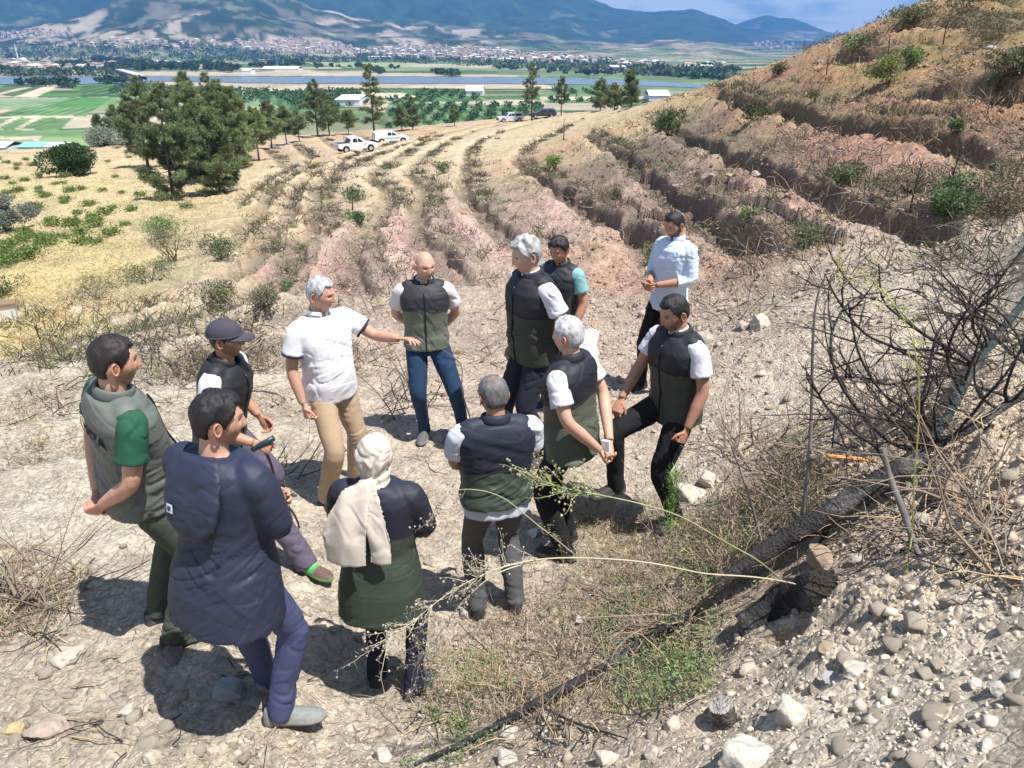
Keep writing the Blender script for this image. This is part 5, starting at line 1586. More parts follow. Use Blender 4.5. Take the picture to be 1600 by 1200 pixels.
ROCKS = [ # (u, v, radius in photo px, tone, label)
 (1165,1172,62,(.55,.52,.46),'big chalky white boulder at the bottom edge by the cut stump'), (1232,1110,34,(.56,.51,.43),'pale knobbly rock right of the cut stump'),
 (1130,1105,30,(.42,.35,.27),'brown earthy clod just behind the big chalky boulder'), (1170,1040,16,(.50,.44,.35),'rounded tan stone behind the cut stump'),
 (1282,868,24,(.36,.27,.19),'tall reddish clod leaning under the charred log'), (1300,1058,17,(.42,.41,.38),'blue-grey slab by the hollow under the burnt root'),
 (1335,1040,24,(.50,.46,.38),'pale rock beside the blue-grey slab'), (1295,1000,20,(.36,.28,.20),'brown clod above the blue-grey slab'),
 (1380,905,16,(.44,.38,.30),'tan stone on the mound left of the tall green stem'), (1525,1065,14,(.55,.52,.46),'pale flat stone at the right edge of the mound'),
 (1560,1075,18,(.44,.42,.37),'grey stone lying at the far right of the mound'), (1585,1050,15,(.42,.41,.37),'greenish grey stone cut by the right edge'),
 (1540,1160,13,(.54,.52,.47),'small white stone at the lower right'), (1385,1095,12,(.55,.50,.42),'small pale stone in the middle of the mound'),
 (1510,820,20,(.50,.45,.37),'sharp pale rock below the fallen branches'), (1440,812,16,(.47,.42,.34),'wedge-shaped rock under the charred trunk end'),
 (1490,755,34,(.34,.25,.18),'large brown clod right of the charred trunk end'), (1530,790,22,(.33,.25,.18),'dark clod below the large brown clod'),
 (1340,870,15,(.46,.40,.33),'stone resting beside the hanging stick'), (1480,700,20,(.40,.31,.23),'brown clod among the burnt branches'),
 (1105,745,20,(.53,.48,.40),'rounded pale rock right of the man with raised knee'), (1075,768,26,(.55,.50,.42),'broad pale rock beside the dark-trousered leg'),
 (1190,503,22,(.52,.47,.40),'pale block on the track right of the light blue shirt'), (1165,508,14,(.50,.45,.38),'small block against the pale block on the track'),
 (1190,580,11,(.52,.47,.40),'flat stone in the pale soil right of the group'), (1100,520,18,(.50,.44,.37),'stone behind the shoulder of the bearded man in the vest'),
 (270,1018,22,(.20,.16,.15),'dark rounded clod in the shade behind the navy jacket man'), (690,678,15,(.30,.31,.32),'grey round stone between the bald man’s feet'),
 (25,1135,17,(.50,.40,.22),'yellowish stone at the lower left corner'), (80,1125,32,(.42,.34,.27),'broad flat clod beside the yellowish stone'),
 (110,1020,28,(.52,.47,.39),'flat pale slab at the left below the twigs'), (200,1108,16,(.50,.45,.38),'thin pale slab near the bottom left'),
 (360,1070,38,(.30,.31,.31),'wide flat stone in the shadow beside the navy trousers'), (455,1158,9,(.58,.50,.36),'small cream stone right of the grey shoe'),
 (235,1180,16,(.52,.46,.38),'oval pale stone at the bottom edge left of centre'), (600,1175,20,(.54,.50,.43),'white stone at the bottom below the headscarf woman'),
 (795,1140,18,(.57,.52,.44),'white stone above the bottom edge left of the charred branch'), (790,1180,22,(.55,.51,.44),'pale block at the bottom edge beside the charred branch'),
 (945,1180,24,(.55,.50,.42),'squarish pale rock at the bottom edge in the middle'), (1050,1130,17,(.52,.45,.36),'tan rock in the dead weeds by the stump'),
 (1020,1175,14,(.50,.44,.36),'tan stone at the bottom edge near the stump'), (860,1118,14,(.50,.47,.42),'grey-white stone under the charred branch'),
 (905,965,13,(.52,.48,.41),'pale stone in the dry grass behind the seed stems'), (728,955,15,(.50,.46,.40),'pale rock at the feet of the man with grey trousers'),
 (835,830,12,(.66,.66,.64),'white pebble lying between the black trousers'), (120,485,14,(.48,.42,.34),'long pale rock at the edge of the straw field'),
 (690,560,9,(.36,.26,.20),'small brown stone left of the bald man’s jeans'), (1500,455,9,(.40,.34,.28),'stone on the upper track at the right'),
 (1545,72,10,(.44,.43,.41),'grey flat stone high on the right slope'), (1180,272,9,(.42,.34,.28),'reddish stone above the second trench'),
 (1110,275,14,(.38,.29,.24),'flat reddish slab in a heap on the burnt slope'), (1085,268,10,(.40,.31,.26),'square reddish slab in the heap on the burnt slope'),
 (1060,285,12,(.36,.27,.22),'lowest reddish slab of the heap on the burnt slope'), (1140,272,9,(.42,.34,.28),'rightmost small slab of the heap on the burnt slope'),
 (760,215,5,(.62,.57,.47),'white stone on the far terraces'), (620,300,6,(.50,.45,.38),'stone in the middle of the far terraces'),
]
def build_rocks():
    rng = np.random.default_rng(21)
    for k, (u, v, rp, tone, lab) in enumerate(ROCKS):
        p = hit(u, v + rp*.4)
        d = p[1]*CP - (p[2]-CZ)*SP
        r = rp*d/F_PX
        V, Fi = stone_geo(rng, 4 if rp > 12 else 3)
        V = V @ rotm(rng.uniform(-15, 15), rng.uniform(-15, 15), rng.uniform(0, 360)).T * r
        if rp > 20: V = V + (V/np.linalg.norm(V, axis=1)[:, None])*(r*.05*fbm(V[:,0]*6/r*.6, V[:,1]*6/r*.6, V[:,2]*6/r*.6, 3))[:, None]
        if 'flat' in lab or 'slab' in lab: V = V*np.array([1, 1, .5])
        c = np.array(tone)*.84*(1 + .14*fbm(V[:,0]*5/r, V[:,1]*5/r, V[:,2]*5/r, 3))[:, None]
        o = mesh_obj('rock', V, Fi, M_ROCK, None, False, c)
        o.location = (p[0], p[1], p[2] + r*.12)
        tag(o, lab, 'rock')
    # a scatter of nameless fist-sized stones, all alike
    protos = []
    for k in range(8):
        V, Fi = stone_geo(rng, 2); V = V*rng.uniform(.78, 1.18, (len(V), 1))
        me_o = mesh_obj('stone', V, Fi, M_ROCK, None, False, np.array([.46,.40,.32])*(.8+.3*rng.random())*np.ones((len(V), 3)))
        protos.append(me_o.data); bpy.data.objects.remove(me_o)
    n = 0
    while n < 210:
        u, v = rng.uniform(0, 1600), 470 + 730*rng.random()**.8
        if not (v > 600 or rng.random() < .4): continue
        if not (u > 1050 or rng.random() < .45): continue
        p = hit(u, v)
        o = bpy.data.objects.new('stone', protos[n % 8]); COL.objects.link(o)
        r = float(np.exp(rng.normal(math.log(.030), .35)))*(1 + .12*max(p[1]-4, 0))
        o.scale = (r, r, r*.9); o.rotation_euler = (rng.uniform(-.4,.4), rng.uniform(-.4,.4), rng.uniform(0, 6.28)); o.location = (p[0], p[1], p[2]+r*.1)
        tag(o, 'small angular pale stone lying loose on the dry soil', 'stone', 'loose pale stones strewn over the soil')
        n += 1

# ---- pines
def pine_proto(hgt, wid, rng, bare=.15, dense=1.0, tone=0.0):
    """(trunk FastMesh, crown FastMesh) for a young pine with whorled, ragged boughs"""
    tr, cr = FastMesh(), FastMesh()
    lean = rng.normal(size=2)*.02*hgt
    tz = np.linspace(0, 1, 9); P = np.stack([lean[0]*tz**2 + .03*np.sin(tz*5), lean[1]*tz**2, hgt*tz*.97], 1)
    tr.addtube(P, np.linspace(.022*hgt**.9, .012, 9), (.10,.075,.055), 8)
    tp, td, tc = [], [], []
    z = bare*hgt
    while z < hgt*.97:
        t = z/hgt
        reach = wid*.5*((1-t)**.75)*(.55+.55*sstep(bare-.05, bare+.22, t))
        for a in rng.uniform(0, 2*math.pi, rng.integers(3, 6)):
            L = reach*rng.uniform(.55, 1.18) + .12
            d = np.array([math.cos(a), math.sin(a), rng.uniform(-.05, .45)])
            b0 = np.array([np.interp(z, P[:,2], P[:,0]), np.interp(z, P[:,2], P[:,1]), z])
            k = 6; pts = [b0]
            for i in range(k-1):
                d = unit(d + rng.normal(size=3)*.16 + np.array([0,0,.05])); pts.append(pts[-1] + d*L/(k-1))
            pts = np.array(pts)
            tr.addtube(pts, np.linspace(.012+.008*L, .005, k), (.12,.09,.07), 4)
            m = max(4, int(L*13*dense))
            tt = rng.uniform(.30, 1.0, m)**.8
            q = np.stack([np.interp(tt*(k-1), np.arange(k), pts[:, j]) for j in range(3)], 1) + rng.normal(size=(m, 3))*np.array([.16,.16,.10])*(.4+L*.35)
            shade = rng.uniform(.55, 1.45)
            tp.append(q); td.append(np.tile(d, (m, 1))); tc.append(np.full(m, shade))
        z += hgt*rng.uniform(.030, .055)
    tp, td, tc = np.vstack(tp), np.vstack(td), np.concatenate(tc)
    nb = 27; n = len(tp)*nb
    P_ = np.repeat(tp, nb, 0) + rng.normal(size=(n, 3))*.05
    D_ = np.repeat(td, nb, 0)*.35 + rng.normal(size=(n, 3))*.75 + np.array([0, 0, .38])
    base = np.array([.165,.215,.10])*(1-tone) + tone*np.array([.23,.30,.105])
    C_ = base*np.repeat(tc, nb)[:, None]*rng.uniform(.75, 1.25, (n, 1))
    br = rng.random(n) < .06
    C_ = np.where(br[:, None], np.array([.16,.11,.06]), C_)
    v, f, c = leaf_cloud(P_, D_, rng.uniform(.13, .30, n), rng.uniform(.028, .048, n), C_)
    cr.add(v, f, c)
    return tr, cr
PINES = [ # (u base, v base, v top, width px, tone, bare, label)
 (272,311,150,95,0,.06,'largest dark pine at the front left edge of the grove'), (312,285,142,82,.2,.05,'broad mid-green pine filling the heart of the grove'), (372,262,150,66,.35,.1,'full green pine at the right shoulder of the grove'),
 (338,238,127,60,.1,.1,'tall dark-topped pine at the back of the grove'), (344,302,185,80,.1,.04,'pine beside the largest one, its foot on the track edge'),
 (305,262,128,85,.15,.1,'tallest pine behind the front of the grove, thin upright top'), (352,250,135,78,.45,.14,'yellowish green pine in the middle of the grove'),
 (232,262,132,70,0,.1,'brownish-tipped pine at the left side of the grove'), (383,250,158,62,.5,.25,'bright green pine with bare lower trunk, right of the grove middle'),
 (405,252,176,60,.6,.3,'low bright pine leaning over the terraces'), (425,232,165,48,.2,.25,'dark slim pine near the right end of the grove'),
 (448,225,172,42,.3,.3,'thin-crowned pine with pale twigs behind the terraces'), (468,222,178,38,.1,.3,'small dark pine in a row behind the terraces'),
 (497,214,134,42,0,.2,'slender dark pine left of the parked pickup'), (515,212,150,44,.05,.2,'dark pine behind the slender one by the pickups'),
 (545,210,176,40,.4,.3,'short green pine behind the first pickup'), (586,222,113,46,.25,.25,'lone tall pine standing behind the second white pickup'),
 (628,205,168,26,.2,.2,'young pine right of the second white pickup'), (645,203,158,24,.0,.1,'narrow dark young pine behind the terraces'),
 (710,197,165,20,.1,.3,'small thin pine halfway to the far cars'), (831,188,108,34,.25,.28,'tall pine by the far silver car'),
 (877,180,124,26,.1,.3,'slim pine right of the far dark car'), (938,172,126,38,.15,.1,'broad pine on the saddle left of the spiky one'),
 (960,172,134,34,.2,.1,'middle pine on the saddle'), (986,168,113,28,-.1,.1,'spiky dark pine on the saddle'),
 (185,224,168,36,.0,.0,'rounded dark pine at the left behind the grey olive'), (207,224,164,40,.0,.0,'rounded dark pine behind the fig bush slope'),
 (160,222,178,26,.05,.0,'leftmost low pine of the far clump'),
]
def build_pines():
    rng = np.random.default_rng(8)
    cache = {}
    for u, v, vt, wp, tone, bare, lab in PINES:
        p = hit(u, v, 172)
        Y = p[1]
        d = Y*CP - (p[2]-CZ)*SP
        hgt = (v-vt)*d/F_PX*1.06; wid = wp*d/F_PX*1.3
        root = empty('pine_tree', (p[0], p[1], p[2]-.05), rng.uniform(0, 6))
        tag(root, lab, 'tree', 'pines along the lower edge of the terraces')
        tr, cr = pine_proto(hgt, wid, rng, bare, 1.15 if wp > 60 else .9, tone)
        tr.build('trunk', M_BARK, root); cr.build('crown', M_NEEDLE, root)

# ---- broadleaf bushes
def bush(name, label, u, v, vt, wp, colr, leaf=.06, n=1800, squash=1.0, stems=10, dead=0.0, group=None, cat='bush', ycap=170, aspect=.55, burnt=0):
    rng = np.random.default_rng(int(u*7+v*3))
    p = hit(u, v, ycap); d = p[1]*CP - (p[2]-CZ)*SP
    hgt = (v-vt)*d/F_PX*1.0; wid = wp*d/F_PX
    root = empty(name, (p[0], p[1], p[2]-.02))
    tag(root, label, cat, group)
    # lobes of unequal size make an uneven outline
    nl = 11
    lob = np.stack([rng.normal(size=nl)*.24*wid, rng.normal(size=nl)*.24*wid, rng.uniform(.30, .78, nl)*hgt], 1)
    lr = rng.uniform(.16, .30, nl)*max(wid, hgt*.8)
    k = rng.integers(0, nl, n)
    q = rng.normal(size=(n, 3)); q /= np.linalg.norm(q, axis=1)[:, None]
    P = lob[k] + q*(lr[k]*rng.uniform(.35, 1.08, n)**.5)[:, None]*np.array([1, 1, .8*squash])
    P[:, 2] = np.abs(P[:, 2]); P[:, 2] = np.minimum(P[:, 2], hgt*rng.uniform(.85, 1.03, n))
    shade = (.75 + .5*rng.random(nl))[k]
    colr = np.array(colr)*.80 + np.mean(colr)*.20
    C = colr*shade[:, None]*rng.uniform(.7, 1.3, (n, 1))
    if dead: C = np.where((rng.random(n) < dead)[:, None], np.array([.22,.17,.10])*rng.uniform(.7, 1.2, (n, 1)), C)
    fm = FastMesh(); v_, f_, c_ = leaf_cloud(P, q + rng.normal(size=(n, 3))*.7 + np.array([0,0,.2]), rng.uniform(.7, 1.3, n)*leaf, rng.uniform(.7, 1.2, n)*leaf*aspect, C)
    fm.add(v_, f_, c_); fm.build('foliage', M_LEAF, root)
    ns = stems; sm = FastMesh()
    D = np.stack([rng.normal(size=ns)*.5*wid, rng.normal(size=ns)*.5*wid, np.full(ns, hgt)], 1)
    v_, f_, c_, _ = twig_cloud(np.zeros((ns, 3)) + rng.normal(size=(ns, 3))*np.array([.05,.05,0])*wid, D, rng.uniform(.6, 1.05+.3*burnt, ns)*hgt, .012*max(hgt, .5)**.5, np.tile(np.array([.10,.08,.06]) if not burnt else np.array([.03,.025,.024]), (ns, 1)), 6, .14, 0, 4)
    sm.add(v_, f_, c_); sm.build('stem', M_TWIG, root)
    return root
FRESH, OLV, DKG, YLG, GRG = (.10,.19,.045), (.22,.26,.20), (.05,.115,.03), (.24,.28,.07), (.16,.20,.10)
BUSHES = [
 ('fig_bush','round dense dark green bush on the straw slope',118,274,226,72,DKG,.26,9000,0,'fig bush'),
 ('olive_tree','grey-green olive at the left edge of the vineyard',12,360,302,56,OLV,.13,7000,0,'olive tree'),
 ('olive_tree','pale grey olive in front of the far dark pines',165,228,200,64,(.27,.32,.25),.26,6000,0,'olive tree'),
 ('shrub','low dark leafy shrub cut by the left edge below the vines',6,466,432,52,DKG,.05,1500,0,'shrub'),
 ('shrub','fresh green leafy shrub at the upper part of the thicket',252,372,332,60,(.13,.27,.05),.07,1800,.05,'shrub'),
 ('shrub','grey-green shrub with dead sticks in the middle of the thicket',275,408,345,74,(.14,.18,.10),.05,2600,.35,'shrub'),
 ('shrub','dark green shrub at the right end of the thicket',345,405,362,62,(.09,.17,.05),.06,1800,.15,'shrub'),
 ('shrub','green weedy shrub at the foot of the thicket',235,440,398,70,(.13,.21,.07),.05,2000,.3,'shrub'),
 ('shrub','small shrub with dry sticks beside the straw field',150,468,430,60,(.17,.19,.11),.035,1500,.45,'shrub'),
 ('shrub','greenish grass-like shrub behind the man in the cap',345,480,430,64,(.20,.24,.11),.05,1500,.35,'shrub'),
 ('shrub','low green shrub right behind the pointing man’s head',418,486,452,60,(.16,.20,.09),.04,1200,.35,'shrub'),
 ('shrub','small bright green shrub in the trench above the grey head',450,452,430,40,(.09,.22,.05),.04,900,.05,'shrub'),
 ('shrub','round green shrub in the second trench from the pickups',560,314,288,38,(.11,.19,.06),.10,1200,.15,'shrub'),
 ('shrub','green shrub under the yellow grass in the middle terraces',562,352,332,28,(.08,.19,.05),.08,900,.1,'shrub'),
 ('shrub','small green shrub high in the far trench',695,270,250,28,(.12,.18,.06),.12,800,.2,'shrub'),
 ('shrub','bright yellow-green shrub on the reddish slope',868,268,235,24,(.22,.33,.05),.09,1300,.0,'shrub'),
 ('shrub','dark green bushy shrub on the skyline side of the burnt slope',1045,212,170,38,(.09,.17,.04),.12,2200,.1,'shrub'),
 ('shrub','small dark shrub high on the brown slope',1175,188,160,34,(.07,.12,.035),.10,1200,.2,'shrub'),
 ('shrub','bright olive-green shrub shading the slope, left of the two on the hill',1388,130,86,54,(.25,.30,.08),.09,2800,.05,'shrub'),
 ('shrub','green shrub right beside the bright olive-green one',1420,104,74,34,(.18,.28,.08),.08,1600,.05,'shrub'),
 ('shrub','long green shrub on the skyline ledge',1335,84,60,56,(.17,.25,.08),.10,1800,.15,'shrub'),
 ('shrub','darker shrub on the topmost skyline ledge',1425,42,18,58,(.13,.19,.06),.09,1800,.3,'shrub'),
 ('shrub','burnt bush with some green at the top right corner',1500,22,-12,90,(.10,.13,.05),.09,1800,.4,'shrub'),
 ('shrub','grey scrub on the hill near the right edge',1560,60,22,110,(.13,.17,.08),.07,2600,.4,'shrub'),
 ('shrub','dark scrub above the long shaded trench at the right edge',1585,118,78,70,(.08,.12,.05),.07,2200,.3,'shrub'),
 ('shrub','light green tuft above the long shaded trench',1560,138,100,34,(.17,.24,.10),.06,1200,.15,'shrub'),
 ('shrub','big leafy green shrub caught in burnt branches on the right slope',1482,336,272,70,(.10,.18,.055),.05,3200,.08,'shrub'),
 ('shrub','grey-brown dead scrub left of the big leafy shrub',1420,300,255,90,(.12,.12,.08),.035,2200,.6,'shrub'),
 ('shrub','dark scrub right of the big leafy shrub',1555,335,280,90,(.10,.12,.06),.035,2400,.5,'shrub'),
 ('shrub','small green shrub in the trench above the light blue shirt',960,312,288,32,(.14,.18,.08),.05,1000,.3,'shrub'),
 ('shrub','leafy patch beside the bearded man in light blue',1020,415,372,34,(.17,.24,.07),.035,1200,.2,'shrub'),
 ('shrub','green shrub in the lower trench right of the light blue shirt',1255,385,345,60,(.15,.21,.08),.035,1900,.3,'shrub'),
 ('shrub','small green plant on the ridge right of the light blue shirt',1170,345,322,26,(.17,.27,.07),.04,900,.1,'shrub'),
 ('shrub','flowering yellow-green plant beside the silver-haired men',1272,160,142,20,(.22,.22,.07),.07,700,.2,'shrub'),
 ('shrub','greyish shrub in the deep trench at mid right',1325,290,255,40,(.12,.18,.08),.05,1600,.3,'shrub'),
 ('shrub','low dark shrub on the crest at the far skyline',1215,118,100,26,(.12,.15,.06),.10,900,.3,'shrub'),
 ('shrub','small green shrub near the top right bank',1495,206,190,22,(.09,.19,.04),.05,800,.05,'shrub'),
]
def build_bushes():
    for nm, lab, u, v, vt, wp, c, leaf, n, dead, cat in BUSHES:
        bush(nm, lab, u, v, vt, wp, c, leaf, n, 1.0, 14, dead, None, cat, burnt=1 if 'burnt' in lab or 'dead' in lab else 0)
VINES = [(22,382),(75,382),(127,367),(146,356),(172,367),(195,352),(79,345),(124,337),(139,322),(176,326),(221,307),(292,326),(191,304),(127,296),(75,307),(56,330),(180,277),(169,255),(202,247),(184,232),(229,251),(210,232),
         (26,266),(56,259),(11,304),(86,289),(45,364),(10,256),(40,250),(70,246),(95,270),(110,300),(30,300),(60,296),(100,318),(8,395),(50,395),(95,372),(60,372),(36,378),(110,352),(150,344),(166,336),(205,330),(5,340),(24,345),(90,256),(60,275),(8,280),(40,284),(160,300),(215,268),(150,380),(128,384),(30,408),(5,412)]
def build_vines():
    rng = np.random.default_rng(4); protos = []
    for k in range(4):
        n = 420
        P = np.stack([rng.normal(size=n)*.42, rng.normal(size=n)*.34, np.abs(rng.normal(size=n))*.26+.08], 1)
        for b in range(5):
            m = rng.integers(0, n, 40); a = rng.uniform(0, 6.28); P[m] = np.array([math.cos(a)*.5, math.sin(a)*.5, .35]) + rng.normal(size=(40, 3))*.14
        C = np.array([.14,.205,.06])*rng.uniform(.6, 1.3, (n, 1))
        fm = FastMesh(); v, f, c = leaf_cloud(P, rng.normal(size=(n, 3))+np.array([0,0,.5]), rng.uniform(.10, .17, n), rng.uniform(.09, .15, n), C); fm.add(v, f, c)
        o = fm.build('foliage', M_LEAF); fd = o.data; bpy.data.objects.remove(o)
        sm = FastMesh(); D = rng.normal(size=(5, 3))*np.array([.6,.6,.1]) + np.array([0,0,.9])
        v, f, c, _ = twig_cloud(np.zeros((5, 3)), D, .6, .02, np.tile(np.array([.13,.10,.07]), (5, 1)), 5, .2, 0, 4); sm.add(v, f, c)
        o = sm.build('stem', M_TWIG); sd_ = o.data; bpy.data.objects.remove(o)
        protos.append((fd, sd_))
    k = 0
    for (u, v) in VINES:
        for rep_ in range(2 if u < 120 else 1):
            p = hit(u + rng.normal()*8*(rep_ > 0), v + rng.normal()*5*(rep_ > 0), 110)
            r = bpy.data.objects.new('grape_vine', None); COL.objects.link(r); r.location = tuple(p); s = rng.uniform(.40, .75)
            r.scale = (s, s, s); r.rotation_euler = (0, 0, rng.uniform(0, 6.28)); r.empty_display_size = .2
            fd, sd_ = protos[k % 4]; k += 1
            for nm, dt in (('foliage', fd), ('stem', sd_)):
                c = bpy.data.objects.new(nm, dt); COL.objects.link(c); c.parent = r
            tag(r, 'low green vine growing in the straw-coloured field', 'vine', 'vines planted over the straw-coloured slope')

# ---- stuff nobody could count: scrub and dead grass along the trenches, straw, litter, twigs
def build_scrub():
    rng = np.random.default_rng(31)
    lf, tw = FastMesh(), FastMesh()
    PP, KD = [], []
    for ti, (pts, dep) in enumerate(TR):
        seg = np.linalg.norm(np.diff(pts, axis=0), axis=1); cum = np.concatenate([[0], np.cumsum(seg)])
        n = int(cum[-1]*(3.4 if 7 < ti < 14 else 5.0)*min(1.4, 6/ (8+np.median(pts[:, 1])*.20)))
        s = rng.uniform(0, cum[-1], n)
        x = np.interp(s, cum, pts[:, 0]); y = np.interp(s, cum, pts[:, 1])
        tx, ty = np.interp(s+.3, cum, pts[:, 0])-x, np.interp(s+.3, cum, pts[:, 1])-y
        L = np.hypot(tx, ty)+1e-6; nx, ny = -ty/L, tx/L
        off = rng.normal(.80, .27, n); clump = fbm(x*.45, y*.45, 6., 3)
        m = (clump + rng.normal(size=n)*.35 > -.05) & (L > .05)
        PP.append(np.stack([x+nx*off, y+ny*off], 1)[m])
    n2 = 900                                               # scattered litter over the burnt slope and the lower left
    for (u0, u1, v0, v1, q) in ((900,1600,130,440,170),(0,420,470,600,130),(380,620,250,450,60),(980,1600,20,300,150),(600,1100,200,440,40)):
        for _ in range(q):
            h = tps_hit(rng.uniform(u0, u1), rng.uniform(v0, v1)); PP.append(np.array([h]))
    P = np.vstack(PP); r = np.hypot(P[:, 0], P[:, 1]); P = P[(r < 130) & (r > 6.5)]; r = np.hypot(P[:, 0], P[:, 1])
    z = H(P[:, 0], P[:, 1]); n = len(P)
    tone = fbm(P[:, 0]*.3, P[:, 1]*.3, 3., 3) + rng.normal(size=n)*.3
    size = (.17 + .14*rng.random(n))*(1 + .35*sstep(25, 70, r))
    nb = 22
    B = np.repeat(np.column_stack([P, z]), nb, 0) + rng.normal(size=(n*nb, 3))*np.repeat(size, nb)[:, None]*np.array([.75,.75,.12])
    D = rng.normal(size=(n*nb, 3))*np.array([.7,.7,.35]) + np.array([0, 0, .75])
    t3 = np.repeat(tone, nb)
    straw, grn, gry = np.array([.34,.27,.15]), np.array([.12,.155,.055]), np.array([.15,.12,.09])
    C = np.where((t3 > .45)[:, None], straw, np.where((t3 > -.15)[:, None], gry, grn))*rng.uniform(.6, 1.25, (n*nb, 1))
    pick = rng.random(n*nb) < .25; C = np.where(pick[:, None], gry*rng.uniform(.5, 1.2, (n*nb, 1)), C)
    v, f, c = leaf_cloud(B, D, np.repeat(size, nb)*rng.uniform(.5, 1.5, n*nb), .007 + .0007*np.repeat(r, nb), C, bend=.06); lf.add(v, f, c)
    tag(lf.build('dry_scrub', M_DRY), kind='stuff')
    nt = 7
    B = np.repeat(np.column_stack([P, z+.03]), nt, 0) + rng.normal(size=(n*nt, 3))*np.repeat(size, nt)[:, None]*np.array([1,1,.1])
    D = rng.normal(size=(n*nt, 3))*np.array([1,1,.35]) + np.array([0,0,.25])
    dark = rng.random((n*nt, 1)); C = np.where(dark < .65, np.array([.06,.05,.045]), np.array([.30,.25,.20]))*rng.uniform(.6, 1.3, (n*nt, 1))
    v, f, c, _ = twig_cloud(B, D, np.repeat(size, nt)*rng.uniform(1.0, 2.6, n*nt), .004 + .00035*np.repeat(r, nt), C, 5, .28, .03, 3, rng); tw.add(v, f, c)
    tag(tw.build('dead_twigs', M_TWIG), kind='stuff')

def scatter_patch(rng, polys):
    """random ground points inside photo outlines: list of (outline, count)"""
    out = []
    for poly, cnt in polys:
        us = [p[0] for p in poly]; vs = [p[1] for p in poly]; k = 0
        while k < cnt:
            u, v = rng.uniform(min(us), max(us)), rng.uniform(min(vs), max(vs))
            if in_poly(np.array([u]), np.array([v]), poly)[0]:
                out.append(tps_hit(u, v)); k += 1
    P = np.array(out); return np.column_stack([P, H(P[:, 0], P[:, 1])])
def build_near_litter():
    rng = np.random.default_rng(12)
    # straw-coloured dead weeds and low leafy cover in front of the group
    P = scatter_patch(rng, [([(610,1060),(760,960),(900,900),(1100,880),(1140,960),(1120,1080),(960,1140),(700,1130)], 400), ([(870,780),(1200,830),(1180,900),(900,900)], 200),
                            ([(1080,840),(1230,690),(1330,760),(1250,860),(1120,930)], 260), ([(0,860),(140,900),(60,1000),(0,1000)], 80), ([(0,620),(200,600),(190,700),(0,760)], 60),
                            ([(400,560),(620,470),(700,520),(560,600)], 45), ([(1290,640),(1600,560),(1600,760),(1450,780)], 60)])
    n = len(P); r = np.hypot(P[:, 0], P[:, 1]); fm = FastMesh(); nb = 26
    size = rng.uniform(.03, .085, n)*(1+.05*r); 
    B = np.repeat(P, nb, 0) + rng.normal(size=(n*nb, 3))*np.repeat(size, nb)[:, None]*np.array([.9,.9,.05])
    D = rng.normal(size=(n*nb, 3))*np.array([.8,.8,.4]) + np.array([0,0,.6])
    tone = np.repeat(rng.random(n), nb)[:, None]
    C = np.where(tone < .6, np.array([.44,.34,.23]), np.where(tone < .9, np.array([.30,.23,.17]), np.array([.22,.25,.11])))*rng.uniform(.6, 1.25, (n*nb, 1))
    v, f, c = leaf_cloud(B, D, np.repeat(size, nb)*rng.uniform(.5, 1.6, n*nb), .0028 + .0006*np.repeat(r, nb), C, bend=.08); fm.add(v, f, c)
    tag(fm.build('dead_weeds', M_DRY), kind='stuff')
    # fallen twigs
    P = scatter_patch(rng, [([(0,850),(150,880),(100,1010),(0,1010)], 90), ([(0,640),(240,590),(260,640),(0,720)], 80), ([(620,1160),(760,980),(1100,900),(1120,1100),(900,1190)], 300),
                            ([(1080,900),(1220,690),(1340,740),(1560,700),(1600,960),(1440,900),(1280,860)], 620), ([(1090,430),(1560,380),(1420,520),(1110,600)], 120), ([(560,520),(780,470),(780,620),(600,620)], 50),
                            ([(200,480),(500,430),(500,500),(200,560)], 120), ([(0,1020),(500,1020),(500,1190),(0,1190)], 22), ([(1280,480),(1560,500),(1560,680),(1280,700)], 90)])
    n = len(P); tw = FastMesh()
    D = rng.normal(size=(n, 3))*np.array([1,1,.18]) + np.array([.2,0,.1])
    k = rng.random((n, 1)); C = np.where(k < .38, np.array([.045,.038,.035]), np.where(k < .8, np.array([.30,.25,.19]), np.array([.42,.30,.17])))*rng.uniform(.7, 1.25, (n, 1))
    r = np.hypot(P[:, 0], P[:, 1])
    v, f, c, _ = twig_cloud(P + np.array([0,0,.015]), D, rng.uniform(.10, .42, n)*(1+.04*r), .0026 + .0005*r, C, 7, .22, .02, 4, rng); tw.add(v, f, c)
    tag(tw.build('fallen_twigs', M_TWIG), kind='stuff')
    # green leaf rosettes
    P = scatter_patch(rng, [([(900,950),(1120,900),(1110,1090),(980,1110)], 170), ([(1040,820),(1200,800),(1190,920),(1060,900)], 110), ([(1190,680),(1290,660),(1290,780),(1200,780)], 40),
                            ([(640,1090),(760,1000),(820,1080),(700,1150)], 30), ([(950,1130),(1010,1000),(1090,990),(1080,1110)], 40), ([(610,1170),(740,1120),(800,1180),(640,1199)], 16), ([(1500,470),(1600,440),(1600,560),(1500,560)], 26)])
    n = len(P); fm = FastMesh(); nb = 34
    size = rng.uniform(.035, .085, n)
    B = np.repeat(P, nb, 0) + rng.normal(size=(n*nb, 3))*np.repeat(size, nb)[:, None]*np.array([.55,.55,.5]) + np.array([0,0,.02])
    D = rng.normal(size=(n*nb, 3))*np.array([1,1,.5]) + np.array([0,0,.3])
    tone = np.repeat(rng.random(n), nb)[:, None]
    C = np.where(tone < .4, np.array([.17,.27,.10]), np.where(tone < .75, np.array([.26,.29,.13]), np.array([.12,.22,.10])))*rng.uniform(.6, 1.3, (n*nb, 1))
    v, f, c = leaf_cloud(B, D, rng.uniform(.010, .030, n*nb), rng.uniform(.006, .012, n*nb), C, bend=.1); fm.add(v, f, c)
    tag(fm.build('weed_leaves', M_LEAF), kind='stuff')
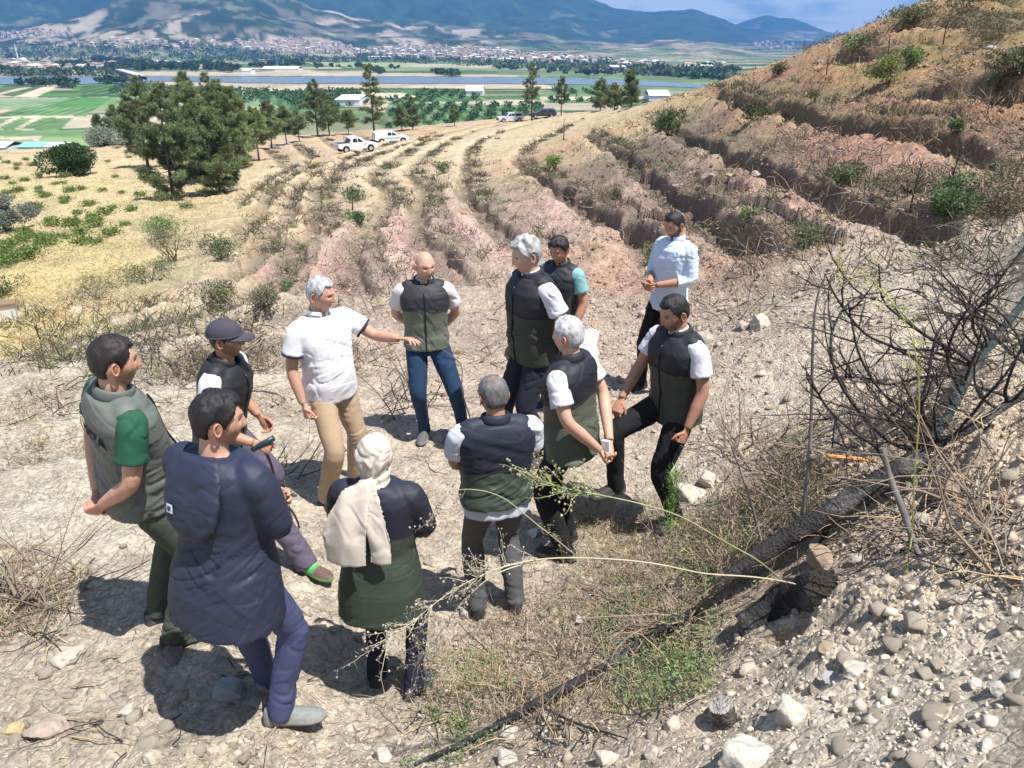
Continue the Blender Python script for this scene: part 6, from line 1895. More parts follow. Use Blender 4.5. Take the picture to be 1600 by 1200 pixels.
    # straw field at the left
    P = scatter_patch(rng, [([(0,400),(200,380),(230,470),(120,560),(0,560)], 900), ([(0,250),(230,235),(420,300),(200,400),(0,420)], 1100)])
    n = len(P); fm = FastMesh(); nb = 8
    B = np.repeat(P, nb, 0) + rng.normal(size=(n*nb, 3))*np.array([.35,.35,.02]); r = np.repeat(np.hypot(P[:, 0], P[:, 1]), nb)
    D = rng.normal(size=(n*nb, 3))*np.array([1,1,.3]) + np.array([0,0,.5])
    C = np.array([.52,.42,.22])*rng.uniform(.6, 1.2, (n*nb, 1))
    v, f, c = leaf_cloud(B, D, rng.uniform(.10, .28, n*nb), .006 + .0006*r, C, bend=.08); fm.add(v, f, c)
    tag(fm.build('straw', M_DRY), kind='stuff')

# ---- the fallen burnt tree, logs, stump, sticks
def grow(fm, P0, d0, L, r0, depth, rng, col, curl, seg=6, tips=None):
    k = 8 if depth > 0 else 6
    ax = unit(rng.normal(size=3)); pts = [np.array(P0)]; d = unit(d0); rate = rng.uniform(-curl, curl)
    for i in range(k-1):
        R_ = Matrix.Rotation(rate/(k-1), 3, Vector(ax)); d = np.array(R_ @ Vector(d)); d = unit(d + rng.normal(size=3)*.10)
        pts.append(pts[-1] + d*L/(k-1))
    pts = np.array(pts); g = H(pts[:, 0], pts[:, 1]) + .01; pts[:, 2] = np.maximum(pts[:, 2], g)
    rad = np.linspace(r0, r0*.35, k)
    fm.addtube(pts, rad, np.array(col)*rng.uniform(.7, 1.4), seg if r0 > .008 else 4)
    if depth > 0:
        for _ in range(rng.integers(2, 5)):
            i = rng.integers(2, k-1)
            dd = unit(pts[i]-pts[i-1]) + unit(rng.normal(size=3))*rng.uniform(.5, 1.0) + np.array([-.12, 0, .15])
            grow(fm, pts[i], dd, L*rng.uniform(.38, .72), rad[i]*.6, depth-1, rng, col, curl*1.25, seg)
def px(*L): return np.array([at(u, v, Y) for u, v, Y in L])
def smooth_path(P, n=6):
    P4 = np.vstack([2*P[0]-P[1], P, 2*P[-1]-P[-2]]); out = []
    for i in range(1, len(P4)-2):
        for t in np.linspace(0, 1, n, endpoint=False):
            out.append(.5*((2*P4[i]) + (-P4[i-1]+P4[i+1])*t + (2*P4[i-1]-5*P4[i]+4*P4[i+1]-P4[i+2])*t*t + (-P4[i-1]+3*P4[i]-3*P4[i+1]+P4[i+2])*t**3))
    out.append(P[-1]); return np.array(out)
def log_mesh(P, R_, col, end_col=None, seg=18, rough=.10, seed=1., name='trunk', mat=None, parent=None):
    P = smooth_path(np.asarray(P), 9); R_ = np.interp(np.linspace(0, 1, len(P)), np.linspace(0, 1, len(R_)), R_)
    v, f = tube(P, R_, seg=seg); n = len(P)*seg
    c = np.zeros((len(v), 3)) + np.array(col)
    ctr = np.repeat(P, seg, 0); rel = v[:n]-ctr
    nz = fbm(v[:n, 0]*22+seed, v[:n, 1]*22, v[:n, 2]*22, 4, .6)
    v[:n] = ctr + rel*(1 + rough*nz)[:, None]
    grey = sstep(.1, .6, fbm(v[:n, 0]*9, v[:n, 1]*9, v[:n, 2]*9+seed, 3))[:, None]
    c[:n] = c[:n]*(1-grey*.8) + grey*.8*np.array([.13,.125,.125])
    if end_col is not None: c[n:] = end_col
    mb = MB(); nf = [q for q in f if max(q) < n]; mb.add(v[:n], nf, c[:n])
    for ring_, ctr_ in ((v[:seg][::-1], v[n]), (v[n-seg:n], v[n+1])):    # sawn or broken ends keep a hard edge
        cv = np.vstack([ring_, ctr_[None]]); ec = np.array(end_col if end_col is not None else col)
        mb.add(cv, [[k, (k+1) % seg, seg] for k in range(seg)], ec*np.ones((seg+1, 3)))
    return mb.build(name, mat or M_CHAR, parent, True)
BLK = (.035,.032,.033)
def build_burnt():
    rng = np.random.default_rng(9)
    root = empty('fallen_burnt_tree', tuple(hit(1240, 860)))
    inv = np.array(root.location)
    tag(root, 'charred fallen tree sprawling up the right bank with a tangle of black bare branches', 'fallen tree')
    def put(o): o.parent = root; o.matrix_parent_inverse = Matrix.Translation(-Vector(root.location)); return o
    main = px((1120,918,3.25),(1165,882,3.34),(1215,848,3.42),(1290,806,3.42),(1360,762,3.46),(1437,718,3.54))
    put(log_mesh(main, [.030,.040,.052,.058,.060,.060], BLK, (.22,.20,.18), 20, .13, 1., 'trunk'))
    l1 = px((1395,748,3.60),(1437,706,3.75),(1475,660,4.0),(1517,583,4.4),(1558,525,4.72),(1625,440,5.2))
    put(log_mesh(l1, [.022,.025,.027,.028,.026,.024], (.03,.048,.05), None, 14, .12, 4., 'limb'))
    l2 = px((1430,712,3.66),(1475,690,3.7),(1525,664,3.72),(1585,625,3.8),(1660,590,3.9))
    put(log_mesh(l2, [.022,.024,.024,.022,.020], (.05,.045,.045), None, 12, .14, 6., 'limb'))
    fm = FastMesh()
    hand = [ [(1524,571,4.45),(1496,550,4.4),(1454,529,4.35),(1408,496,4.3),(1379,467,4.3),(1373,412,4.25)], [(1475,660,4.0),(1420,640,3.9),(1380,615,3.85),(1345,560,3.8),(1330,500,3.8),(1325,470,3.8)],
             [(1437,706,3.75),(1390,690,3.7),(1340,640,3.65),(1305,580,3.65),(1300,520,3.7),(1330,470,3.8),(1380,455,3.9)], [(1460,676,3.95),(1440,640,3.8),(1450,590,3.8),(1465,520,3.85),(1500,490,3.9),(1560,480,3.9)],
             [(1500,610,4.3),(1480,560,4.2),(1500,500,4.1),(1545,455,4.1),(1600,430,4.1)], [(1540,550,4.6),(1520,500,4.5),(1560,440,4.4),(1600,385,4.4)], [(1437,706,3.72),(1410,665,3.6),(1350,650,3.55),(1310,650,3.5),(1300,700,3.5)],
             [(1395,745,3.55),(1370,700,3.45),(1340,680,3.4),(1295,640,3.4),(1270,600,3.4)], [(1517,583,4.4),(1440,590,4.2),(1390,600,4.1),(1350,590,4.0),(1300,590,3.9)], [(1430,560,4.3),(1390,540,4.2),(1350,520,4.1),(1310,470,4.1),(1290,430,4.1)] ]
    for h in hand:
        P = smooth_path(px(*h), 5); r0 = rng.uniform(.010, .016)
        fm.addtube(P, np.linspace(r0, .004, len(P)), np.array([.045,.038,.038])*rng.uniform(.8, 1.6), 6)
        for _ in range(8):
            i = rng.integers(3, len(P)-1); d = unit(P[i]-P[i-1])
            grow(fm, P[i], d + rng.normal(size=3)*.8 + np.array([0,0,.1]), rng.uniform(.14, .5), .0058, 1, rng, (.05,.042,.04), 2.2)
    for l, cnt in ((l1, 16), (l2, 12)):
        S = smooth_path(l, 6)
        for _ in range(cnt):
            i = rng.integers(3, len(S)-1)
            grow(fm, S[i], np.array([rng.uniform(-1, .3), rng.uniform(-.6, .5), rng.uniform(-.1, 1.0)]), rng.uniform(.35, .85), .010, 2, rng, (.05,.042,.04), 1.9)
    put(fm.build('branches', M_CHAR, None, True))
    # stubs under the trunk
    for a, b, r in (((1293,815,3.48),(1285,850,3.40),.022), ((1362,775,3.55),(1350,812,3.5),.018), ((1285,850,3.4),(1280,905,3.2),.010), ((1230,850,3.5),(1180,850,3.48),.012)):
        st = FastMesh(); st.addtube(smooth_path(px(a, b), 4), np.linspace(r, r*.6, 5), (.05,.045,.045), 8)
        put(st.build('branch_stub', M_CHAR, None, True))
    def single(name, lab, cat, P, R_, col, mat=M_CHAR, rough=.10, end=None, seg=12):
        o = log_mesh(P, R_, col, end, seg, rough, rng.uniform(0, 9), name, mat); tag(o, lab, cat); return o
    g = lambda u, v, dz: (lambda p: p + np.array([0, 0, dz]))(hit(u, v))
    single('charred_branch', 'long thin charred branch lying across the foreground weeds', 'branch', np.array([g(1085,965,.05),g(1010,1012,.05),g(930,1060,.04),g(830,1112,.04),g(740,1160,.03),g(650,1198,.02)]), [.026,.027,.026,.022,.016,.008], BLK)
    single('charred_branch', 'thin black twig forking off the long charred branch', 'branch', np.array([g(838,1108,.04),g(900,1135,.02),g(980,1160,.02)]), [.009,.006,.003], BLK)
    single('burnt_log', 'thick charred log end sunk in the stony mound above a dark hole', 'log', np.array([g(1290,935,.035),g(1235,948,.04),g(1160,985,.02)]), [.105,.100,.070], (.022,.020,.021), rough=.16, end=(.03,.025,.02), seg=20)
    p = hit(1135,1125)
    single('tree_stump', 'small sawn-off grey stump sticking out of the foreground weeds', 'stump', np.array([p+[.02,0,-.08], p+[-.005,0,.02], p+[-.03,.0,.085]]), [.052,.050,.049], (.10,.09,.085), end=(.36,.33,.30), seg=18)
    single('standing_stick', 'upright grey burnt pole left of the branch tangle', 'stick', px((1247,845,3.55),(1262,740,3.55),(1268,640,3.6),(1270,540,3.6),(1276,470,3.6),(1290,430,3.6)), [.012,.011,.009,.007,.005,.003], (.20,.17,.16), M_TWIG)
    single('leaning_stick', 'grey forked stick leaning in front of the charred trunk', 'stick', px((1472,930,2.55),(1440,880,2.7),(1412,800,2.85),(1392,750,2.95),(1378,700,3.0)), [.007,.011,.015,.014,.012], (.16,.15,.145), M_TWIG)
    single('leaning_stick', 'pale thin stick rising among weeds left of the burnt pole', 'stick', px((1190,850,3.6),(1172,780,3.6),(1155,730,3.6),(1140,690,3.6)), [.009,.009,.006,.003], (.28,.24,.22), M_TWIG)
    single('bent_root', 'bent bare root curling up behind the man in beige trousers', 'branch', px((735,655,5.4),(722,610,5.4),(720,570,5.5),(690,545,5.6)), [.006,.006,.004,.003], (.12,.09,.08), M_TWIG)
    wd = FastMesh(); P = px((1292,712,3.75),(1330,716,3.75),(1368,720,3.8)); wd.addtube(smooth_path(P, 4), [.017]*9, (.62,.30,.09), 8, .6)
    tag(wd.build('split_wood', M_ORANGE, None, True), 'bright orange freshly split piece of wood under the branches', 'wood piece')
    # upright burnt saplings on the hill
    for (u, v, vt, lab) in ((1384,100,52,'thin burnt sapling on the hill behind the olive-green shrub'),(1474,70,28,'burnt sapling on the hill right of the skyline shrubs'),(1291,118,88,'short burnt stick on the hill near the skyline'),
                            (1293,312,212,'tall pale dead stem standing in the trench at the right'),(1424,330,250,'burnt stem standing left of the leafy shrub on the right slope'),(1487,290,235,'burnt stem rising above the leafy shrub'),
                            (1344,158,132,'small charred stub below the olive-green shrub'),(552,330,296,'thin dead sapling in the middle terraces'),(880,218,188,'thin burnt stick on the slope near the far cars'),
                            (64,540,500,'thin black sapling by the straw field'),(1460,225,150,'yellowish dry stalk above the long trench')):
        q = hit(u, v); dd = q[1]*CP - (q[2]-CZ)*SP; hh = (v-vt)*dd/F_PX
        col = (.30,.26,.22) if 'pale' in lab else ((.42,.35,.18) if 'yellow' in lab else (.045,.04,.038))
        f2 = FastMesh(); P = np.array([q + np.array([.03*hh*math.sin(3*t+u), 0, hh*t]) for t in np.linspace(-.03, 1, 7)])
        f2.addtube(P, np.linspace(.010+.0007*dd, .004, 7), col, 5)
        for _ in range(7):
            i = rng.integers(2, 6); d = np.array([rng.normal(), rng.normal(), .9]); 
            Q = np.array([P[i] + unit(d)*hh*.28*t*rng.uniform(.6, 1.2) for t in (0, .5, 1)]); f2.addtube(Q, np.linspace(.005+.0003*dd, .002, 3), col, 4)
        tag(f2.build('dead_sapling', M_TWIG), lab, 'dead sapling')
    # loose tangle of roots in front of the bald man and on the left
    for (cu, cv, spread, cnt, lab) in ((640,640,60,16,'tangle of bare burnt twigs between the pointing man and the bald man'),(430,760,50,14,'black twig tangle behind the man with the walking stick'),(300,590,110,16,'heap of grey brushwood behind the man in the cap'),
                                       (35,945,50,13,'heap of dry brushwood at the left edge'),(760,560,50,9,'curved bare twigs left of the tall silver-haired man'),(1330,420,110,22,'burnt twigs lying on the pale track'),(1215,760,70,16,'a'),(1330,690,70,14,'b'),(1420,640,110,26,'b'),(1530,560,90,22,'burnt'),(1540,870,70,14,'c'),(1060,960,70,22,'d'),(1170,700,50,16,'dry brush rising beside the raised-knee man')):
        f2 = FastMesh()
        for _ in range(cnt):
            q = hit(cu + rng.normal()*spread*.5, cv + rng.normal()*spread*.25)
            grow(f2, q + np.array([0,0,.01]), np.array([rng.normal(), rng.normal()*.6, rng.uniform(.1, .9)]), rng.uniform(.25, .75), .0075, 1, rng, (.09,.075,.065) if 'burnt' in lab or 'black' in lab else (.22,.17,.13), 1.2)
        tag(f2.build('brushwood', M_TWIG), kind='stuff')

def build_seed_plants():
    rng = np.random.default_rng(3)
    def stem_plant(name, lab, main, r0, col, sprays, pods, podcol=(.50,.44,.38), podsz=.0042, leaves=0, branch_L=.16, col2=None):
        root = empty(name, tuple(np.array(main[0]))); 
        def put(o): o.parent = root; o.matrix_parent_inverse = Matrix.Translation(-Vector(root.location)); return o
        tag(root, lab, 'wild plant')
        S = smooth_path(np.array(main), 7); fm = FastMesh(); n = len(S)
        fm.addtube(S, np.linspace(r0, r0*.3, n), col, 7)
        tips = []
        t0 = int(n*(1-sprays[1]))
        for _ in range(sprays[0]):
            i = rng.integers(max(t0, 2), n); d = unit(S[i]-S[i-1])
            L = branch_L*rng.uniform(.4, 1.3); dd = d*1.2 + rng.normal(size=3)*.55
            pts = [S[i]]; k = 7
            for j in range(k-1):
                dd = unit(dd + rng.normal(size=3)*.14 + np.array([0,0,.05])); pts.append(pts[-1] + dd*L/(k-1))
            pts = np.array(pts); fm.addtube(pts, np.linspace(r0*.36, r0*.13, k), col2 or col, 4)
            for j in range(2, k):
                for _q in range(2):
                    e = pts[j] + unit(rng.normal(size=3) + dd*.6)*rng.uniform(.008, .026)
                    fm.addtube(np.array([pts[j], (pts[j]+e)/2 + rng.normal(size=3)*.002, e]), r0*.10, col2 or col, 3); tips.append((e, unit(e-pts[j])))
        put(fm.build('stem', M_DRY, None, True))
        T = np.array([t[0] for t in tips]); Dn = np.array([t[1] for t in tips]); m = len(T)
        sel = rng.random(m) < pods; T, Dn = T[sel], Dn[sel]; m = len(T)
        V, Fi = ico(1); P = V[None]*podsz*rng.uniform(.6, 1.4, (m, 1, 1))*np.array([1,1,1.25]) + T[:, None]
        tag(put(mesh_obj('seed_heads', P.reshape(-1, 3), (Fi[None]+(np.arange(m)*len(V))[:, None, None]).reshape(-1, 3), M_DRY, None, False, np.repeat(np.array(podcol)*rng.uniform(.6, 1.25, (m, 1)), len(V), 0))), kind='stuff')
        if leaves:
            q = S[rng.integers(0, n, leaves)] + rng.normal(size=(leaves, 3))*.006
            v, f, c = leaf_cloud(q, rng.normal(size=(leaves, 3))+np.array([0,0,.3]), rng.uniform(.02, .05, leaves), rng.uniform(.006, .014, leaves), np.array([.24,.30,.08])*rng.uniform(.7, 1.3, (leaves, 1)))
            f3 = FastMesh(); f3.add(v, f, c); put(f3.build('leaves', M_LEAF))
    g = lambda u, v: hit(u, v)
    stem_plant('dry_mustard_plant', 'long pale arching dry stem with tiny seed heads in front of the headscarf woman', [hit(1262,925), *px((1240,912,2.9),(1180,902,2.75),(1100,896,2.6),(1030,882,2.45),(960,874,2.3),(870,872,2.15),(800,882,2.05),(740,905,1.98),(690,935,1.92),(640,975,1.88),(600,1000,1.86))], .0042, (.52,.47,.33), (40, .45), .75, (.40,.34,.29), .0032, branch_L=.13)
    stem_plant('dry_mustard_plant', 'second dry stem drooping with seed heads over the dark jacket hem', [*px((840,874,2.12),(770,900,2.0),(715,950,1.95),(680,1000,1.95),(650,1040,1.97),(640,1090,2.0))], .0026, (.42,.38,.27), (26, .7), .75, (.38,.33,.28), .0032, branch_L=.11)
    stem_plant('dry_mustard_plant', 'thin dry stem curving up across the pale shirt hem', [*px((900,868,2.2),(840,820,2.15),(780,775,2.1),(720,765,2.08),(690,785,2.06),(672,812,2.05))], .0020, (.46,.42,.3), (9, .5), .6, (.40,.35,.3), .003, branch_L=.06)
    stem_plant('green_seed_plant', 'greenish arching stem ending in a spray of pointed pods before the black trousers', [hit(1235,918), *px((1190,880,2.8),(1130,845,2.65),(1065,808,2.5),(1000,787,2.38),(930,772,2.28),(880,762,2.22),(850,752,2.2))], .0040, (.38,.42,.20), (26, .32), .8, (.34,.32,.19), .0040, 20, branch_L=.12)
    stem_plant('tall_weed', 'tall yellow-green weed stem rising in front of the fallen tree', [hit(1418,890)-np.array([0,0,.02]), *px((1425,830,2.75),(1428,760,2.7),(1436,640,2.65),(1432,560,2.6),(1412,500,2.6),(1372,450,2.6),(1300,425,2.6))], .0042, (.50,.50,.18), (16, .6), .35, (.5,.46,.2), .004, 34, branch_L=.10)
    rw = np.random.default_rng(19)
    for k in range(20):
        u, v = (rw.uniform(830, 1130), rw.uniform(880, 1060)) if k % 4 else (rw.uniform(640, 800), rw.uniform(1020, 1110))
        b = hit(u, v); hgt = rw.uniform(.22, .48); dx = rw.normal()*.16; dy = rw.normal()*.08
        stem_plant('wild_stalk', 'thin branching stalk with small seed heads rising from the foreground weeds', [b, b+np.array([dx*.25, dy*.3, hgt*.4]), b+np.array([dx*.7, dy, hgt*.8]), b+np.array([dx*1.5, dy*1.5, hgt])], .0018,
                   ((.42,.40,.20),(.40,.33,.22),(.34,.37,.16))[k % 3], (11, .65), .6, (.40,.36,.26), .0028, 8, branch_L=.10)
    for o in list(COL.objects):
        if o.name.startswith('wild_stalk'): o['group'] = 'thin stalks rising from the foreground weeds'
    # fresh green sprout beside the standing black leg
    b = hit(1045, 835); root = empty('green_sprout', tuple(b)); tag(root, 'fresh bright green feathery sprout against the black trouser leg', 'wild plant')
    P = px((1045,835,3.9),(1048,800,3.85),(1052,765,3.82),(1058,735,3.8)) - b; fm = FastMesh(); fm.addtube(smooth_path(P, 5), np.linspace(.005, .002, 16), (.20,.32,.08), 5); fm.build('stem', M_LEAF, root, True)
    S = smooth_path(P, 20); n = 420; q = S[rng.integers(8, len(S), n)] + rng.normal(size=(n, 3))*np.array([.022,.022,.012])
    v, f, c = leaf_cloud(q, rng.normal(size=(n, 3))*.5+np.array([0,0,.9]), rng.uniform(.02, .05, n), .005, np.array([.20,.38,.07])*rng.uniform(.7, 1.3, (n, 1))); f3 = FastMesh(); f3.add(v, f, c); f3.build('leaves', M_LEAF, root)
_t = time.time()
build_gravel(); build_rocks(); build_pines(); build_bushes(); build_vines(); print('t1', round(time.time()-_t, 1))
build_scrub(); build_near_litter(); build_burnt(); build_seed_plants()
print('nature', round(time.time()-_t, 1))
# ---------------------------------------------------------------- vehicles on the terraces, villages and trees of the valley
M_PAINT = noise_mat('car_paint', var=.05, scale=3, rough=.32, bump=0, spec=.5)
M_GLASS = noise_mat('car_glass', color=(.02,.025,.03), var=.1, scale=4, rough=.08, bump=0, attr=False, spec=.6)
M_TYRE = noise_mat('tyre_rubber', var=.1, scale=20, rough=.85, bump=0)
M_WALL = noise_mat('house_render', var=.10, scale=.4, rough=.9, bump=0)
M_SHEET = noise_mat('roof_sheeting', var=.10, scale=.25, rough=.5, bump=0)
def prism(poly, y0, y1, inset=0.0, top=None):
    """side outline (x, z) pulled between y0 and y1; points above `top` are drawn in by inset"""
    P = np.array(poly, float); n = len(P); V = []
    for y, s in ((y0, 1), (y1, -1)):
        for x, z in P:
            k = 0 if top is None else np.clip((z-top)/.55, 0, 1)
            V.append([x, y + s*inset*k, z])
    F_ = [list(range(n)), list(range(2*n-1, n-1, -1))] + [[i, i+n, (i+1) % n + n, (i+1) % n] for i in range(n)]
    return np.array(V), [f[::-1] for f in F_]
def vehicle(name, label, u, v, yaw, body_c, cab_c, canopy=None, stripe=None, suv=False, dark_bed=True, open_door=False):
    p = hit(u, v, 176); root = empty(name, (p[0], p[1], p[2]-.02), math.radians(yaw)); tag(root, label, 'car')
    W = .92
    low = [(-2.6,.62),(-2.62,.95),(-2.58,1.10),(.95,1.13),(1.15,1.10),(2.35,1.02),(2.58,.86),(2.62,.55),(2.5,.38),(2.15,.40),(2.02,.70),(1.78,.84),(1.48,.84),(1.24,.70),(1.12,.40),(-1.12,.40),(-1.24,.70),(-1.48,.84),(-1.78,.84),(-2.02,.70),(-2.12,.45)]
    mb = MB(); V, F_ = prism(low, -W, W); mb.add(V, F_, body_c)
    if stripe: 
        for s in (-1, 1): V, F_ = box_geo((-.3, s*(W+.004), .80), (2.9, .012, .16)); mb.add(V, F_, stripe)
    body = mb.build('body', M_PAINT, root)
    x0 = -2.5 if suv else -.95
    cab = [(x0-.05,1.12),(x0+.10,1.60),(x0+.35,1.78),(.15,1.79),(.42,1.72),(1.10,1.12)]
    mb = MB(); V, F_ = prism(cab, -W+.04, W-.04, .17, 1.15); mb.add(V, F_, cab_c); mb.build('cabin', M_PAINT, root)
    mb = MB()
    wins = [[(-.72,1.18),(-.62,1.60),(-.10,1.62),(-.06,1.18)], [(.0,1.18),(.0,1.62),(.20,1.60),(.78,1.18)]]
    if suv: wins.append([(-2.2,1.18),(-2.05,1.58),(-.86,1.60),(-.86,1.18)])
    for s in (-1, 1):
        for w_ in wins:
            V = np.array([[x, s*(W-.036-.17*np.clip((z-1.15)/.55, 0, 1)), z] for x, z in w_]); V2 = V + np.array([0, s*.012, 0])
            mb.add(np.vstack([V, V2]), [[4,5,6,7] if s < 0 else [7,6,5,4], [0,1,5,4],[1,2,6,5],[2,3,7,6],[3,0,4,7]])
    V = np.array([[1.06,-.74,1.17],[1.06,.74,1.17],[.47,.62,1.70],[.47,-.62,1.70]]) + np.array([.03,0,.02]); mb.add(V, [[0,1,2,3]])
    V = np.array([[x0-.06,-.70,1.2],[x0-.06,.70,1.2],[x0+.08,.60,1.58],[x0+.08,-.60,1.58]]) + np.array([-.02,0,0]); mb.add(V, [[3,2,1,0]])
    mb.build('windows', M_GLASS, root, False, False)
    if canopy:
        mb = MB(); V, F_ = prism([(-2.58,1.12),(-2.5,1.62),(-2.3,1.76),(-1.0,1.78),(-.93,1.12)], -W+.05, W-.05, .13, 1.15); mb.add(V, F_, canopy)
        mb.build('canopy', M_PAINT, root)
    elif not suv:
        mb = MB(); V, F_ = box_geo((-1.78,0,1.115), (1.45, 1.56, .05)); mb.add(V, F_, (.02,.02,.022) if dark_bed else body_c)
        V, F_ = tube([(-1.1,-.7,1.12),(-1.15,-.66,1.72),(-1.15,.66,1.72),(-1.1,.7,1.12)], .04, 6); mb.add(V, F_, (.05,.05,.055)); mb.build('cargo_bed', M_PAINT, root)
    for x in (-1.63, 1.63):
        for s in (-1, 1):
            P = np.array([[x, s*(W-.20), .38], [x, s*(W+.02), .38]])
            V, F_ = tube(P, .38, 18, side=(1,0,0)); mb = MB(); mb.add(V, F_, (.02,.02,.02)); t = mb.build('wheel', M_TYRE, root)
            P = np.array([[x, s*(W-.1), .38], [x, s*(W+.03), .38]]); V, F_ = tube(P, .22, 12, side=(1,0,0)); mb = MB(); mb.add(V, F_, (.42,.43,.45)); mb.build('rim', M_PAINT, t)
    for s in (-1, 1):
        mb = MB(); V, F_ = box_geo((2.50, s*.70, .86), (.16,.30,.16)); mb.add(V, F_, (.75,.77,.8)); mb.build('headlight', M_PAINT, root)
        mb = MB(); V, F_ = box_geo((-2.60, s*.80, .95), (.06,.16,.28)); mb.add(V, F_, (.35,.02,.02)); mb.build('tail_light', M_PAINT, root)
        mb = MB(); V, F_ = box_geo((.92, s*(W+.09), 1.2), (.10,.18,.14)); mb.add(V, F_, cab_c); mb.build('mirror', M_PAINT, root)
    mb = MB(); V, F_ = box_geo((2.6,0,.52), (.14,1.7,.2)); mb.add(V, F_, (.06,.06,.06))
    V, F_ = box_geo((2.59,0,.82), (.06,1.0,.2)); mb.add(V, F_, (.05,.05,.05)); mb.build('bumper', M_PAINT, root)
    if open_door:
        mb = MB(); V, F_ = box_geo((.95,-W-.42,.98), (.07,.86,1.15), math.radians(18)); mb.add(V, F_, (.03,.035,.045)); mb.build('door', M_PAINT, root)
    return root
def far_surface(x, y):
    r = np.hypot(x, y); z, _, _ = mountain_z(x, y)
    return np.where(r > 2100, np.maximum(z, VZ), VZ)
def far_hit(u, v):
    a, b = ray(u, v); Ys = np.linspace(900, 6500, 500); f = far_surface(a*Ys, Ys) - b*Ys
    if not (f > 0).any(): return None
    i = int(np.argmax(f > 0)); Y = Ys[i]
    return np.array([a*Y, Y, CZ + float(far_surface(np.array([a*Y]), np.array([Y]))[0])])
def house_geo(rng, w, d, h, roof, wall):
    mb = MB(); V, F_ = box_geo((0,0,h/2), (w,d,h)); mb.add(V, F_, wall)
    o = .4; hh = w*.16
    V = np.array([[-w/2-o,-d/2-o,h],[w/2+o,-d/2-o,h],[w/2+o,d/2+o,h],[-w/2-o,d/2+o,h],[-w/2+w*.3,0,h+hh],[w/2-w*.3,0,h+hh]])+np.array([0,0,.02])
    mb.add(V, [[0,1,5,4],[1,2,5],[2,3,4,5],[3,0,4],[3,2,1,0]], roof)
    nf = max(1, int(h/3))
    for k in range(nf):
        for s in (-.3, 0, .3):
            V, F_ = box_geo((s*w, -d/2-.02, h*(k+.55)/nf), (w*.12,.08,1.3)); mb.add(V, F_, (.08,.08,.09))
    return np.vstack(mb.v), mb.f, np.vstack(mb.c)
def build_far():
    rng = np.random.default_rng(14)
    W_, G_ = (.74,.75,.76), (.62,.64,.66)
    vehicle('pickup_truck', 'white double-cab pickup with an open dark bed parked at the terraces', 556, 237, 36, W_, W_)
    vehicle('pickup_truck', 'white pickup with a closed canopy and a pale green side stripe', 611, 223, 24, W_, W_, canopy=W_, stripe=(.25,.55,.35))
    vehicle('pickup_truck', 'silver-white car with its dark door open on the far ridge', 797, 190, 200, (.60,.62,.66), (.45,.48,.53), suv=True, open_door=True)
    vehicle('jeep', 'dark car half hidden behind the far ridge', 848, 184, 190, (.03,.04,.05), (.05,.07,.09), suv=True)
    # beehive boxes in the straw field
    p = hit(12, 497); root = empty('beehive', tuple(p), .5); tag(root, 'small white and brown wooden box at the left edge of the straw field', 'box')
    mb = MB(); V, F_ = box_geo((0,0,.16), (.40,.34,.32)); mb.add(V, F_, (.62,.60,.55)); mb.build('box', M_WALL, root)
    mb = MB(); V, F_ = box_geo((0,0,.345), (.46,.40,.05)); mb.add(V, F_, (.22,.15,.10)); mb.build('lid', M_WALL, root)
    # sheds below the straw slope
    def block(name, lab, cat, u0, u1, v, h, dpt, roof, wall, arch=False):
        a, b = vhit(u0, v), vhit(u1, v); L = np.linalg.norm((b-a)[:2]); yaw = math.atan2(b[1]-a[1], b[0]-a[0])
        root = empty(name, tuple((a+b)/2), yaw); tag(root, lab, cat)
        mb = MB(); V, F_ = box_geo((0, dpt/2, h/2), (L, dpt, h)); mb.add(V, F_, wall); mb.build('wall', M_WALL, root)
        mb = MB(); n = 10 if arch else 2
        t = np.linspace(0, 1, n+1); zz = h + .05 + (min(.16*dpt, 3.0)*np.sin(t*np.pi) if arch else min(.12*dpt, 1.6)*(1-np.abs(2*t-1)))
        V = np.vstack([np.stack([np.full(n+1, s*(L/2+.3)), -.4 + (dpt+.8)*t, zz], 1) for s in (-1, 1)])
        mb.add(np.vstack([V, V-np.array([0,0,.15])]), [[i, i+1, i+n+2, i+n+1][::-1] for i in range(n)] + [[i+2*n+2, i+2*n+3, i+3*n+4, i+3*n+3] for i in range(n)] + [[0]+list(range(n, 0, -1))][:0], roof)
        mb.build('roof', M_SHEET, root); return root
    block('shed', 'long low shed with a light blue roof behind the straw slope', 'shed', 30, 66, 240, 2.2, 10, (.22,.50,.62), (.5,.5,.5))
    block('shed', 'low white-roofed shed right of the blue-roofed shed', 'shed', 68, 104, 239.5, 2.2, 9, (.74,.76,.78), (.6,.6,.6))
    block('shed', 'white shed at the very left edge below the fields', 'shed', -60, 10, 243, 2.6, 12, (.66,.66,.67), (.62,.62,.62))
    block('warehouse', 'large white-roofed building behind the lone tall pine', 'warehouse', 524, 562, 165, 3.5, 50, (.76,.80,.84), (.65,.67,.7))
    block('greenhouse', 'white arched greenhouse beyond the middle orchard', 'greenhouse', 728, 754, 150, 3.5, 40, (.80,.84,.86), (.7,.72,.75), True)
    block('greenhouse', 'long white plastic greenhouse across the river at the left', 'greenhouse', 410, 466, 110.2, 2.6, 30, (.78,.80,.80), (.7,.72,.72), True)
    block('greenhouse', 'white greenhouse roof at the right end of the near fields', 'greenhouse', 1014, 1046, 158, 3.5, 24, (.78,.78,.82), (.65,.65,.7), True)
    block('warehouse', 'long white hall in front of the town', 'warehouse', 780, 818, 98.5, 8, 60, (.76,.78,.80), (.72,.73,.74))
    block('warehouse', 'white hall left of the town trees', 'warehouse', 575, 610, 93.5, 7, 60, (.74,.76,.78), (.7,.7,.7))
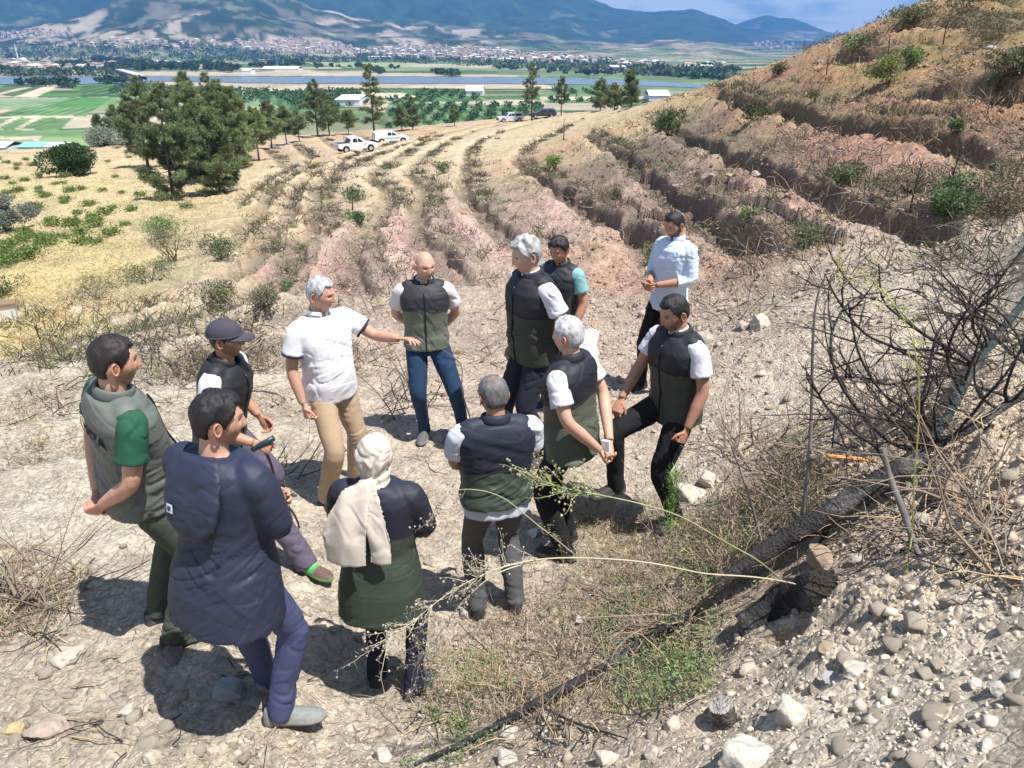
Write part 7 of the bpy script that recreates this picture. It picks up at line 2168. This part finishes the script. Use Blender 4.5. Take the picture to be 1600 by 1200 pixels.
    block('warehouse', 'white halls under the bare hill', 'warehouse', 955, 978, 113, 7, 60, (.74,.76,.78), (.7,.7,.7))
    block('warehouse', 'pale shed by the river behind the big pines', 'warehouse', 378, 392, 116.5, 5, 20, (.8,.8,.8), (.75,.75,.75))
    # minaret and mosque
    b = vhit(30, 100.5); root = empty('minaret', tuple(b)); tag(root, 'slim white minaret rising over the village at the left', 'minaret')
    mb = MB(); V, F_ = tube([(0,0,0),(0,0,30)], 1.35, 12); mb.add(V, F_, (.72,.73,.75)); mb.build('shaft', M_WALL, root)
    mb = MB(); V, F_ = tube([(0,0,24),(0,0,25.2)], 2.2, 12); mb.add(V, F_, (.7,.7,.72)); mb.build('balcony', M_WALL, root)
    mb = MB(); V, F_ = tube([(0,0,30),(0,0,39)], [1.6,.1], 12); mb.add(V, F_, (.40,.45,.52)); mb.build('spire', M_WALL, root)
    b = vhit(38, 101); root = empty('mosque', tuple(b)); tag(root, 'small domed mosque beside the minaret', 'mosque')
    mb = MB(); V, F_ = box_geo((0,0,4), (16,14,8)); mb.add(V, F_, (.68,.66,.62)); mb.build('wall', M_WALL, root)
    D, Fi = ico(3); mb = MB(); mb.add(D*np.array([6.5,6.5,5])+np.array([0,0,8]), Fi.tolist(), (.55,.60,.66)); mb.build('dome', M_SHEET, root, True)
    # bridge
    a, b = vhit(188, 119.0, VZ), vhit(223, 131.5, VZ); d = b-a; L = np.linalg.norm(d); yaw = math.atan2(d[1], d[0])
    root = empty('bridge', tuple((a+b)/2), yaw); tag(root, 'dark low girder bridge crossing the river', 'bridge')
    mb = MB(); V, F_ = box_geo((0,0,7.5), (L,9,1.2)); mb.add(V, F_, (.45,.42,.38)); mb.build('deck', M_WALL, root)
    mb = MB(); 
    for s in (-1, 1): V, F_ = box_geo((0,s*4.6,5.2), (L,.5,3.4)); mb.add(V, F_, (.10,.11,.12))
    mb.build('girder', M_WALL, root)
    for k in range(5):
        mb = MB(); V, F_ = box_geo((L*(k-2)/5.2,0,2.2), (2.2,7,5.0)); mb.add(V, F_, (.38,.36,.33)); mb.build('pier', M_WALL, root)
    # trees of the valley: six crowns shared by copies
    protos = []
    for k in range(6):
        n = 260; nl = 6; lob = np.stack([rng.normal(size=nl)*.28, rng.normal(size=nl)*.28, rng.uniform(.35,.8,nl)], 1); q = rng.normal(size=(n,3)); q /= np.linalg.norm(q, axis=1)[:,None]
        P = lob[rng.integers(0,nl,n)] + q*.26*rng.uniform(.5,1.05,(n,1)); P[:,2] = np.abs(P[:,2])
        C = np.array([(.065,.11,.045),(.08,.135,.045),(.05,.085,.045)][k % 3])*rng.uniform(.7,1.3,(n,1))
        fm = FastMesh(); v, f, c = leaf_cloud(P - q*.08, q+rng.normal(size=(n,3))*.8, .26, .20, C); fm.add(v, f, c); o = fm.build('crown', M_NEEDLE); cd = o.data; bpy.data.objects.remove(o)
        fm = FastMesh(); fm.addtube(np.array([[0,0,-.02],[0,0,.45]]), [.035,.02], (.12,.09,.07), 5); o = fm.build('trunk', M_BARK); td = o.data; bpy.data.objects.remove(o)
        protos.append((cd, td))
    def tree(p, s, k):
        r = bpy.data.objects.new('valley_tree', None); COL.objects.link(r); r.location = tuple(p); r.scale = (s*rng.uniform(.8,1.4), s*rng.uniform(.8,1.4), s); r.rotation_euler = (0,0,rng.uniform(0,6)); r.empty_display_size = .1
        for nm, dt in (('crown', protos[k][0]), ('trunk', protos[k][1])):
            c = bpy.data.objects.new(nm, dt); COL.objects.link(c); c.parent = r
        tag(r, 'dark green tree standing among the fields and houses of the valley', 'tree', 'trees scattered over the valley floor')
    lines = [((60,114),(190,112),26,9),((90,104),(250,111),44,13),((140,95),(230,104),30,15),((230,106),(370,112),38,13),((300,100),(360,108),14,12),((380,105),(470,103),14,14),((470,104),(620,108),16,10),
             ((580,113),(600,115),5,12),((680,115),(710,118),7,11),((100,84),(400,88),18,9),((780,108),(960,120),18,9),((980,112),(1130,126),34,11),((30,133),(60,136),3,9),((66,133),(80,136),5,11),((84,134),(105,138),7,11),
             ((150,131),(210,129),8,8),((0,109),(30,111),8,9),((0,104),(60,98),8,9),((1060,100),(1150,112),12,9)]
    for (a, b, n, s) in lines:
        for _ in range(n):
            t = rng.random(); p = vhit(a[0]+(b[0]-a[0])*t + rng.normal()*3, a[1]+(b[1]-a[1])*t + rng.normal()*1.1)
            if p[1] < 3000: tree(p, s*.72*rng.uniform(.7,1.35), rng.integers(0, 6))
    # orchard rows: reads as one mass
    fm_p = []
    for poly, per in (([(240,137),(420,141),(420,158),(330,166),(240,150)], 9), ([(420,144),(560,141),(570,164),(470,174)], 8), ([(650,141),(740,144),(758,157),(650,150)], 9), ([(620,162),(860,166),(860,196),(600,200)], 9),
                      ([(170,146),(180,135),(238,130),(240,149)], 10), ([(845,157),(1000,155),(990,161),(860,161)], 9), ([(600,153),(680,153),(690,159),(610,158)], 9), ([(850,140),(930,142),(1000,149),(850,147)], 12)):
        us = [q[0] for q in poly]; vs = [q[1] for q in poly]
        A = vhit(min(us), max(vs)); B = vhit(max(us), min(vs)); C_ = vhit(min(us), min(vs)); x0, x1 = min(A[0], C_[0]), max(B[0], vhit(max(us), max(vs))[0])
        xs = np.arange(x0, x1, per); ys = np.arange(A[1], B[1], 5.5)
        X, Y = np.meshgrid(xs, ys); X = X.ravel() + rng.normal(size=X.size)*.5 + .25*Y.ravel()*.0; Y = Y.ravel() + rng.normal(size=Y.size)*.5
        uu = 800 + F_PX*X/(Y*CP - VZ*SP); b_ = VZ/Y; yc = (b_*CP + SP)/(CP - b_*SP); vv = 600 - F_PX*yc
        m = in_poly(uu, vv, poly); fm_p.append(np.column_stack([X[m], Y[m]]))
    P = np.vstack(fm_p); n = len(P); 
    if n > 6000: P = P[rng.permutation(n)[:6000]]; n = 6000
    nb = 9; B = np.repeat(np.column_stack([P, np.full(n, CZ+VZ+1.1)]), nb, 0) + rng.normal(size=(n*nb,3))*np.array([1.1,1.1,.55])
    C = np.array([.05,.11,.03])*rng.uniform(.7,1.4,(n*nb,1)); fm = FastMesh(); v, f, c = leaf_cloud(B, rng.normal(size=(n*nb,3))+np.array([0,0,.3]), 2.0, 1.6, C); fm.add(v, f, c)
    tag(fm.build('orchard_rows', M_NEEDLE), kind='stuff')
    # houses
    WALLS = [(.66,.62,.58),(.72,.70,.68),(.62,.54,.48),(.66,.58,.52)]; ROOFS = [(.38,.22,.17),(.42,.27,.20),(.34,.24,.20),(.60,.58,.56)]
    hp = []
    for k in range(8):
        V, F_, C = house_geo(rng, rng.uniform(9,15), rng.uniform(8,12), [3.5,6.5,10,7][k % 4], ROOFS[k % 4], WALLS[(k*3+1) % 4]); mb = MB(); mb.add(V, F_, C); o = mb.build('house', M_WALL); hp.append((o.data, V, F_, C)); bpy.data.objects.remove(o)
    def dist(poly, n):
        us = [q[0] for q in poly]; vs = [q[1] for q in poly]; out = []
        while len(out) < n:
            u, v = rng.uniform(min(us), max(us)), rng.uniform(min(vs), max(vs))
            if in_poly(np.array([u]), np.array([v]), poly)[0]: out.append((u, v))
        return out
    for (u, v) in dist([(0,96),(70,99),(180,101),(200,109),(60,111),(0,109)], 58) + dist([(200,98),(330,104),(330,110),(200,107)], 18) + dist([(0,84),(150,86),(140,92),(0,92)], 14):
        p = vhit(u, v); o = bpy.data.objects.new('house', hp[rng.integers(0, 8)][0]); COL.objects.link(o); o.location = tuple(p); o.rotation_euler = (0,0,rng.uniform(-.5,.5)); o.scale = (1,1,.9)
        tag(o, 'small house with a tiled roof in the village across the river', 'house', 'houses of the village across the river')
    mb = MB(); cnt = 0
    for (u, v) in (dist([(560,80),(640,72),(700,74),(800,80),(900,92),(960,97),(900,101),(760,98),(640,92),(560,86)], 620) + dist([(380,66),(470,62),(560,74),(560,88),(470,85),(380,80)], 190) +
                   dist([(100,62),(380,66),(380,80),(200,76),(100,74)], 70) + dist([(0,52),(110,45),(120,60),(0,62)], 60) + dist([(960,98),(1130,104),(1130,110),(960,108)], 50) + dist([(1180,66),(1240,68),(1240,78),(1180,76)], 40)):
        p = far_hit(u, v)
        if p is None: continue
        if cnt < 210 and v > 78:
            o = bpy.data.objects.new('town_house', hp[rng.integers(0, 8)][0]); COL.objects.link(o); o.location = tuple(p); o.rotation_euler = (0,0,rng.uniform(-.6,.6)); s = rng.uniform(.7,1.25); o.scale = (s,s,s*1.15)
            tag(o, 'pale house with a reddish roof in the town at the foot of the mountains', 'house', 'houses of the town at the foot of the mountains'); cnt += 1
        else:
            _, V, F_, C = hp[rng.integers(0, 8)]; s = rng.uniform(.65,1.2); a = rng.uniform(-.6,.6); R_ = rotm(0,0,math.degrees(a)); mb.add((V*s) @ R_.T + p, F_, C)
    tag(mb.build('town', M_WALL), kind='stuff')
    # scattered far woods between fields and town
    P = []
    for (u, v) in dist([(300,92),(560,88),(640,94),(900,103),(1000,104),(1140,112),(1140,128),(960,116),(640,99),(300,97)], 480) + dist([(0,66),(300,74),(480,86),(480,94),(0,94)], 520) + dist([(560,78),(950,94),(950,103),(560,95)], 420) + dist([(0,118),(190,117),(190,119),(0,120)], 60):
        p = far_hit(u, v)
        if p is not None: P.append(p)
    P = np.array(P); n = len(P); nb = 12; s = np.repeat(rng.uniform(2.5, 6.5, n), nb)[:, None]
    B = np.repeat(P, nb, 0) + rng.normal(size=(n*nb,3))*s*np.array([.9,.6,.35]) + s*np.array([0,0,.7])
    fm = FastMesh(); v, f, c = leaf_cloud(B, rng.normal(size=(n*nb,3)), s[:,0]*1.1, s[:,0]*.9, np.array([.075,.115,.06])*rng.uniform(.7,1.3,(n*nb,1))); fm.add(v, f, c)
    tag(fm.build('far_woods', M_NEEDLE), kind='stuff')
_t = time.time()
build_far()
print('far', round(time.time()-_t, 1))
def build_haze():
    V, Fc = box_geo((0, 4400, 480), (15000, 9800, 1060))
    m, N, L, P = new_mat('haze_air')
    N.remove(P)
    pv = N.new('ShaderNodeVolumePrincipled')
    pv.inputs['Color'].default_value = (.13, .38, .90, 1)
    pv.inputs['Density'].default_value = HAZE_DENSITY
    pv.inputs['Anisotropy'].default_value = 0.2
    L.new(pv.outputs['Volume'], N['Material Output'].inputs['Volume'])
    tag(mesh_obj('haze', V, Fc, m), kind='stuff')
HAZE_DENSITY = 0.00018
build_haze()
